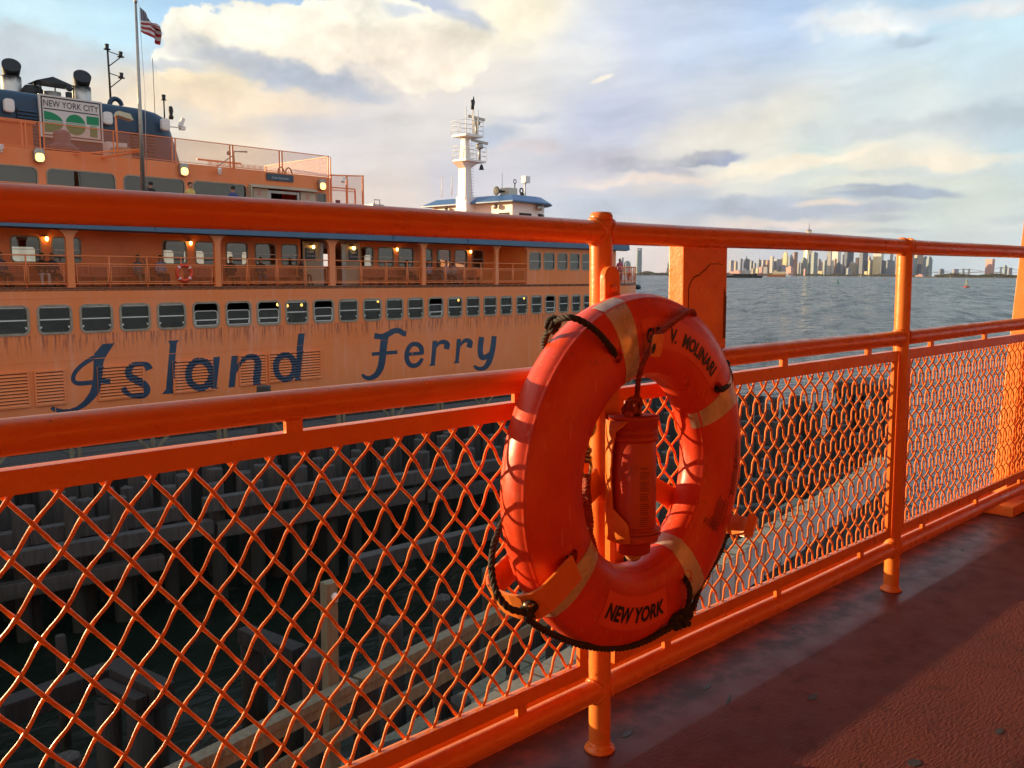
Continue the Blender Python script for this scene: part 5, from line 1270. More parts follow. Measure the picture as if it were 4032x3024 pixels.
for b0, b1 in bands:
    for fn in (fD, fO): mb.prism(bandpoly(fn, zc0 + b0 * hh, zc0 + b1 * hh), gy - .006, gy - .001)
    top = b0 >= .55
    x0, x1 = (xd + 1.74, gx1 - .17) if top else (xd + 1.86, gx1 - .26)
    mb.prism([(x0, zc0 + b0 * hh), (x1, zc0 + b0 * hh), (x1, zc0 + b1 * hh), (x0, zc0 + b1 * hh)], gy - .006, gy - .001)
fpart(mb, 'sign_emblem', M_GREEN, sgn)
for s, t in ((36, 415), (425, 465), (652, 490)):
    x, z = F(s, t, SY0 - .2); floodlamp(x, SY0 - .02, z, False)
x, z = F(717, 487, SY0 + .6); mb = MB(); mb.beam((x - .1, SY0 + .6, z - .15), (x + .05, SY0 + .6, z + .25), .2, .16); mb.box(x - .12, x + .12, SY0 + .5, SY0 + .72, z - .3, z - .12); mb.beam((x - .6, SY0 + .7, z - .2), (x, SY0 + .6, z - .2), .05, .05); fpart(mb, 'floodlight', M_WHITE)
# grilles on the casing
def grille(x0, x1, z0, z1):
    mb = MB(); mb.box(x0, x1, SY0 - .02, SY0 + .01, z0, z1); g = fpart(mb, 'grille', M_BLKM)
    k = int((z1 - z0) / .14)
    for i in range(k):
        z = z0 + (z1 - z0) * (i + .3) / k; mbs = MB(); mbs.add([(x0 + .03, SY0 - .07, z), (x1 - .03, SY0 - .07, z), (x1 - .03, SY0 - .022, z + .09), (x0 + .03, SY0 - .022, z + .09)], [(0, 1, 2, 3)]); fpart(mbs, 'slat', M_NAVY, g, fixn=False)
grille(13.1, 13.96, 5.9, 7.75); grille(17.85, 18.95, 5.9, 7.35)
for (x, z0, z1) in ((18.2, 6.5, 8.3), (18.55, 6.5, 8.3)): fpart(MB().cyl((x, SY0 - .08, z0), (x, SY0 - .02, z1), .02, seg=6), 'ladder_rail', M_NAVY)
# exhausts with soot-black elbows
def m_exh(nt, b, co):
    sep = nt.node('ShaderNodeSeparateXYZ'); nt.l.new(co, sep.inputs[0])
    h = nt.m('ADD', sep.outputs[2], nt.m('MULTIPLY', nt.m('SUBTRACT', nt.noise(co, 3.0, 5), .5), .5))
    nt.put(b.inputs['Base Color'], nt.mix(nt.ss(h, 9.1, 9.45), (0.66, 0.62, 0.55, 1), (0.02, 0.02, 0.02, 1))); b.inputs['Roughness'].default_value = .4; b.inputs['Metallic'].default_value = .5
M_EXH = mat('sooty_stainless', fn=m_exh)
def exhaust(s, rad, zt, yy, nm):
    x = F(s, 330, yy)[0]
    mb = MB(); mb.lathe([(rad * 1.08, 8.4), (rad * 1.1, 8.52), (rad, 8.56), (rad, 9.45), (rad * .98, 9.5)], 24, (x, yy, 0)); e = fpart(mb, nm, M_EXH)
    mb = MB(); a = Vector((x - .05, yy - .25, 9.75)); d = Vector((-.15, -.80, .42)).normalized()
    mb.tube([(x, yy, 9.35), (x, yy, 9.55), Vector((x, yy, 9.7)) + d * .1, Vector((x, yy, 9.75)) + d * .4], [rad * .8, rad * .82, rad * .9, rad * .95], 24); fpart(mb, 'elbow', M_BLKM, e)
exhaust(45, .40, 0, 8.6, 'exhaust'); exhaust(320, .40, 0, 8.6, 'exhaust')
x = F(127, 340, 8.2)[0]; mb = MB(); mb.lathe([(.42, 8.4), (.42, 9.0), (.3, 9.15), (.0001, 9.2)], 16, (x, 8.2, 0)); mb.cyl((x + .1, 8.2, 9.1), (x + .1, 8.2, 9.35), .06); fpart(mb, 'vent', M_BLKM)
x = F(205, 340, 8.2)[0]; mb = MB(); mb.lathe([(.40, 8.4), (.40, 8.55), (.33, 8.6), (.36, 9.0), (.0001, 9.0)], 18, (x, 8.2, 0)); v_ = fpart(mb, 'vent', M_EXH)
mb = MB(); z = 9.32; xa, xb = x - .85, x + .75
mb.add([(xa, 7.6, z), (xb, 7.6, z - .02), (xb + .05, 8.8, z), (xa, 8.8, z), (x - .1, 7.75, z + .28), (x + .3, 8.5, z + .28)], [(0, 1, 4), (1, 2, 5, 4), (2, 3, 5), (3, 0, 4, 5), (0, 3, 2, 1)])
for (a, b) in ((xa + .12, 7.65), (xb - .05, 7.65), (x - .3, 8.7), (x + .3, 8.7)): mb.cyl((a, b, 8.4), (a, b, z), .03, seg=6)
fpart(mb, 'rain_hood', M_BLKM, v_)
x = F(270, 350, 7.4)[0]; mb = MB(); mb.cyl((x, 7.4, 8.4), (x, 7.4, 8.95), .14, seg=12); mb.lathe([(.0001, -.03), (.15, -.02), (.15, .02), (.0001, .03)], 14, (x, 7.35, 9.12), M=Matrix.Rotation(R_(70), 3, 'X')); fpart(mb, 'vent', M_BLKM)
# light mast behind the casing
def fxz(s, t, y): return F(s, t, y)
yq = 9.0; xm = F(432, 300, yq)[0]; zt = F(422, 172, yq)[1]; x1 = F(475, 220, yq)[0]
mb = MB(); mb.tube([(xm, yq, 8.4), (xm - .05, yq, zt)], [.06, .045], 8)
for (s, t) in ((475, 215), (478, 300)):
    xx, zz = F(s, t, yq); mb.cyl((xm, yq, zz + .05), (xx, yq, zz - .05), .022, seg=6); mb.cyl((xx, yq, zz - .12), (xm, yq, zz - .62), .026, seg=6)
ma = fpart(mb, 'light_mast', M_BLKM)
for (s, t) in ((421, 185), (475, 215), (478, 298)):
    xx, zz = F(s, t, yq); mb = MB(); mb.lathe([(.16, zz - .12), (.16, zz - .09), (.08, zz - .07), (.09, zz + .05), (.10, zz + .13), (.0001, zz + .14)], 12, (xx, yq, 0)); fpart(mb, 'signal_lamp', M_BLKM, ma)
xx, zz = F(430, 372, 7.6); mb = MB(); mb.tube(spline([(xx, 7.6, 8.4), (xx, 7.6, 8.7), (xx + .08, 7.6, 8.9), (xx + .26, 7.6, 9.0), (xx + .46, 7.6, 8.92), (xx + .55, 7.6, 8.72)], 5), .11, 12); fpart(mb, 'gooseneck_vent', M_NAVY)
xx = F(645, 400, 7.5)[0]; mb = MB(); mb.cyl((xx, 7.5, 8.4), (xx, 7.5, 9.3), .035, seg=6); mb.lathe([(.14, 9.25), (.08, 9.3), (.1, 9.5), (.0001, 9.52)], 10, (xx, 7.5, 0)); mb.lathe([(.1, 8.4), (.13, 8.5), (.08, 8.6), (.12, 8.8), (.08, 9.0), (.0001, 9.02)], 10, (xx + .33, 7.5, 0)); fpart(mb, 'signal_lamp', M_BLKM)
xx = F(605, 330, 8)[0]; fpart(MB().cyl((xx, 8, 8.4), (xx, 8, F(606, 230, 8)[1]), .015, seg=5), 'whip_antenna', M_BLKM)
# things standing on the cabin roof behind the fence
yv = 4.2
x, z = F(245, 560, yv); M_VENT = mat('vent_grey_purple', (0.16, 0.10, 0.11), 0.5)
mb = MB(); mb.lathe([(.55, CT), (.62, 5.9), (.62, 6.12), (.52, 6.14), (.33, 6.30), (.33, 6.62), (.30, 6.72), (.18, 6.80), (.0001, 6.82)], 24, (x, yv, 0)); fpart(mb, 'mushroom_vent', M_VENT)
x, z = F(462, 560, yv); mb = MB(); mb.box(x - .42, x + .42, yv, yv + .5, CT, 6.55); fpart(mb, 'locker', M_WHITE)
x, z = F(490, 590, yv - .6); mb = MB(); mb.box(x - .32, x + .3, yv - .6, yv, CT, 6.30); fpart(mb, 'locker', M_DOOR)
x, z = F(456, 460, 3.6); fpart(MB().cyl((x, 3.6, CT), (x, 3.6, 7.55), .05, seg=8), 'lamp_pole', M_FER); mb = MB(); mb.add([(x - .02, 3.3, 7.55), (x + .62, 3.3, 7.42), (x + .62, 3.8, 7.42), (x - .02, 3.8, 7.55), (x + .05, 3.35, 7.74), (x + .52, 3.35, 7.68), (x + .52, 3.75, 7.68), (x + .05, 3.75, 7.74)], [(0, 1, 2, 3), (4, 7, 6, 5), (0, 4, 5, 1), (1, 5, 6, 2), (2, 6, 7, 3), (3, 7, 4, 0)]); fpart(mb, 'lamp_standard', mat('lamp_cream', (0.55, 0.48, 0.30), .45))
x = F(20, 480, 3.8)[0]; mb = MB(); mb.box(x - 2.2, x + .85, 3.4, 5.5, CT, 6.78); mb.box(x - 2.3, x + .95, 3.3, 5.6, 6.78, 6.86); fpart(mb, 'deck_locker', M_FER)
x, z = F(920, 600, 4.0); mb = MB(); mb.tube([(x, 4, CT), (x, 4, 6.7), (x + .7, 4, 6.75)], .04, 8); mb.lathe([(.0001, 6.5), (.09, 6.52), (.1, 6.62), (.05, 6.7)], 10, (x - .25, 4, 0)); mb.tube([(x - .9, 4, CT + .1), (x - .05, 4, 6.5)], .025, 6); fpart(mb, 'lamp_standard', M_STEELF)
for s in (1105, 1135):
    x, z = F(s, 668, 4.0); mb = MB(); mb.tube(spline([(x - .1, 4, CT), (x - .14, 4, 6.05), (x, 4, 6.2), (x + .15, 4, 6.1), (x + .25, 4, CT)], 5), .03, 6); fpart(mb, 'hand_hoop', M_BLKM)

# ---- pilot house and mast near the far end
M_PBLUE = mat('pilothouse_blue', (0.055, 0.135, 0.30), 0.4); M_PWHITE = mat('pilothouse_white', (0.80, 0.79, 0.76), 0.4)
def front(n=10, ins=0.0):
    pts = [(42.0 + ins, 5.0 + ins)]
    for k in range(n + 1):
        t = R_(-90 + 180 * k / n); pts.append((45.0 + (3.2 - ins) * math.cos(t), 9.5 + (4.5 - ins) * math.sin(t)))
    return pts + [(42.0 + ins, 14.0 - ins)]
E0, E1 = front(), front(ins=.75); m = len(E0)
mb = MB(); mb.add([(x, y, 5.70) for x, y in E0] + [(x, y, 5.78) for x, y in E0] + [(x, y, 6.22) for x, y in E1], [(i + m, (i + 1) % m + m, (i + 1) % m + 2 * m, i + 2 * m) for i in range(m)] + [(i, (i + 1) % m, (i + 1) % m + m, i + m) for i in range(m)] + [tuple(range(2 * m, 3 * m)), tuple(range(m))[::-1]])
proof = fpart(mb, 'pilothouse_roof', M_PBLUE)
W0_ = front(ins=.55); mb = MB(); mb.add([(x, y, CF) for x, y in W0_] + [(x, y, 5.695) for x, y in W0_], [(i, (i + 1) % m, (i + 1) % m + m, i + m) for i in range(m)]); ph = fpart(mb, 'pilothouse', M_PWHITE)
for i in range(1, 10):      # windows round the front
    (xa, ya), (xb, yb) = W0_[i], W0_[i + 1]; cx, cy = (xa + xb) / 2, (ya + yb) / 2; d = Vector((xb - xa, yb - ya, 0)); L = d.length; d.normalize(); nn = Vector((d.y, -d.x, 0))
    a = Vector((cx, cy, 0)) - d * L * .42 + nn * .01; b = Vector((cx, cy, 0)) + d * L * .42 + nn * .01
    mb = MB(); mb.add([(a.x, a.y, 4.2), (b.x, b.y, 4.2), (b.x, b.y, 5.08), (a.x, a.y, 5.08)], [(0, 1, 2, 3)]); fpart(mb, 'window', M_DARK, ph, fixn=False)
for y in (6.3, 8.0, 11.0, 12.7):
    fpart(MB().box(42.53, 42.545, y - .5, y + .5, 4.2, 5.05), 'window', M_DARK, ph)
fpart(MB().box(43.2, 44.4, 5.535, 5.545, 4.2, 5.05), 'window', M_DARK, ph)
for (x, y) in ((42.3, 6.9), (42.3, 11.8)):
    mb = MB(); mb.lathe([(.0001, -.1), (.15, -.08), (.17, .1), (.0001, .12)], 12, (x, y, 5.45), M=Matrix.Rotation(R_(90), 3, 'Y')); fpart(mb, 'lamp', M_STEELF, ph)
mb = MB(); mb.lathe([(.0001, -.12), (.2, -.1), (.22, .1), (.0001, .12)], 14, (44.9, 5.3, 5.45), M=Matrix.Rotation(R_(90), 3, 'X')); fpart(mb, 'lamp', M_STEELF, ph)
def tbox(mbx, a, b, x0, x1, y0, y1, xx0, xx1, yy0, yy1):
    mbx.add([(x0, y0, a), (x1, y0, a), (x1, y1, a), (x0, y1, a), (xx0, yy0, b), (xx1, yy0, b), (xx1, yy1, b), (xx0, yy1, b)], [(0, 3, 2, 1), (4, 5, 6, 7), (0, 1, 5, 4), (1, 2, 6, 5), (2, 3, 7, 6), (3, 0, 4, 7)])
mst = MB(); mx, my = 41.75, 9.5
tbox(mst, 4.9, 6.2, mx - .1, mx + .9, my - .5, my + .5, mx - .1, mx + .9, my - .5, my + .5)
tbox(mst, 6.2, 8.1, mx - .05, mx + .66, my - .36, my + .36, mx + .0, mx + .52, my - .33, my + .33)
tbox(mst, 8.1, 8.52, mx + .0, mx + .52, my - .33, my + .33, mx - .5, mx + 1.1, my - .5, my + .5)
tbox(mst, 8.66, 10.15, mx + .02, mx + .52, my - .3, my + .3, mx + .10, mx + .44, my - .2, my + .2)
mast = fpart(mst, 'radar_mast', M_PWHITE)
def platform(x0, x1, y0, y1, z, th, rise=.9):
    mb = MB(); mb.box(x0, x1, y0, y1, z, z + th); p_ = fpart(mb, 'platform', M_PWHITE, mast)
    mb = MB(); c = [(x0, y0), (x1, y0), (x1, y1), (x0, y1)]
    for h in (.3, .6, rise): mb.tube([(a, b, z + th + h) for a, b in c] , .018, 6, closed=True)
    for i in range(4):
        (a, b), (c2, d2) = c[i], c[(i + 1) % 4]
        for q in (0, .5): mb.cyl((a + (c2 - a) * q, b + (d2 - b) * q, z + th), (a + (c2 - a) * q, b + (d2 - b) * q, z + th + rise), .018, seg=6)
    fpart(mb, 'guard_rail', M_PWHITE, p_); return p_
platform(mx - .35, mx + 1.55, my - .75, my + .55, 8.52, .12); platform(mx - .35, mx + 1.25, my - .75, my + .65, 10.15, .14)
def radar(x, y, z, h, m_):
    mb = MB(); mb.cyl((x, y, z), (x, y, z + h), .09, seg=10); mb.lathe([(.1, z + h - .2), (.26, z + h - .12), (.26, z + h + .08), (.12, z + h + .2)], 14, (x, y, 0)); mb.beam((x - .5, y + .3, z + h + .42), (x + .5, y - .3, z + h + .2), .18, .16); fpart(mb, 'radar_scanner', m_, mast)
radar(mx + .95, my - .4, 10.3, .85, M_STEELF); radar(mx + 1.2, my - .45, 8.66, .95, M_STEELF)
mb = MB()
for (x, y, z1) in ((mx - .3, my - .7, 12.0), (mx + .3, my - .7, 12.3), (mx + .5, my - .6, 12.6), (mx + .8, my - .72, 11.9)): mb.cyl((x, y, 10.3), (x, y, z1), .035, seg=6)
fpart(mb, 'antenna', M_PWHITE, mast)
mb = MB(); mb.lathe([(.1, 11.9), (.12, 12.1), (.09, 12.2), (.12, 12.5), (.0001, 12.55)], 10, (mx + .3, my - .7, 0)); mb.lathe([(.06, 12.2), (.09, 12.4), (.03, 12.75), (.0001, 12.8)], 8, (mx + .5, my - .6, 0)); fpart(mb, 'signal_lamp', M_BLKM, mast)
mb = MB(); mb.lathe([(.19, 8.02), (.15, 8.08), (.10, 8.28), (.06, 8.36), (.0001, 8.4)], 14, (mx + 1.05, my - .8, 0)); fpart(mb, 'bell', M_BLKM, mast)
for k in range(18): fpart(MB().cyl((mx + .66 - .008 * k, my - .5, 6.3 + .2 * k), (mx + .30 - .008 * k, my - .5, 6.3 + .2 * k), .02, seg=5), 'rung', M_PWHITE, mast)
for (s, t0, t1, yy) in ((1740, 795, 695, 10.5), (1779, 790, 690, 9.0), (1977, 780, 680, 7)):
    x, z = F(s, t0, yy); fpart(MB().cyl((x, yy, 6.15), (x, yy, F(s, t1, yy)[1]), .03, seg=5), 'whip_antenna', M_PWHITE)
x = F(2067, 780, 7)[0]; z = F(2067, 720, 7)[1]; mb = MB(); mb.cyl((x, 7, 6.1), (x, 7, z), .07, seg=8); mb.box(x - .18, x + .3, 6.8, 7.2, z, z + .45); fpart(mb, 'satellite_antenna', M_PWHITE)
x = F(2000, 770, 7)[0]; mb = MB(); mb.box(x - .35, x + .5, 6.6, 7.4, 6.2, 6.75); fpart(mb, 'equipment_box', mat('cream_box', (0.6, 0.55, .42), .5))
mb = MB(); mb.lathe([(.05, 0), (.08, .3), (.14, .6), (.3, .8), (.28, .82), (.0001, .75)], 14, (x - .3, 7.0, 6.5), M=Matrix.Rotation(R_(-90), 3, 'Y')); fpart(mb, 'horn', M_BLKM)
x2 = F(2027, 760, 7)[0]; mb = MB(); mb.cyl((x2, 7, 6.2), (x2, 7, 7.15), .04, seg=6); mb.tube([(x2 + .13 * math.cos(a), 7, 7.25 + .13 * math.sin(a)) for a in [2 * PI * k / 12 for k in range(12)]], .03, 6, closed=True); fpart(mb, 'direction_finder', M_BLKM)
x3 = F(2055, 770, 7)[0]; mb = MB(); mb.lathe([(.2, 6.2), (.12, 6.3), (.16, 6.5), (.0001, 6.6)], 10, (x3, 7, 0)); mb.tube([(x3 - .05 + .16 * math.cos(a), 7, 6.68 + .16 * math.sin(a)) for a in [2 * PI * k / 12 for k in range(12)]], .05, 6, closed=True); fpart(mb, 'searchlight', M_BLKM)

# ---- end deck rail, lamp at the bow
mb = MB(); pts = [(XR + .5 + 9.0 * math.sin(R_(a)), .25 + 10.4 * (1 - math.cos(R_(a)))) for a in range(2, 91, 4)]
for z in (1.55, 1.15, .55): mb.tube([(x, y, z) for x, y in pts], .03, 6)
br = fpart(mb, 'end_rail', M_FER)
for (x, y) in pts[::2]: fpart(MB().cyl((x, y, .44), (x, y, 1.55), .035, seg=6), 'rail_post', M_FER, br)
m2 = MB()
for (a, b) in zip(pts, pts[1:]): m2.add([(*a, .55), (*b, .55), (*b, 1.5), (*a, 1.5)], [(0, 1, 2, 3)])
fpart(m2, 'wire_mesh', M_MESH, br, fixn=False)
x, z = F(2511, 1132, 1.8); mb = MB(); mb.lathe([(.0001, -.15), (.2, -.1), (.24, .1), (.1, .2), (.0001, .22)], 12, (x, 1.8, z)); mb.beam((x - .8, 2.2, z + .1), (x, 1.8, z + .05), .06, .06); fpart(mb, 'bow_lamp', mat('bottle_green', (0.01, 0.05, 0.045), .4))

# ---- flagstaff and flag
xs0, zs0 = F(563, 745, -.3); xs1, zs1 = F(534, 10, -.3)
mb = MB(); mb.tube([(xs0, -.3, 3.06), (xs1, -.3, zs1)], [.10, .045], 12); mb.lathe([(.0001, zs1 - .02), (.07, zs1), (.07, zs1 + .08), (.0001, zs1 + .12)], 10, (xs1, -.3, 0)); fs_ = fpart(mb, 'flagstaff', M_STEELF)
mb = MB(); mb.beam((15.3, CY, 5.70), (xs0 + .0, -.25, 5.70), .08, .08); mb.beam((14.2, CY, 5.74), (xs0, -.25, 5.76), .06, .06); fpart(mb, 'staff_bracket', M_FER, fs_)
mb = MB(); mb.tube([(xs1 + .12, -.3, zs1), (xs1 + .2, -.3, 8.0), (xs0 + .15, -.3, 4.0)], .012, 4); fpart(mb, 'halyard', M_WHITE, fs_)
flag = thing('flag', 'small striped red, white and blue flag flying from the ferry flagstaff', 'flag', loc=fw(xs1 + .16, -.3, zs1 - .12 - .92), rz=TH)
FW, FH, nx, nz = .80, .92, 30, 26
def flagpt(i, j):
    a, b = i / nx, j / nz           # b from bottom to top of the hoist
    x = FW * a * .92; z = FH * b - .20 * a * a - .16 * a + .25 * a * math.sin(b * 4)
    if b > .6: z -= .9 * a * (b - .6)
    y = .16 * math.sin(a * 9 + b * 3) * a ** .7 + .07 * math.sin(a * 17 - b * 5) * a
    return (x + .05 * math.sin(b * 7) * a, y, z)
mf = MB(); mf.v = [flagpt(i, j) for i in range(nx + 1) for j in range(nz + 1)]
for i in range(nx):
    for j in range(nz):
        q = (i * (nz + 1) + j, (i + 1) * (nz + 1) + j, (i + 1) * (nz + 1) + j + 1, i * (nz + 1) + j + 1)
        stripe = int(j / 2) % 2; mi = 2 if (i < 12 and j >= 12) else stripe
        if mi == 2 and i % 2 == 1 and j % 2 == 0 and i < 11 and j < 25: mi = 1
        mf.f.append(q); mf.mi.append(mi); mf.sm.append(True)
flo = mf.build('flag_cloth', [mat('flag_red', (0.42, 0.03, 0.035), .8), mat('flag_white', (0.72, 0.68, 0.66), .8), mat('flag_navy', (0.03, 0.035, 0.10), .8)], flag, fixn=False)

# ---- benches, ring and notice on the promenade
BM = mat('bench_orange', (0.55, 0.15, 0.06), .4, var=(2, .5, (.46, .12, .05)))
def bench(x0, x1, label):
    t = thing('bench', label, 'bench', 'benches along the ferry promenade', loc=fw((x0 + x1) / 2, 2.2, P0), rz=TH); L = x1 - x0
    MB().box(-L / 2, L / 2, -.22, .26, .38, .43).build('seat', BM, t)
    n = max(1, round(L / .62)); w = L / n
    for k in range(n):
        a = -L / 2 + k * w + .02; b = a + w - .04; mb = MB(); z0, z1 = .47, .86
        # back panel with two rows of slots
        ys = .27
        for (za, zb) in ((z0, .56), (.59, .64), (.67, .72), (.75, z1)): mb.box(a, b, ys, ys + .03, za, zb)
        for (xa_, xb_) in ((a, a + .09), ((a + b) / 2 - .03, (a + b) / 2 + .03), (b - .09, b)): mb.box(xa_, xb_, ys + .001, ys + .029, z0, z1)
        mb.build('back_panel', BM, t)
    for k in range(n + 1): MB().box(-L / 2 + k * w - .02, -L / 2 + k * w + .02, -.18, .28, 0, .38).build('bench_leg', BM, t)
    return t
bx = lambda s: F(s, 1090, 2.2)[0]
bench(bx(-30), bx(250), 'orange slatted bench under the lit windows at the far left of the ferry promenade')
bench(bx(305), bx(660), 'long orange bench below the blank wall of the ferry promenade, men sitting at its right')
bench(bx(735), bx(850), 'short orange bench behind the hanging life ring on the ferry')
bench(bx(890), bx(1180), 'orange bench in the ferry bay with three dark-jacketed passengers')
bench(bx(1428), bx(1650), 'orange bench to the right of the beige ferry door')
bench(bx(1668), bx(1890), 'orange bench where four passengers sit close together near the far end')
lr = thing('life_ring', 'small orange life ring hanging on the other ferry promenade rail', 'life ring', loc=fw(F(727, 1083, .02)[0], .03, 1.0), rz=TH)
def small_ring(parent, R0=.31, a=.075):
    mb = MB(); mb.tube([(R0 * math.cos(t), 0, R0 * math.sin(t)) for t in [2 * PI * k / 32 for k in range(32)]], a, 12, closed=True); mb.build('ring_body', M_RING, parent)
    for q in (45, 135, 225, 315):
        mb = MB(); mb.tube([(R0 * math.cos(R_(q + d)), 0, R0 * math.sin(R_(q + d))) for d in (-6, 0, 6)], a * 1.04, 12); mb.build('reflective_tape', M_WHITE, parent)
small_ring(lr)
lr2 = thing('life_ring', 'tiny orange life ring on the end rail of the other ferry beyond our post', 'life ring', loc=fw(F(2467, 1081, 1.5)[0], 1.3, 1.0), rz=TH + R_(25)); small_ring(lr2)

# ---- people
def person(label, at, rz, pose, shirt, legs, hair, skin=(0.42, 0.22, 0.14), long_hair=False, arm=None, lean=0.0, hscale=1.0, shorts=False):
    t = thing('person', label, 'person', None, loc=at, rz=rz)
    V, E, Rd = [], [], []
    def j(p, rad, par=None):
        V.append(p); Rd.append(rad)
        if par is not None: E.append((par, len(V) - 1))
        return len(V) - 1
    # local axes: person faces -y; seat height .43
    sit = pose == 'sit'
    hz = .50 if sit else .92
    pel = j((0, 0, hz), (.155, .125)); ab = j((0, .02 - lean * .3, hz + .18), (.145, .115), pel); ch = j((0, .03 - lean * .8, hz + .38), (.165, .12), ab)
    nk = j((0, .02 - lean * 1.1, hz + .53), (.06, .06), ch); hd0 = j((0, -.0 - lean * 1.25, hz + .60), (.075, .085), nk); hd = j((0, -.015 - lean * 1.35, hz + .70), (.085, .10), hd0); hd2 = j((0, -.0 - lean * 1.4, hz + .775), (.06, .07), hd)
    for s_ in (-1, 1):
        sh = j((.17 * s_, .03 - lean * .9, hz + .44), (.065, .065), ch)
        if arm == 'up' and s_ == 1:
            el_ = j((.30, -.08, hz + .34), (.045, .045), sh); wr_ = j((.20, -.16, hz + .60), (.035, .035), el_); hn = j((.14, -.14, hz + .68), (.04, .025), wr_)
        elif sit:
            el_ = j((.22 * s_, -.02 - lean * .7, hz + .17), (.048, .048), sh); wr_ = j((.12 * s_, -.24 - lean * .4, hz + .12), (.036, .036), el_); hn = j((.06 * s_, -.31 - lean * .3, hz + .11), (.04, .03), wr_)
        else:
            el_ = j((.23 * s_, .04, hz + .16), (.048, .048), sh); wr_ = j((.24 * s_, -.03, hz - .08), (.036, .036), el_); hn = j((.235 * s_, -.05, hz - .17), (.035, .03), wr_)
        hp_ = j((.09 * s_, 0, hz - .03), (.095, .09), pel)
        if sit:
            kn = j((.13 * s_, -.44, hz + .0), (.068, .066), hp_); an = j((.12 * s_, -.44 - (.25 if pose == 'stretch' else .05), .09), (.045, .045), kn); ft = j((.13 * s_, -.60, .045), (.045, .035), an)
        else:
            kn = j((.095 * s_, -.02, .50), (.065, .065), hp_); an = j((.10 * s_, .02, .09), (.045, .045), kn); ft = j((.11 * s_, -.14, .04), (.045, .03), an)
    me = bpy.data.meshes.new('body'); me.from_pydata([tuple(c * hscale for c in v) for v in V], E, []); o = link('body', me, t)
    md = o.modifiers.new('s', 'SKIN'); sk = me.skin_vertices[0].data
    for i, q in enumerate(Rd): sk[i].radius = (q[0] * hscale, q[1] * hscale)
    sk[0].use_root = True; md.use_smooth_shade = True
    ms = o.modifiers.new('u', 'SUBSURF'); ms.levels = 1; ms.render_levels = 1
    dg = bpy.context.evaluated_depsgraph_get(); nm2 = bpy.data.meshes.new_from_object(o.evaluated_get(dg)); o.modifiers.clear(); o.data = nm2
    def cm(c, nm): return mat('cloth_%02d_%02d_%02d' % tuple(int(v * 99) for v in c) + nm, c, .8)
    for m_ in (cm(skin, '_skin'), cm(shirt, '_shirt'), cm(legs, '_leg'), mat('shoe_dark', (.02, .018, .016), .6)): nm2.materials.append(m_)
    for p in nm2.polygons:
        c = p.center / hscale; ax = abs(c.x)
        hzz = hz
        if c.z > hzz + .545: mi = 0
        elif arm == 'up' and c.y < -.11 and c.z > hzz + .40 : mi = 0
        elif (sit and c.y < -.215 - lean * .4 and c.z > hzz + .075 and ax < .14) or (not sit and ax > .19 and c.z < hzz + .02 and c.z > hzz - .25): mi = 0
        elif c.z > hzz + .045 or (c.z > hzz - .02 and c.y > -.1 and not sit): mi = 1
        elif c.z < .08: mi = 3
        elif shorts and c.z < .42: mi = 0
        else: mi = 2
        p.material_index = mi; p.use_smooth = True
    # hair
    hm = MB(); hc_ = Vector((0, .012 - lean * 1.37, hz + .715)) * hscale
    vs = []; n1, n2 = 10, 14
    for a in range(n1 + 1):
        th_ = (PI * .60) * a / n1
        for b in range(n2):
            ph_ = 2 * PI * b / n2; q = Vector((.098 * math.sin(th_) * math.cos(ph_), .112 * math.sin(th_) * math.sin(ph_), .115 * math.cos(th_)))
            if q.y < -.02 and q.z < .06: q.z = .06 + (q.z - .06) * .12
            if long_hair and q.y > -.01 and q.z < .0: q.z *= 3.6
            vs.append(hc_ + q * hscale)
    hm.add(vs, [(a * n2 + b, a * n2 + (b + 1) % n2, (a + 1) * n2 + (b + 1) % n2, (a + 1) * n2 + b) for a in range(n1) for b in range(n2)], 0, True)
    hm.build('hair', cm(hair, '_hair'), t)
    return t
NAVY, LBLUE, DARK, KHAKI, JEANS, GREYS = (.03, .035, .07), (.28, .31, .45), (.02, .02, .022), (.16, .12, .08), (.06, .07, .12), (.15, .17, .20)
HB = (.015, .012, .01)
def seat_at(s, y=2.12): return fw(F(s, 1085, y)[0], y, P0 - .02)
person('passenger in dark clothes cut by the left edge of the ferry promenade', seat_at(6), TH + .2, 'sit', (.06, .08, .12), DARK, HB)
person('dark-haired woman in pale patterned trousers beside a man in navy', seat_at(170), TH - .15, 'sit', DARK, (.50, .45, .45), HB, long_hair=True)
person('dark-haired man in a navy shirt sitting beside the woman in pale trousers', seat_at(207), TH, 'sit', NAVY, DARK, HB, lean=.02)
person('man in a grey-blue shirt on the ferry bench with one hand raised to his head', seat_at(546), TH, 'sit', GREYS, KHAKI, (.10, .09, .08), arm='up')
person('man in a light lilac-blue shirt and dark trousers on the ferry bench', seat_at(634), TH, 'sit', LBLUE, DARK, HB)
person('passenger in a black jacket hunched just right of the ferry column', seat_at(910), TH + 2.7, 'sit', DARK, DARK, HB)
person('passenger in a dark jacket and jeans with legs stretched out', seat_at(1028), TH - .35, 'stretch' if False else 'sit', (.035, .04, .05), JEANS, HB)
person('passenger in a dark jacket sitting beside the beige ferry door', seat_at(1188), TH + .3, 'sit', DARK, (.05, .045, .05), HB, (.25, .12, .08))
person('dark silhouetted passenger on the bench right of the ferry door', seat_at(1603), TH + .5, 'sit', (.012, .012, .012), (.015, .015, .015), HB, (.06, .03, .02))
person('leftmost of four passengers sitting together, in a light blue shirt', seat_at(1688), TH, 'sit', LBLUE, DARK, HB)
person('second of four passengers sitting together, in a dark top', seat_at(1730), TH, 'sit', (.05, .04, .05), (.12, .12, .16), HB, long_hair=True)
person('third of four passengers sitting together, in a pale blue shirt', seat_at(1757), TH, 'sit', (.34, .37, .50), DARK, HB)
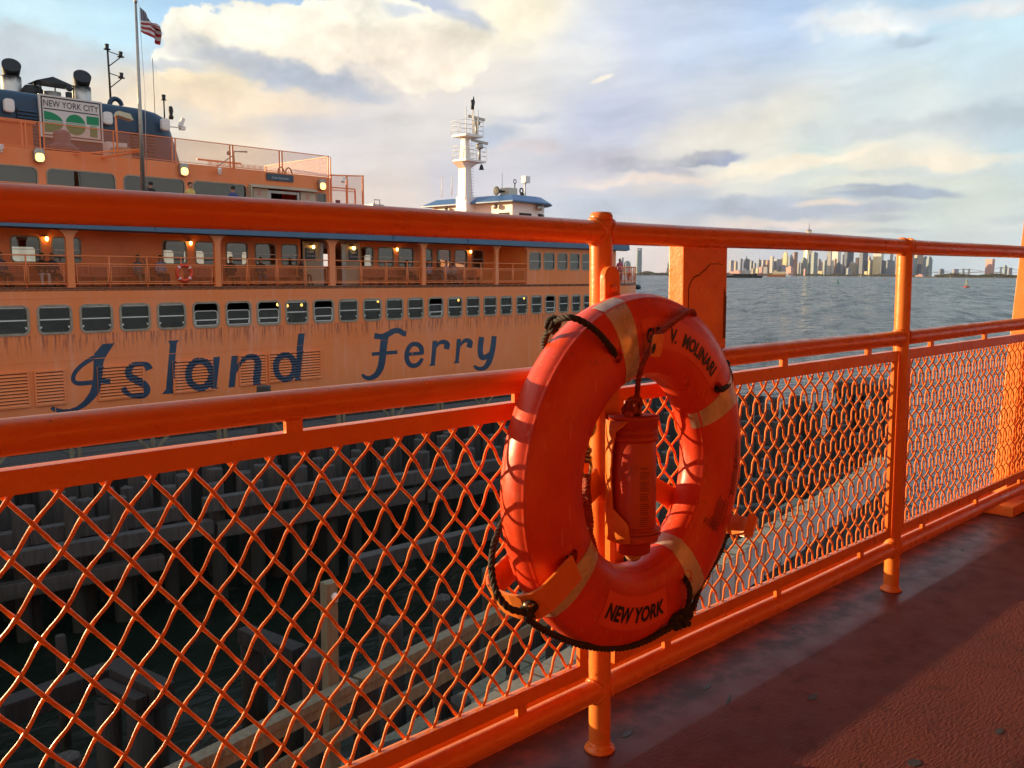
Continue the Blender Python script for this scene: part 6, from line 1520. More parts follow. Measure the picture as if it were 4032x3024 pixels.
person('rightmost of four passengers sitting together, long dark hair and pale top', seat_at(1787), TH, 'sit', (.36, .32, .36), (.30, .18, .14), HB, long_hair=True)
def stand_at(s, t, y): 
    x = F(s, t, y)[0]; return fw(x, y, CF)
person('bearded man in a yellow shirt standing on the ferry upper deck between two cabin windows', stand_at(750, 760, 1.0), TH, 'stand', (.70, .48, .12), JEANS, HB)
person('dark-haired person in a blue shirt standing before the rightmost large cabin window', stand_at(918, 780, 1.2), TH + PI, 'stand', (.05, .07, .20), JEANS, HB)
person('dark-haired person whose head just shows above our rail right of the flagstaff', stand_at(594, 760, .8), TH + PI, 'stand', DARK, DARK, HB, hscale=.92)
person('child in a pink jacket standing at the end rail of the ferry', fw(F(2440, 1060, .9)[0], .9, .44), TH - 1.0, 'stand', (.55, .10, .20), (.2, .05, .1), (.30, .25, .22), hscale=.95)

# ------------------------------------------------------------------ timber racks between the slips
def m_wood(nt, b, co, c0=(0.060, 0.057, 0.053), c1=(0.020, 0.019, 0.018), wet=True):
    gp = nt.node('ShaderNodeNewGeometry').outputs['Position']; sep = nt.node('ShaderNodeSeparateXYZ'); nt.l.new(gp, sep.inputs[0])
    mp = nt.node('ShaderNodeMapping'); mp.inputs['Scale'].default_value = (9, 9, .9); nt.l.new(gp, mp.inputs[0])
    n = nt.noise(mp.outputs[0], 1.6, 6, .65); n2 = nt.noise(gp, 1.1, 3)
    oi = nt.node('ShaderNodeObjectInfo').outputs['Random']
    c = nt.mix(nt.ss(n, .32, .68), (*c1, 1), (*c0, 1)); c = nt.mix(nt.m('MULTIPLY', oi, .5), c, (c0[0] * 1.25, c0[1] * 1.1, c0[2] * .95, 1))
    if wet:
        w = nt.ss(nt.m('ADD', sep.outputs[2], nt.m('MULTIPLY', nt.m('SUBTRACT', n2, .5), .8)), -5.7, -6.3)
        c = nt.mix(nt.m('MULTIPLY', w, .8), c, (0.022, 0.024, 0.016, 1))
    nt.put(b.inputs['Base Color'], c); b.inputs['Roughness'].default_value = .8
    bn = nt.node('ShaderNodeBump'); bn.inputs['Strength'].default_value = .9; bn.inputs['Distance'].default_value = .05
    nt.l.new(n, bn.inputs['Height']); nt.l.new(bn.outputs[0], b.inputs['Normal'])
M_PILE = mat('weathered_pile', fn=m_wood)
M_WALE = mat('grey_timber', fn=lambda nt, b, co: m_wood(nt, b, co, (0.074, 0.072, 0.068), (0.030, 0.029, 0.027), True))
M_NEWW = mat('new_timber', fn=lambda nt, b, co: m_wood(nt, b, co, (0.21, 0.20, 0.13), (0.12, 0.115, 0.08), False))
M_GREENW = mat('treated_timber', fn=lambda nt, b, co: m_wood(nt, b, co, (0.20, 0.21, 0.15), (0.12, 0.13, 0.09), False))
M_OLDW = mat('rotten_timber', fn=lambda nt, b, co: m_wood(nt, b, co, (0.024, 0.020, 0.018), (0.008, 0.008, 0.008), True))
M_FENW = mat('white_fender_face', (0.56, 0.54, 0.52), .6, var=(2.2, .8, (0.38, 0.36, 0.34)), bump=(14, .4, .01))
M_TANW = mat('sawn_end_timber', (0.42, 0.34, 0.20), .7, var=(9, .7, (0.30, 0.24, 0.14)))
pile_meshes = []
for q in range(6):
    mb = MB(); seg = 13; rings = [(-5.2, 1.0), (-3.0, .98), (-1.0, .96), (-.25, .95), (-.03, .94), (0.0, .90)]
    ph = [uni(.92, 1.07) for _ in range(seg)]; vs = []
    for (z, s_) in rings:
        for k in range(seg):
            t = 2 * PI * k / seg; rr = .185 * s_ * ph[k] * (1 + uni(-.02, .02)); vs.append((rr * math.cos(t), rr * math.sin(t), z + (uni(-.02, .02) if z > -.1 else 0)))
    vs.append((uni(-.03, .03), uni(-.03, .03), uni(.0, .05)))
    fs = [(i * seg + k, i * seg + (k + 1) % seg, (i + 1) * seg + (k + 1) % seg, (i + 1) * seg + k) for i in range(len(rings) - 1) for k in range(seg)]
    fs += [((len(rings) - 1) * seg + k, (len(rings) - 1) * seg + (k + 1) % seg, len(vs) - 1) for k in range(seg)]
    mb.add(vs, fs[:-seg], 0, True); mb.add([], [], 0)
    o_ = len(mb.v) - len(vs)
    for f3 in fs[-seg:]: mb.f.append(f3); mb.mi.append(0); mb.sm.append(False)
    tmp = mb.build('pile_source', M_PILE); pile_meshes.append(tmp.data); bpy.data.objects.remove(tmp)
npile = 0
def pile(x, y, zt, label, group, sc=1.0):
    global npile
    if proj((x, y, zt))[0] > 3515: return
    o = bpy.data.objects.new('timber_pile', random.choice(pile_meshes)); scene.collection.objects.link(o)
    o.location = (x, y, zt); o.rotation_euler = (uni(-.03, .03), uni(-.03, .03), uni(0, 6.28)); s_ = sc * uni(.85, 1.15); o.scale = (s_, s_, 1)
    tag(o, label, 'pile', group); npile += 1
def yA(x): return 21.7 - .095 * (x - 4.9)
def yF(x): return 8.45 + .185 * (x - 12.75)
L_A = ('weathered grey timber pile in the dense far rack beside the other ferry', 'piles of the far rack')
L_B = ('weathered timber pile behind the white-faced fender near our ferry', 'piles of the near rack')
L_C = ('weathered timber pile in the crowded seaward cluster beyond the mesh', 'piles of the seaward cluster')
for k, off in enumerate((0, .85, 1.8, 2.8, 3.9)):
    x = 2.6 + uni(0, .6)
    while x < 30:
        if rnd() > .12: pile(x, yA(x) + off + uni(-.18, .18), -4.32 + uni(-.12, .16), *L_A)
        x += uni(.8, 1.25)
for off, st_, x0 in ((.95, 1.15, 5.6), (2.4, 1.1, 5.3), (3.5, 1.25, 6.2), (4.5, 1.15, 12.6), (5.5, 1.15, 13.2), (6.5, 1.2, 14.0), (1.7, 1.3, 12.0)):
    x = x0
    while x < 24:
        if rnd() > .1: pile(x, yF(x) + off + uni(-.15, .15), -4.35 + uni(-.15, .2), *L_B)
        x += st_ * uni(.85, 1.2)
x = 21.0
while x < 37.5:
    y = yF(x) + 1.0 + uni(0, .5); ytop = (yA(x) if x < 30 else 23.5)
    while y < ytop:
        if rnd() > .12: pile(x + uni(-.25, .25), y, -4.45 + uni(-.2, .2) - max(0, (x - 36)) * .3, *L_C, sc=1.1)
        y += uni(.95, 1.3)
    x += 1.25
# wales bolted along the far rack
def wale(p0, p1, w, h, m_, label, group, name='timber_wale'):
    p0, p1 = Vector(p0), Vector(p1); c = (p0 + p1) / 2; mb = MB(); mb.beam(p0 - c, p1 - c, w, h); o = mb.build(name, m_, None, bevel=.03); o.location = c
    return tag(o, label, 'timber', group)
for (xa, xb, dz, dy, lab) in ((2.6, 9.2, -5.28, -.32, 'long grey timber wale low along the left of the far rack'), (9.3, 15.4, -5.42, -.30, 'grey timber wale low along the middle of the far rack'), (9.0, 13.2, -4.72, -.34, 'pale split timber wale high on the middle of the far rack'), (12.6, 18.6, -4.86, -.30, 'grey timber wale high on the right of the far rack'),
                            (3.2, 8.7, -5.02, .30, 'timber wale set back behind the first far piles'), (15.5, 22.0, -5.5, -.28, 'grey timber wale low along the right of the far rack'), (2.6, 8.0, -6.02, -.28, 'dark waterlogged wale just above the water at the left')):
    wale((xa, yA(xa) + dy, dz), (xb, yA(xb) + dy, dz + uni(-.05, .05)), .3, .36, M_WALE, lab, 'wales of the far rack')
for (xa, ya, za, xb, yb, zb, lab) in ((13.5, 14.6, -5.1, 19.5, 15.0, -5.0, 'heavy timber lying across the piles near the ring'), (15.0, 13.2, -5.3, 20.5, 14.4, -5.2, 'shorter timber lying across the piles near the ring'), (10.5, 16.6, -5.5, 16.0, 16.4, -5.5, 'timber wale in the middle of the pool')):
    wale((xa, ya, za), (xb, yb, zb), .32, .34, M_WALE, lab, 'timbers across the piles')
# walkway of new timber in front of the far rack's ferry side
wk = thing('far_walkway', 'light timber walkway with crossed railing in front of the other ferry', 'walkway', loc=(0, 0, 0))
yW = lambda x: 26.9 - .01 * x
for k in range(5):
    for s_ in range(9):
        xa = -1 + s_ * 4.4; mb = MB(); mb.beam((xa, yW(xa) + .1 + k * .29, -4.32 + uni(-.01, .01)), (xa + 4.36, yW(xa + 4.4) + .1 + k * .29, -4.32), .27, .06); mb.build('plank', M_WALE, wk)
for s_ in range(9):
    xa = -1 + s_ * 4.4; mb = MB(); mb.beam((xa, yW(xa), -4.45), (xa + 4.38, yW(xa), -4.45), .1, .28); mb.build('stringer', M_NEWW, wk)
    mb = MB(); mb.beam((xa, yW(xa), -3.28), (xa + 4.38, yW(xa), -3.28), .1, .09); mb.build('handrail', M_NEWW, wk)
    mb = MB(); mb.beam((xa, yW(xa), -3.78), (xa + 4.38, yW(xa), -3.78), .06, .09); mb.build('middle_rail', M_NEWW, wk)
    for q in (0.02, .5, .98):
        xx = xa + 4.38 * q; mb = MB(); mb.box(xx - .055, xx + .055, yW(xx) - .05, yW(xx) + .05, -4.6, -3.3); mb.build('rail_post', M_NEWW, wk)
    for (qa, qb) in ((.36, .5), (.64, .5)):
        mb = MB(); mb.beam((xa + 4.38 * qa, yW(xa) - .08, -3.75), (xa + 4.38 * qb, yW(xa) - .08, -4.42), .05, .08); mb.build('brace', M_NEWW, wk)
fw_ = thing('far_plank_wall', 'wall of dark vertical planks behind the far walkway', 'plank wall', loc=(0, 0, 0))
for k in range(110):
    x = 1.0 + k * .36; mb = MB(); h = uni(-.12, .08); mb.box(x, x + .34, 29.0 + uni(-.03, .03), 29.2, -7.6, -3.55 + h); mb.build('plank', M_PILE, fw_)
tall = thing('tall_pile', 'single dark pile rising in front of the ferry lettering above our middle rail', 'pile', loc=(0, 0, 0))
p = at_dist(1037, 1520, 29.5); pp = bpy.data.objects.new('pile_shaft', pile_meshes[0]); scene.collection.objects.link(pp); pp.parent = tall; pp.location = p; pp.scale = (1.3, 1.3, 1)
# near rack: white-faced fender planks, one by one
fen = thing('white_fender_wall', 'white-faced vertical plank fender along the slip just below our deck', 'fender', loc=(0, 0, 0))
hd = Vector((1, .185, 0)).normalized(); nv = Vector((hd.y, -hd.x, 0))
s_ = 0.0
while s_ < 33:
    b0 = Vector((4.2, yF(4.2), 0)) + hd * s_; w = .345
    if proj((b0.x, b0.y, -4.0))[0] > 3500: break
    t0 = -4.0 + uni(-.05, .03); dd = uni(-.035, .035)
    mb = MB(); c = b0 + hd * (w * .48); mb.beam(c + Vector((0, 0, t0 - .85)) + nv * dd, c + Vector((0, 0, t0)) + nv * dd, w * .95, .30, up=(hd.x, hd.y, 0)) if False else None
    def slab(z0, z1, th, m_, nm, push):
        a = b0 + nv * (push + dd); b_ = b0 + hd * w * .925 + nv * (push + dd); m3 = MB()
        m3.add([(*(a)[:2], z0), (*(b_)[:2], z0), (*(b_ - nv * th)[:2], z0), (*(a - nv * th)[:2], z0), (*(a)[:2], z1), (*(b_)[:2], z1), (*(b_ - nv * th)[:2], z1), (*(a - nv * th)[:2], z1)], [(0, 3, 2, 1), (4, 5, 6, 7), (0, 1, 5, 4), (1, 2, 6, 5), (2, 3, 7, 6), (3, 0, 4, 7)])
        return m3.build(nm, m_, fen, bevel=.008)
    slab(t0 - .82 + uni(-.03, .03), t0 - .025, .30, M_FENW, 'fender_plank', .0)
    slab(t0 - .022, t0, .30, M_TANW, 'plank_cap', .001)
    slab(-7.6, t0 - .86, .20, M_PILE, 'lower_plank', -.06)
    s_ += w
# timber handrail and walkway planks behind it
nr = thing('near_walkway', 'pale timber walkway with double handrail behind the near fender', 'walkway', loc=(0, 0, 0))
def nh(x, z, off=0.0): return Vector((x, 7.88 + .19 * (x - 3.8) + off, z))
for (xa, xb) in ((2.2, 5.15), (5.2, 9.4)):
    mb = MB(); mb.beam(nh(xa, -3.52), nh(xb, -3.52), .16, .09); mb.build('handrail', M_NEWW, nr)
    mb = MB(); mb.beam(nh(xa, -3.62, -.03), nh(xb, -3.62, -.03), .05, .14); mb.build('rail_fascia', M_NEWW, nr)
    mb = MB(); mb.beam(nh(xa, -4.02, -.02), nh(xb, -4.02, -.02), .05, .15); mb.build('middle_rail', M_NEWW, nr)
for x in (2.6, 4.0, 5.3, 6.7, 8.2, 9.3):
    mb = MB(); p = nh(x, 0, .06); mb.box(p.x - .08, p.x + .08, p.y - .06, p.y + .06, -4.7, -3.58); mb.build('rail_post', M_OLDW, nr)
for k in range(4):
    for (xa, xb) in ((4.6, 8.6), (8.65, 12.6), (12.65, 17.0), (17.05, 20.5)):
        mb = MB(); y0 = .45 + k * .28; a, b_ = Vector((xa, yF(xa) + y0, -4.66)), Vector((xb, yF(xb) + y0, -4.66)); mb.beam(a, b_, .26, .08); mb.build('plank', M_GREENW, nr)
p = at_dist(1294, 2291, 9.6); mb = MB(); mb.box(-.07, .07, -.07, .07, -4.6, 0); po = tag(mb.build('marker_post', M_NEWW, None, bevel=.006), 'tall pale square timber post with a small white fitting near its top', 'post'); po.location = p
mb = MB(); mb.lathe([(.0001, -.05), (.035, -.045), (.04, .02), (.02, .05), (.0001, .055)], 10, (.02, -.09, -.16)); mb.build('fitting', M_WHITE, po)
for (q, lab) in (((13.2, 10.4, -4.4, 15.2, 11.6, -3.6), 'sloping green timber brace seen through the mesh beside the ring'), ((14.0, 10.9, -4.9, 18.5, 12.4, -4.0), 'long sloping green timber brace seen through the right mesh'), ((11.3, 10.2, -4.6, 12.3, 11.2, -3.1), 'steep timber brace seen through the ring opening'), ((16.5, 11.2, -4.5, 19.2, 12.6, -4.4), 'pale timber beam lying behind the white fender')):
    wale(q[:3], q[3:], .16, .24, M_GREENW, lab, 'braces of the near rack', 'timber_brace')
# rotten remains of an older rack standing in the pool
ob = thing('rotten_pile_bent', 'rotten dark timber bent standing in the pool at lower left', 'timber wreck', loc=(0, 0, 0))
a = at_z(0, 2810, -5.6); b_ = at_z(505, 2632, -5.6); mb = MB(); mb.beam(a, b_, .34, .36); mb.build('beam', M_OLDW, ob, bevel=.03)
a2 = at_z(470, 2655, -5.5); b2 = at_z(650, 2740, -5.5); mb = MB(); mb.beam(a2, b2, .36, .34); mb.build('beam', M_OLDW, ob, bevel=.03)
a3 = at_z(400, 2700, -5.55); b3 = at_z(560, 2770, -5.55); mb = MB(); mb.beam(a3, b3, .22, .2); mb.build('beam', M_OLDW, ob, bevel=.02)
for s1, t1 in ((415, 2770), (540, 2800), (600, 2740), (235, 2600)):
    p = at_z(s1, t1, -5.75); mb = MB(); mb.tube([(p.x, p.y, -9), (p.x + .04, p.y, -5.7), (p.x + .03, p.y, -5.3 if s1 == 235 else -5.72)], [.2 if s1 != 235 else .1] * 2 + [.18 if s1 != 235 else .08], 9); mb.build('stub_pile', M_OLDW, ob)
ob2 = thing('rotten_pile_group', 'rotten leaning piles with a broken cap timber in the middle of the pool', 'timber wreck', loc=(0, 0, 0))
a = at_z(960, 2495, -5.3); b_ = at_z(1180, 2580, -5.35); mb = MB(); mb.beam(a, b_, .3, .28); mb.build('beam', M_OLDW, ob2, bevel=.03)
for s1, t1, s2, t2 in ((985, 2520, 985, 2800), (1130, 2560, 1040, 2830), (1165, 2570, 1160, 2850), (1010, 2520, 1020, 2780)):
    p = at_z(s1, t1, -5.45); p2 = at_z(s2, t2, -7.5); p2 = Vector((p.x + (p2.x - p.x) * .4, p.y + (p2.y - p.y) * .4, -8.5)); mb = MB(); mb.tube([p2, p], [.19, .17], 9); mb.build('stub_pile', M_OLDW, ob2)
p = at_z(265, 2978, -5.0); pile(p.x, p.y, -5.0, 'lone cut pile end at the bottom left of the pool', None)
p = at_z(920, 2440, -4.5); 
dol = thing('end_dolphin', 'square timber dolphin cap at the seaward end of the piles', 'dolphin', loc=(0, 0, 0))
p = at_dist(3425, 1500, 41); mb = MB(); mb.box(p.x - 1.3, p.x + 1.3, p.y - 1.0, p.y + 1.0, p.z - .5, p.z); mb.build('cap', M_WALE, dol, bevel=.03)
for dx in (-1, 0, 1):
    for dy in (-.8, .8): mb = MB(); mb.cyl((p.x + dx, p.y + dy, -8.5), (p.x + dx, p.y + dy, p.z - .4), .2, seg=10); mb.build('pile_leg', M_PILE, dol)
wake_p = at_z(2440, 1500, WATER_Z)

# ------------------------------------------------------------------ far shore
def m_bld(nt, b, co, c0, c1, rough=.6):
    sep = nt.node('ShaderNodeSeparateXYZ'); nt.l.new(co, sep.inputs[0])
    hx = nt.m('PINGPONG', nt.m('MULTIPLY', nt.m('ADD', sep.outputs[0], sep.outputs[1]), .055), .5); hz = nt.m('PINGPONG', nt.m('MULTIPLY', sep.outputs[2], .045), .5)
    g = nt.m('MULTIPLY', nt.ss(hx, .15, .35), nt.ss(hz, .12, .34)); n = nt.noise(co, .012, 4)
    nt.put(b.inputs['Base Color'], nt.mix(nt.m('ADD', nt.m('MULTIPLY', g, .75), nt.ss(n, .3, .7, 0, .4)), (*c0, 1), (*c1, 1))); b.inputs['Roughness'].default_value = rough
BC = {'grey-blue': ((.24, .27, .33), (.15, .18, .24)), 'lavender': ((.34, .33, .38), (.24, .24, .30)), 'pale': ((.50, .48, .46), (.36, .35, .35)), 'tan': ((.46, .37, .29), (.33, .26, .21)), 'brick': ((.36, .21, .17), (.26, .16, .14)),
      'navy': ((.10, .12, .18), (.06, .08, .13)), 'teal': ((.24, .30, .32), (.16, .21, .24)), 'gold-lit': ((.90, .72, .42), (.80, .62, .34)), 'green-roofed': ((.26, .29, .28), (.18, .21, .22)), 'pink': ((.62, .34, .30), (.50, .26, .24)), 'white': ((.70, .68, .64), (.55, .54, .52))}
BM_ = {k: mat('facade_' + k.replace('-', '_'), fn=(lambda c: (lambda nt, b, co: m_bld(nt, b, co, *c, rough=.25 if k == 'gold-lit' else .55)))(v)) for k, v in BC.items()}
ORD = ['first', 'second', 'third', 'fourth', 'fifth', 'sixth', 'seventh', 'eighth', 'ninth', 'tenth', 'eleventh', 'twelfth', 'thirteenth', 'fourteenth', 'fifteenth', 'sixteenth', 'seventeenth', 'eighteenth', 'nineteenth', 'twentieth']
def ordinal(n):
    if n <= 20: return ORD[n - 1]
    t = {2: 'twenty', 3: 'thirty', 4: 'forty', 5: 'fifty', 6: 'sixty', 7: 'seventy'}[n // 10]
    tt = {2: 'twentieth', 3: 'thirtieth', 4: 'fortieth', 5: 'fiftieth', 6: 'sixtieth', 7: 'seventieth'}[n // 10]
    return tt if n % 10 == 0 else t + '-' + ORD[n % 10 - 1]
def S2(x, y): return (2850 + .27125 * x, 850 + .27125 * y)
def S3(x, y): return (3400 + .2857 * x, 850 + .2857 * y)
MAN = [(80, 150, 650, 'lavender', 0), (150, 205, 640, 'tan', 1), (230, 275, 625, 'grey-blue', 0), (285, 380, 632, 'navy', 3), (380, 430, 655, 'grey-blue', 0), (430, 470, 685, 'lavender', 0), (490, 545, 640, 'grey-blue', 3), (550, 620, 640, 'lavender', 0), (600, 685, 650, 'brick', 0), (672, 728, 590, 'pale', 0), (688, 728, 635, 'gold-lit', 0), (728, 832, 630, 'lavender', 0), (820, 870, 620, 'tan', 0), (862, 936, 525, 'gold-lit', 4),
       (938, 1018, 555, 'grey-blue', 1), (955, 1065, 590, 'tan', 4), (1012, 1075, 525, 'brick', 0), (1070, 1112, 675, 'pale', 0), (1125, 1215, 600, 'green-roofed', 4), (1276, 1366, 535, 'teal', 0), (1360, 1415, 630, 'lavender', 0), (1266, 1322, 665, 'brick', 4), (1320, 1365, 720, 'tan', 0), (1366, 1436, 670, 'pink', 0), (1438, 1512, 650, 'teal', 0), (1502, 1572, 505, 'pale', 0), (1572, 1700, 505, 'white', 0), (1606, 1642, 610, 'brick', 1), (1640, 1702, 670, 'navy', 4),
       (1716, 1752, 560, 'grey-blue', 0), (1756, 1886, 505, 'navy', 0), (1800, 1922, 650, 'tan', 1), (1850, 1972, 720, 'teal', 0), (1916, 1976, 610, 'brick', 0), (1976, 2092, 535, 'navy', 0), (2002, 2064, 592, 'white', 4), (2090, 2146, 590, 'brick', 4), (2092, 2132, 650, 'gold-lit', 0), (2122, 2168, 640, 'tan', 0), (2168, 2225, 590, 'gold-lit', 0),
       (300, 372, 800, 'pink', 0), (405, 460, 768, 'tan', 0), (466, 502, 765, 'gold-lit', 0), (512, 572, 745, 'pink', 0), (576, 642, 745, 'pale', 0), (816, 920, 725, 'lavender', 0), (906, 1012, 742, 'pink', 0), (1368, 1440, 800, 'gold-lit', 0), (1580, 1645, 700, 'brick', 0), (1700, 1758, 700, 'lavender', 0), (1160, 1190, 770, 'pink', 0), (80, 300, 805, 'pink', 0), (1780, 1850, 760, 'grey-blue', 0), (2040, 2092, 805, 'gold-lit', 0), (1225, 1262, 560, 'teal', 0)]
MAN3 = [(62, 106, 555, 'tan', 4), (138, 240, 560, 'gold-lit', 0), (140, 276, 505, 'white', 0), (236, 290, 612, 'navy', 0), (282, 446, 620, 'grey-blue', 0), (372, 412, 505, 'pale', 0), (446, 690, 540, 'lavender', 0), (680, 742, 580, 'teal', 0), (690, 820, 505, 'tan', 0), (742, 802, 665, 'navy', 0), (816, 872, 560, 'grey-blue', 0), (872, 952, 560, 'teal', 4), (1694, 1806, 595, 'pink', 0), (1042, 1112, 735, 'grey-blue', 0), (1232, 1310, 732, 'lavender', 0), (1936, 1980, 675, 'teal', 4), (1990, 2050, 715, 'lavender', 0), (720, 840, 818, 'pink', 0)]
LST = []
for (a, b, t, c, rf) in MAN: (xa, ya), (xb, _) = S2(a, t), S2(b, t); LST.append((xa, xb, ya, c, rf, 'Manhattan'))
for (a, b, t, c, rf) in MAN3: (xa, ya), (xb, _) = S3(a, t), S3(b, t); LST.append((xa, xb, ya, c, rf, 'Manhattan'))
LST.sort(key=lambda q: (q[0] + q[1]) / 2)
def building(xa, xb, yt, colr, roof, dist, label, group, yaw=None):
    c = at_dist((xa + xb) / 2, yt, dist); h = c.z - WATER_Z; per = math.sqrt(1 + ((xa + xb) / 2 / FPX - 2016 / FPX) ** 2)
    w = (xb - xa) / FPX * dist / per; yw = (uni(-.6, -.3) if colr in ('gold-lit', 'pink', 'white', 'pale') else uni(.4, .75)) if yaw is None else yaw
    b = w / (math.cos(yw) + .8 * abs(math.sin(yw))); d = b * .8
    vang = math.atan2(c.y - CAM_C.y, c.x - CAM_C.x)
    t = thing('city_building', label, 'building', group, loc=(c.x, c.y, WATER_Z + 1), rz=vang - PI / 2 + yw)
    mb = MB(); hb = h - 1
    if roof == 4:
        # stepped top
        mb.box(-b / 2, b / 2, -d / 2, d / 2, 0, hb * .86); mb.box(-b * .38, b * .38, -d * .38, d * .38, hb * .86, hb * .95); mb.box(-b * .22, b * .22, -d * .22, d * .22, hb * .95, hb)
    elif roof == 1:
        hs = max(hb - w * .7, hb * .8); mb.box(-b / 2, b / 2, -d / 2, d / 2, 0, hs); mb.add([(-b / 2, -d / 2, hs), (b / 2, -d / 2, hs), (b / 2, d / 2, hs), (-b / 2, d / 2, hs), (0, 0, hb)], [(0, 1, 4), (1, 2, 4), (2, 3, 4), (3, 0, 4)])
    else:
        mb.box(-b / 2, b / 2, -d / 2, d / 2, 0, hb)
        if rnd() > .4: mb.box(-b * .2, b * .25, -d * .2, d * .2, hb, hb + min(8, w * .12))
    if roof == 3: mb.box(-b * .1, b * .05, -d * .1, d * .1, hb, hb + w * .45)
    mb.build('tower_block', BM_[colr], t)
    if hb > 90 and w > 35:
        m2 = MB(); m2.box(-b * .52, b * .52, -d * .52, d * .52, 0, 14); m2.build('podium', BM_['tan'], t)
    return t
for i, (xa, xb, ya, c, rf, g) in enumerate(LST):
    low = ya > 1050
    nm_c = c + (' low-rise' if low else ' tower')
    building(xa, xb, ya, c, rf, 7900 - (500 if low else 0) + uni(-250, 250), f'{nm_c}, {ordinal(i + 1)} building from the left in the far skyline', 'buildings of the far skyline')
# the tallest tower, tapering, with a mast
t = thing('tall_spire_tower', 'tallest skyline tower with a tapered sunlit top and a thin mast above our rail', 'tower', loc=(0, 0, 0))
ps = at_dist(*S2(1235, 226), 8300); wtop = 100 * .27125 / FPX * 8300; base = Vector((ps.x, ps.y, WATER_Z)); hT = ps.z - WATER_Z
t.location = base; mb = MB(); n = 8; vs = []
for (s_, z, ph) in ((1.25, 0, 0), (1.25, 55, 0), (.92, hT, 0)):
    for k in range(8):
        a = 2 * PI * k / 8 + .3; q = wtop / 2 * s_ * (1.05 if (k % 2 == (0 if z < hT else 1)) else .92); vs.append((q * math.cos(a), q * math.sin(a), z))
mb.add(vs, [(i * 8 + k, i * 8 + (k + 1) % 8, (i + 1) * 8 + (k + 1) % 8, (i + 1) * 8 + k) for i in range(2) for k in range(8)] + [tuple(range(16, 24))]); mb.build('tower_block', BM_['gold-lit'], t)
mb = MB(); mb.cyl((0, 0, hT), (0, 0, hT + 16), wtop * .35, seg=14); ztip = at_dist(*S2(1249, 95), 8300).z - WATER_Z; mb.tube([(0, 0, hT + 16), (0, 0, hT + (ztip - hT) * .5), (0, 0, ztip)], [6, 4, 2.0], 8); mb.build('mast', BM_['lavender'], t)
# far-off towers across the river, by the ferry's bow
SA = lambda x, y: (2450 + .27125 * x, 900 + .27125 * y)
for (a, b, y, c, rf, lab) in ((-45, -5, 470, 'grey-blue', 0, 'blue-grey tower partly hidden behind the ferry bow'), (-10, 20, 420, 'grey-blue', 0, 'slim blue-grey tower just right of the ferry bow'), (26, 124, 468, 'teal', 4, 'stepped teal block between the ferry bow and the lone slab tower'), (690, 760, 560, 'lavender', 0, 'hazy lavender block right of the green statue'), (768, 812, 528, 'grey-blue', 0, 'narrow hazy block beside our boxed plate'), (818, 872, 490, 'lavender', 0, 'tall hazy block touching the edge of our boxed plate'), (860, 960, 600, 'tan', 0, 'low tan block hidden behind our boxed plate')):
    (xa, ya), (xb, _) = SA(a, y), SA(b, y); building(xa, xb, ya, c, rf, 7200, lab, 'buildings across the river')
(xa, ya), (xb, _) = SA(198, 285), SA(298, 285)
t = thing('lone_slab_tower', 'lone tall pale blue slab tower with a notched crown near the statue', 'tower', loc=(0, 0, 0))
c = at_dist((xa + xb) / 2, ya, 6800); w = (xb - xa) / FPX * 6800 * .80; t.location = (c.x, c.y, WATER_Z); t.rotation_euler = (0, 0, math.atan2(c.y, c.x) - PI / 2 + .35); h = c.z - WATER_Z
mb = MB(); vs = []
for (s_, z) in ((1.0, 0), (1.0, h * .25), (.97, h * .6), (.86, h * .93)):
    for k in range(12): a = 2 * PI * k / 12; vs.append((w / 2 * s_ * math.copysign(abs(math.cos(a)) ** .55, math.cos(a)), w * .38 * s_ * math.copysign(abs(math.sin(a)) ** .55, math.sin(a)), z))
mb.add(vs, [(i * 12 + k, i * 12 + (k + 1) % 12, (i + 1) * 12 + (k + 1) % 12, (i + 1) * 12 + k) for i in range(3) for k in range(12)] + [tuple(range(36, 48))]); mb.build('tower_block', BM_['teal'], t)
mb = MB(); mb.box(-w * .40, w * .40, -w * .3, w * .3, h * .96, h); mb.box(-w * .40, -w * .3, -w * .3, w * .3, h * .93, h * .96); mb.box(w * .3, w * .40, -w * .3, w * .3, h * .93, h * .96); mb.build('crown', BM_['grey-blue'], t)
# shores: low land and its trees
M_LAND = mat('shore_earth', (.12, .10, .075), .9); M_TREE = mat('far_foliage', (.095, .095, .055), .9, var=(.02, .8, (.14, .12, .075)))
def shore(name, pts, dist, depth, h):
    mb = MB(); n = len(pts); vs = []
    for s in pts:
        p = at_dist(s, 1085, dist); d = Vector((p.x, p.y, 0)).normalized(); a = Vector((p.x, p.y, WATER_Z - 1)); b = a + d * 12 + Vector((0, 0, 1 + h)); c = a + d * depth + Vector((0, 0, 1 + h)); vs += [a, b, c]
    mb.add(vs, [(i * 3 + k, (i + 1) * 3 + k, (i + 1) * 3 + k + 1, i * 3 + k + 1) for i in range(n - 1) for k in range(2)]); return struct(mb.build(name, M_LAND))
shore('river_shore', [2300 + 20 * k for k in range(32)], 6600, 2500, 3); shore('island_shore', [2495 + 12 * k for k in range(19)], 5200, 300, 4); shore('city_shore', [2760 + 30 * k for k in range(36)], 7300, 3500, 3); shore('fort_island_shore', [3560 + 20 * k for k in range(34)], 4700, 500, 4)
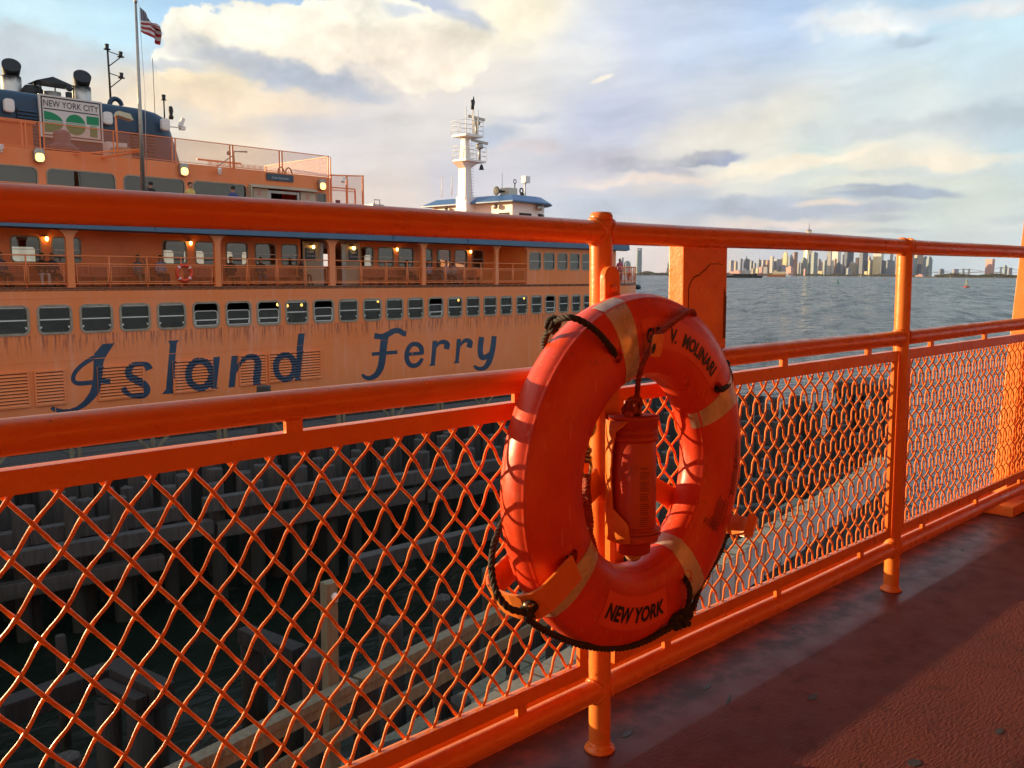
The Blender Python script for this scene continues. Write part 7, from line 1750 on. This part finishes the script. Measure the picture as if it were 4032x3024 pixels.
def trees(name, s0, s1, dist, prof, n, sz):
    """a belt of far trees that reads as one mass: many small leaf clumps"""
    mb = MB()
    for k in range(n):
        q = rnd(); s = s0 + (s1 - s0) * q; hh = prof(q); p = at_dist(s, 1085, dist + uni(10, 120)); z = WATER_Z + 3 + hh * rnd() ** .7
        r0 = sz * uni(.5, 1.2); e1 = Vector((uni(-1, 1), uni(-1, 1), uni(-1, 1))).normalized(); e2 = e1.orthogonal().normalized(); e3 = e1.cross(e2)
        c = Vector((p.x, p.y, z)); mb.add([c + e1 * r0, c + e2 * r0, c + e3 * r0, c - (e1 + e2 + e3) * r0 * .6], [(0, 1, 2), (0, 3, 1), (1, 3, 2), (2, 3, 0)])
    o = mb.build(name, M_TREE, None, fixn=False); o['label'] = 'belt of dark trees along the far shore'; return struct(o, 'stuff')
trees('island_trees', 2505, 2665, 5250, lambda q: 6 + 22 * max(0, math.sin(PI * min(1, q * 1.15))) * (.6 + .4 * math.sin(9 * q)), 1100, 4.5)
trees('fort_island_trees', 3680, 4030, 4750, lambda q: 10 + 8 * math.sin(7 * q) ** 2, 1800, 4.0)
trees('park_trees', 2990, 3620, 7350, lambda q: 10 + 8 * math.sin(23 * q) ** 2, 1500, 6)
# statue on its pedestal
p = at_dist(*SA(666, 630), 5300); st = thing('robed_statue', 'tiny green robed statue with a raised arm on a stone pedestal', 'statue', loc=(p.x, p.y, WATER_Z + 6), rz=math.atan2(p.y, p.x) - PI / 2)
zt = at_dist(*SA(680, 465), 5300).z - WATER_Z - 6; zp = at_dist(*SA(668, 572), 5300).z - WATER_Z - 6
mb = MB(); mb.box(-22, 22, -22, 22, -4, zp * .25); mb.box(-11, 11, -11, 11, zp * .25, zp * .45); tbox(mb, zp * .45, zp, -9.5, 9.5, -9.5, 9.5, -7, 7, -7, 7); mb.build('pedestal', BM_['tan'], st)
hs = (zt - zp) * .74; mb = MB(); mb.lathe([(6.2, zp), (6.0, zp + hs * .2), (5.0, zp + hs * .5), (4.6, zp + hs * .7), (5.2, zp + hs * .78), (3.0, zp + hs * .86), (2.0, zp + hs * .88), (2.9, zp + hs * .93), (2.4, zp + hs), (3.6, zp + hs * 1.01), (.01, zp + hs * 1.03)], 12)
mb.tube([(3.6, 0, zp + hs * .78), (5.2, 0, zp + hs * .95), (5.6, 0, zp + hs * 1.2), (5.6, 0, zt)], [1.9, 1.6, 1.3, 1.6], 8); mb.tube([(-3.6, -2, zp + hs * .76), (-5.2, -4, zp + hs * .6), (-2.5, -5, zp + hs * .58)], [1.8, 1.6, 1.4], 8); mb.build('figure', mat('verdigris', (.16, .30, .24), .6), st)
# two suspension bridge towers with cables, right
def bridge(px, yt, label, dist):
    p = at_dist(*S3(px, yt), dist); t = thing('bridge_tower', label, 'bridge', 'bridge towers', loc=(p.x, p.y, WATER_Z), rz=math.atan2(p.y, p.x) - PI / 2); h = p.z - WATER_Z
    mb = MB(); mb.box(-32, -14, -6, 6, 0, h); mb.box(14, 32, -6, 6, 0, h); mb.box(-14, 14, -5, 5, h * .86, h * .97); mb.box(-14, 14, -5, 5, h * .42, h * .48); mb.build('tower_frame', BM_['grey-blue'], t)
    mb = MB()
    for s_ in (-1, 1): mb.tube([(s_ * 20 + s_ * q * 260, 0, h - (h - 45) * (1 - (1 - q) ** 2)) for q in [k / 10 for k in range(11)]], 2.2, 5)
    mb.box(-300, 300, -6, 6, 38, 43); mb.build('cable', BM_['lavender'], t)
bridge(1418, 728, 'left of two hazy suspension bridge towers over the far shore', 9200); bridge(1937, 705, 'right of two hazy suspension bridge towers over the far shore', 9200)
# harbour craft and buoys
def on_water(px, py): return at_z(px, py, WATER_Z)
def craft(px, py, L, H, mh, mc, label, name='harbour_boat', cat='boat', cab=(.1, .5), yaw=0):
    p = on_water(px, py); t = thing(name, label, cat, None, loc=p, rz=math.atan2(p.y, p.x) - PI / 2 + yaw); mb = MB(); hb = H * .4
    mb.add([(-L / 2, -L * .1, -.5), (L * .38, -L * .1, -.5), (L / 2, 0, -.5), (L * .38, L * .1, -.5), (-L / 2, L * .1, -.5), (-L / 2, -L * .12, hb), (L * .40, -L * .12, hb), (L * .53, 0, hb * 1.3), (L * .40, L * .12, hb), (-L / 2, L * .12, hb)], [(0, 1, 6, 5), (1, 2, 7, 6), (2, 3, 8, 7), (3, 4, 9, 8), (4, 0, 5, 9), (5, 6, 7, 8, 9)]); mb.build('hull', mh, t)
    mb = MB(); mb.box(L * (cab[0] - .3), L * (cab[1] - .3), -L * .08, L * .08, hb, hb + H * .4); mb.box(L * (cab[0] - .22), L * (cab[0] - .08), -L * .06, L * .06, hb + H * .4, H); mb.build('cabin', mc, t); return t
MBK = mat('hull_black', (.02, .02, .022), .5); MOR = mat('hull_orange', (.5, .16, .05), .5)
craft(*S2(300, 899), 62, 26, MBK, BM_['pale'], 'dark tug at the right end of the long barge', cab=(.15, .55)); craft(*S2(150, 897), 150, 14, MBK, BM_['brick'], 'long dark barge just left of the tug', 'barge', 'barge', (.0, .9))
craft(*S2(760, 886), 75, 28, MOR, BM_['gold-lit'], 'small orange-hulled boat lit by the sun under the tall gold tower', cab=(.1, .8)); craft(*S2(912, 880), 50, 18, M_WHITE, M_WHITE, 'small white motorboat right of the orange boat'); craft(*S2(1760, 879), 95, 14, M_WHITE, M_WHITE, 'long white boat under the big dark tower', cab=(.05, .9)); craft(*S2(1495, 874), 70, 30, M_WHITE, BM_['pale'], 'white boat with a tall cabin in front of the waterfront', cab=(.3, .9)); craft(*S2(2050, 878), 60, 10, M_WHITE, M_WHITE, 'low white boat left of our right post', cab=(.1, .8)); craft(*S2(610, 874), 80, 14, M_WHITE, M_WHITE, 'white boat moored at the left of the waterfront', cab=(.1, .9))
p = on_water(*S3(1197, 860)); t = thing('sailboat', 'tiny sailboat with one white sail before the tree-lined island', 'sailboat', loc=p, rz=.4); H = 46 * .2857 / FPX * (p - CAM_C).length
mb = MB(); mb.add([(-H * .3, -.8, 0), (H * .25, -.8, 0), (H * .35, 0, 0), (H * .25, .8, 0), (-H * .3, .8, 0), (-H * .3, -.9, H * .1), (H * .28, -.9, H * .1), (H * .4, 0, H * .12), (H * .28, .9, H * .1), (-H * .3, .9, H * .1)], [(0, 1, 6, 5), (1, 2, 7, 6), (2, 3, 8, 7), (3, 4, 9, 8), (4, 0, 5, 9), (5, 6, 7, 8, 9)]); mb.build('hull', M_WHITE, t)
mb = MB(); mb.add([(-H * .22, 0, H * .15), (H * .12, .1, H * .15), (H * .14, 0, H), (-H * .05, H * .04, H * .5)], [(0, 1, 2, 3), (3, 2, 1, 0)]); mb.add([(H * .14, 0, H), (H * .38, 0, H * .14), (H * .16, .2, H * .2)], [(0, 1, 2)]); mb.cyl((H * .13, 0, 0), (H * .13, 0, H), .12, seg=6); mb.build('sail', M_WHITE, t)
def buoy(px, py, ytop, label, mbody, mtop):
    p = on_water(px, py); d = (p - CAM_C).length; H = (py - ytop) / FPX * d; t = thing('buoy', label, 'buoy', None, loc=p); w = H * .33
    MB().lathe([(w * .8, -.5), (w, .0), (w, H * .12), (w * .6, H * .16)], 16).build('float', mbody, t); mb = MB()
    for k in range(4): a = PI / 4 + k * PI / 2; mb.cyl((w * .55 * math.cos(a), w * .55 * math.sin(a), H * .15), (w * .22 * math.cos(a), w * .22 * math.sin(a), H * .8), H * .025, seg=6)
    mb.lathe([(w * .36, H * .42), (w * .36, H * .58)], 10); mb.lathe([(w * .28, H * .78), (w * .3, H * .84), (w * .12, H * .88), (w * .14, H), (.001, H)], 10); mb.box(-w * .3, w * .3, -.02, .02, H * .58, H * .8); mb.build('tower', mtop, t)
MGR = mat('buoy_green', (.01, .16, .07), .5); MRD = mat('buoy_red', (.42, .05, .03), .5)
buoy(*S3(1418, 985), S3(0, 882)[1], 'red buoy with a white topped frame floating off the island at right', MRD, mat('buoy_mixed', (.40, .42, .32), .5)); buoy(*S2(1655, 986), S2(0, 928)[1], 'green channel buoy floating left of our right post', MGR, MGR); buoy(*S2(1697, 908), S2(0, 893)[1], 'tiny dark buoy beyond the green channel buoy', MGR, MGR); buoy(*S3(288, 884), S3(0, 855)[1], 'small red buoy left of our right post', MRD, MRD); buoy(*S3(985, 910), S3(0, 897)[1], 'tiny black buoy left of the sailboat', MBK, MBK)

# ------------------------------------------------------------------ harbour haze
hz = MB(); hz.box(-4020, 17020, -4020, 17020, WATER_Z - 1.0, 620.0)
m = bpy.data.materials.new('harbour_haze'); m.use_nodes = True; t_ = m.node_tree; t_.nodes.clear()
pv = t_.nodes.new('ShaderNodeVolumePrincipled'); pv.inputs['Color'].default_value = (0.80, 0.84, 0.92, 1); pv.inputs['Density'].default_value = 1.25e-5; pv.inputs['Anisotropy'].default_value = 0.2
oo = t_.nodes.new('ShaderNodeOutputMaterial'); t_.links.new(pv.outputs[0], oo.inputs['Volume'])
hzo = hz.build('haze', m); struct(hzo, 'stuff')
scene.cycles.volume_bounces = 0
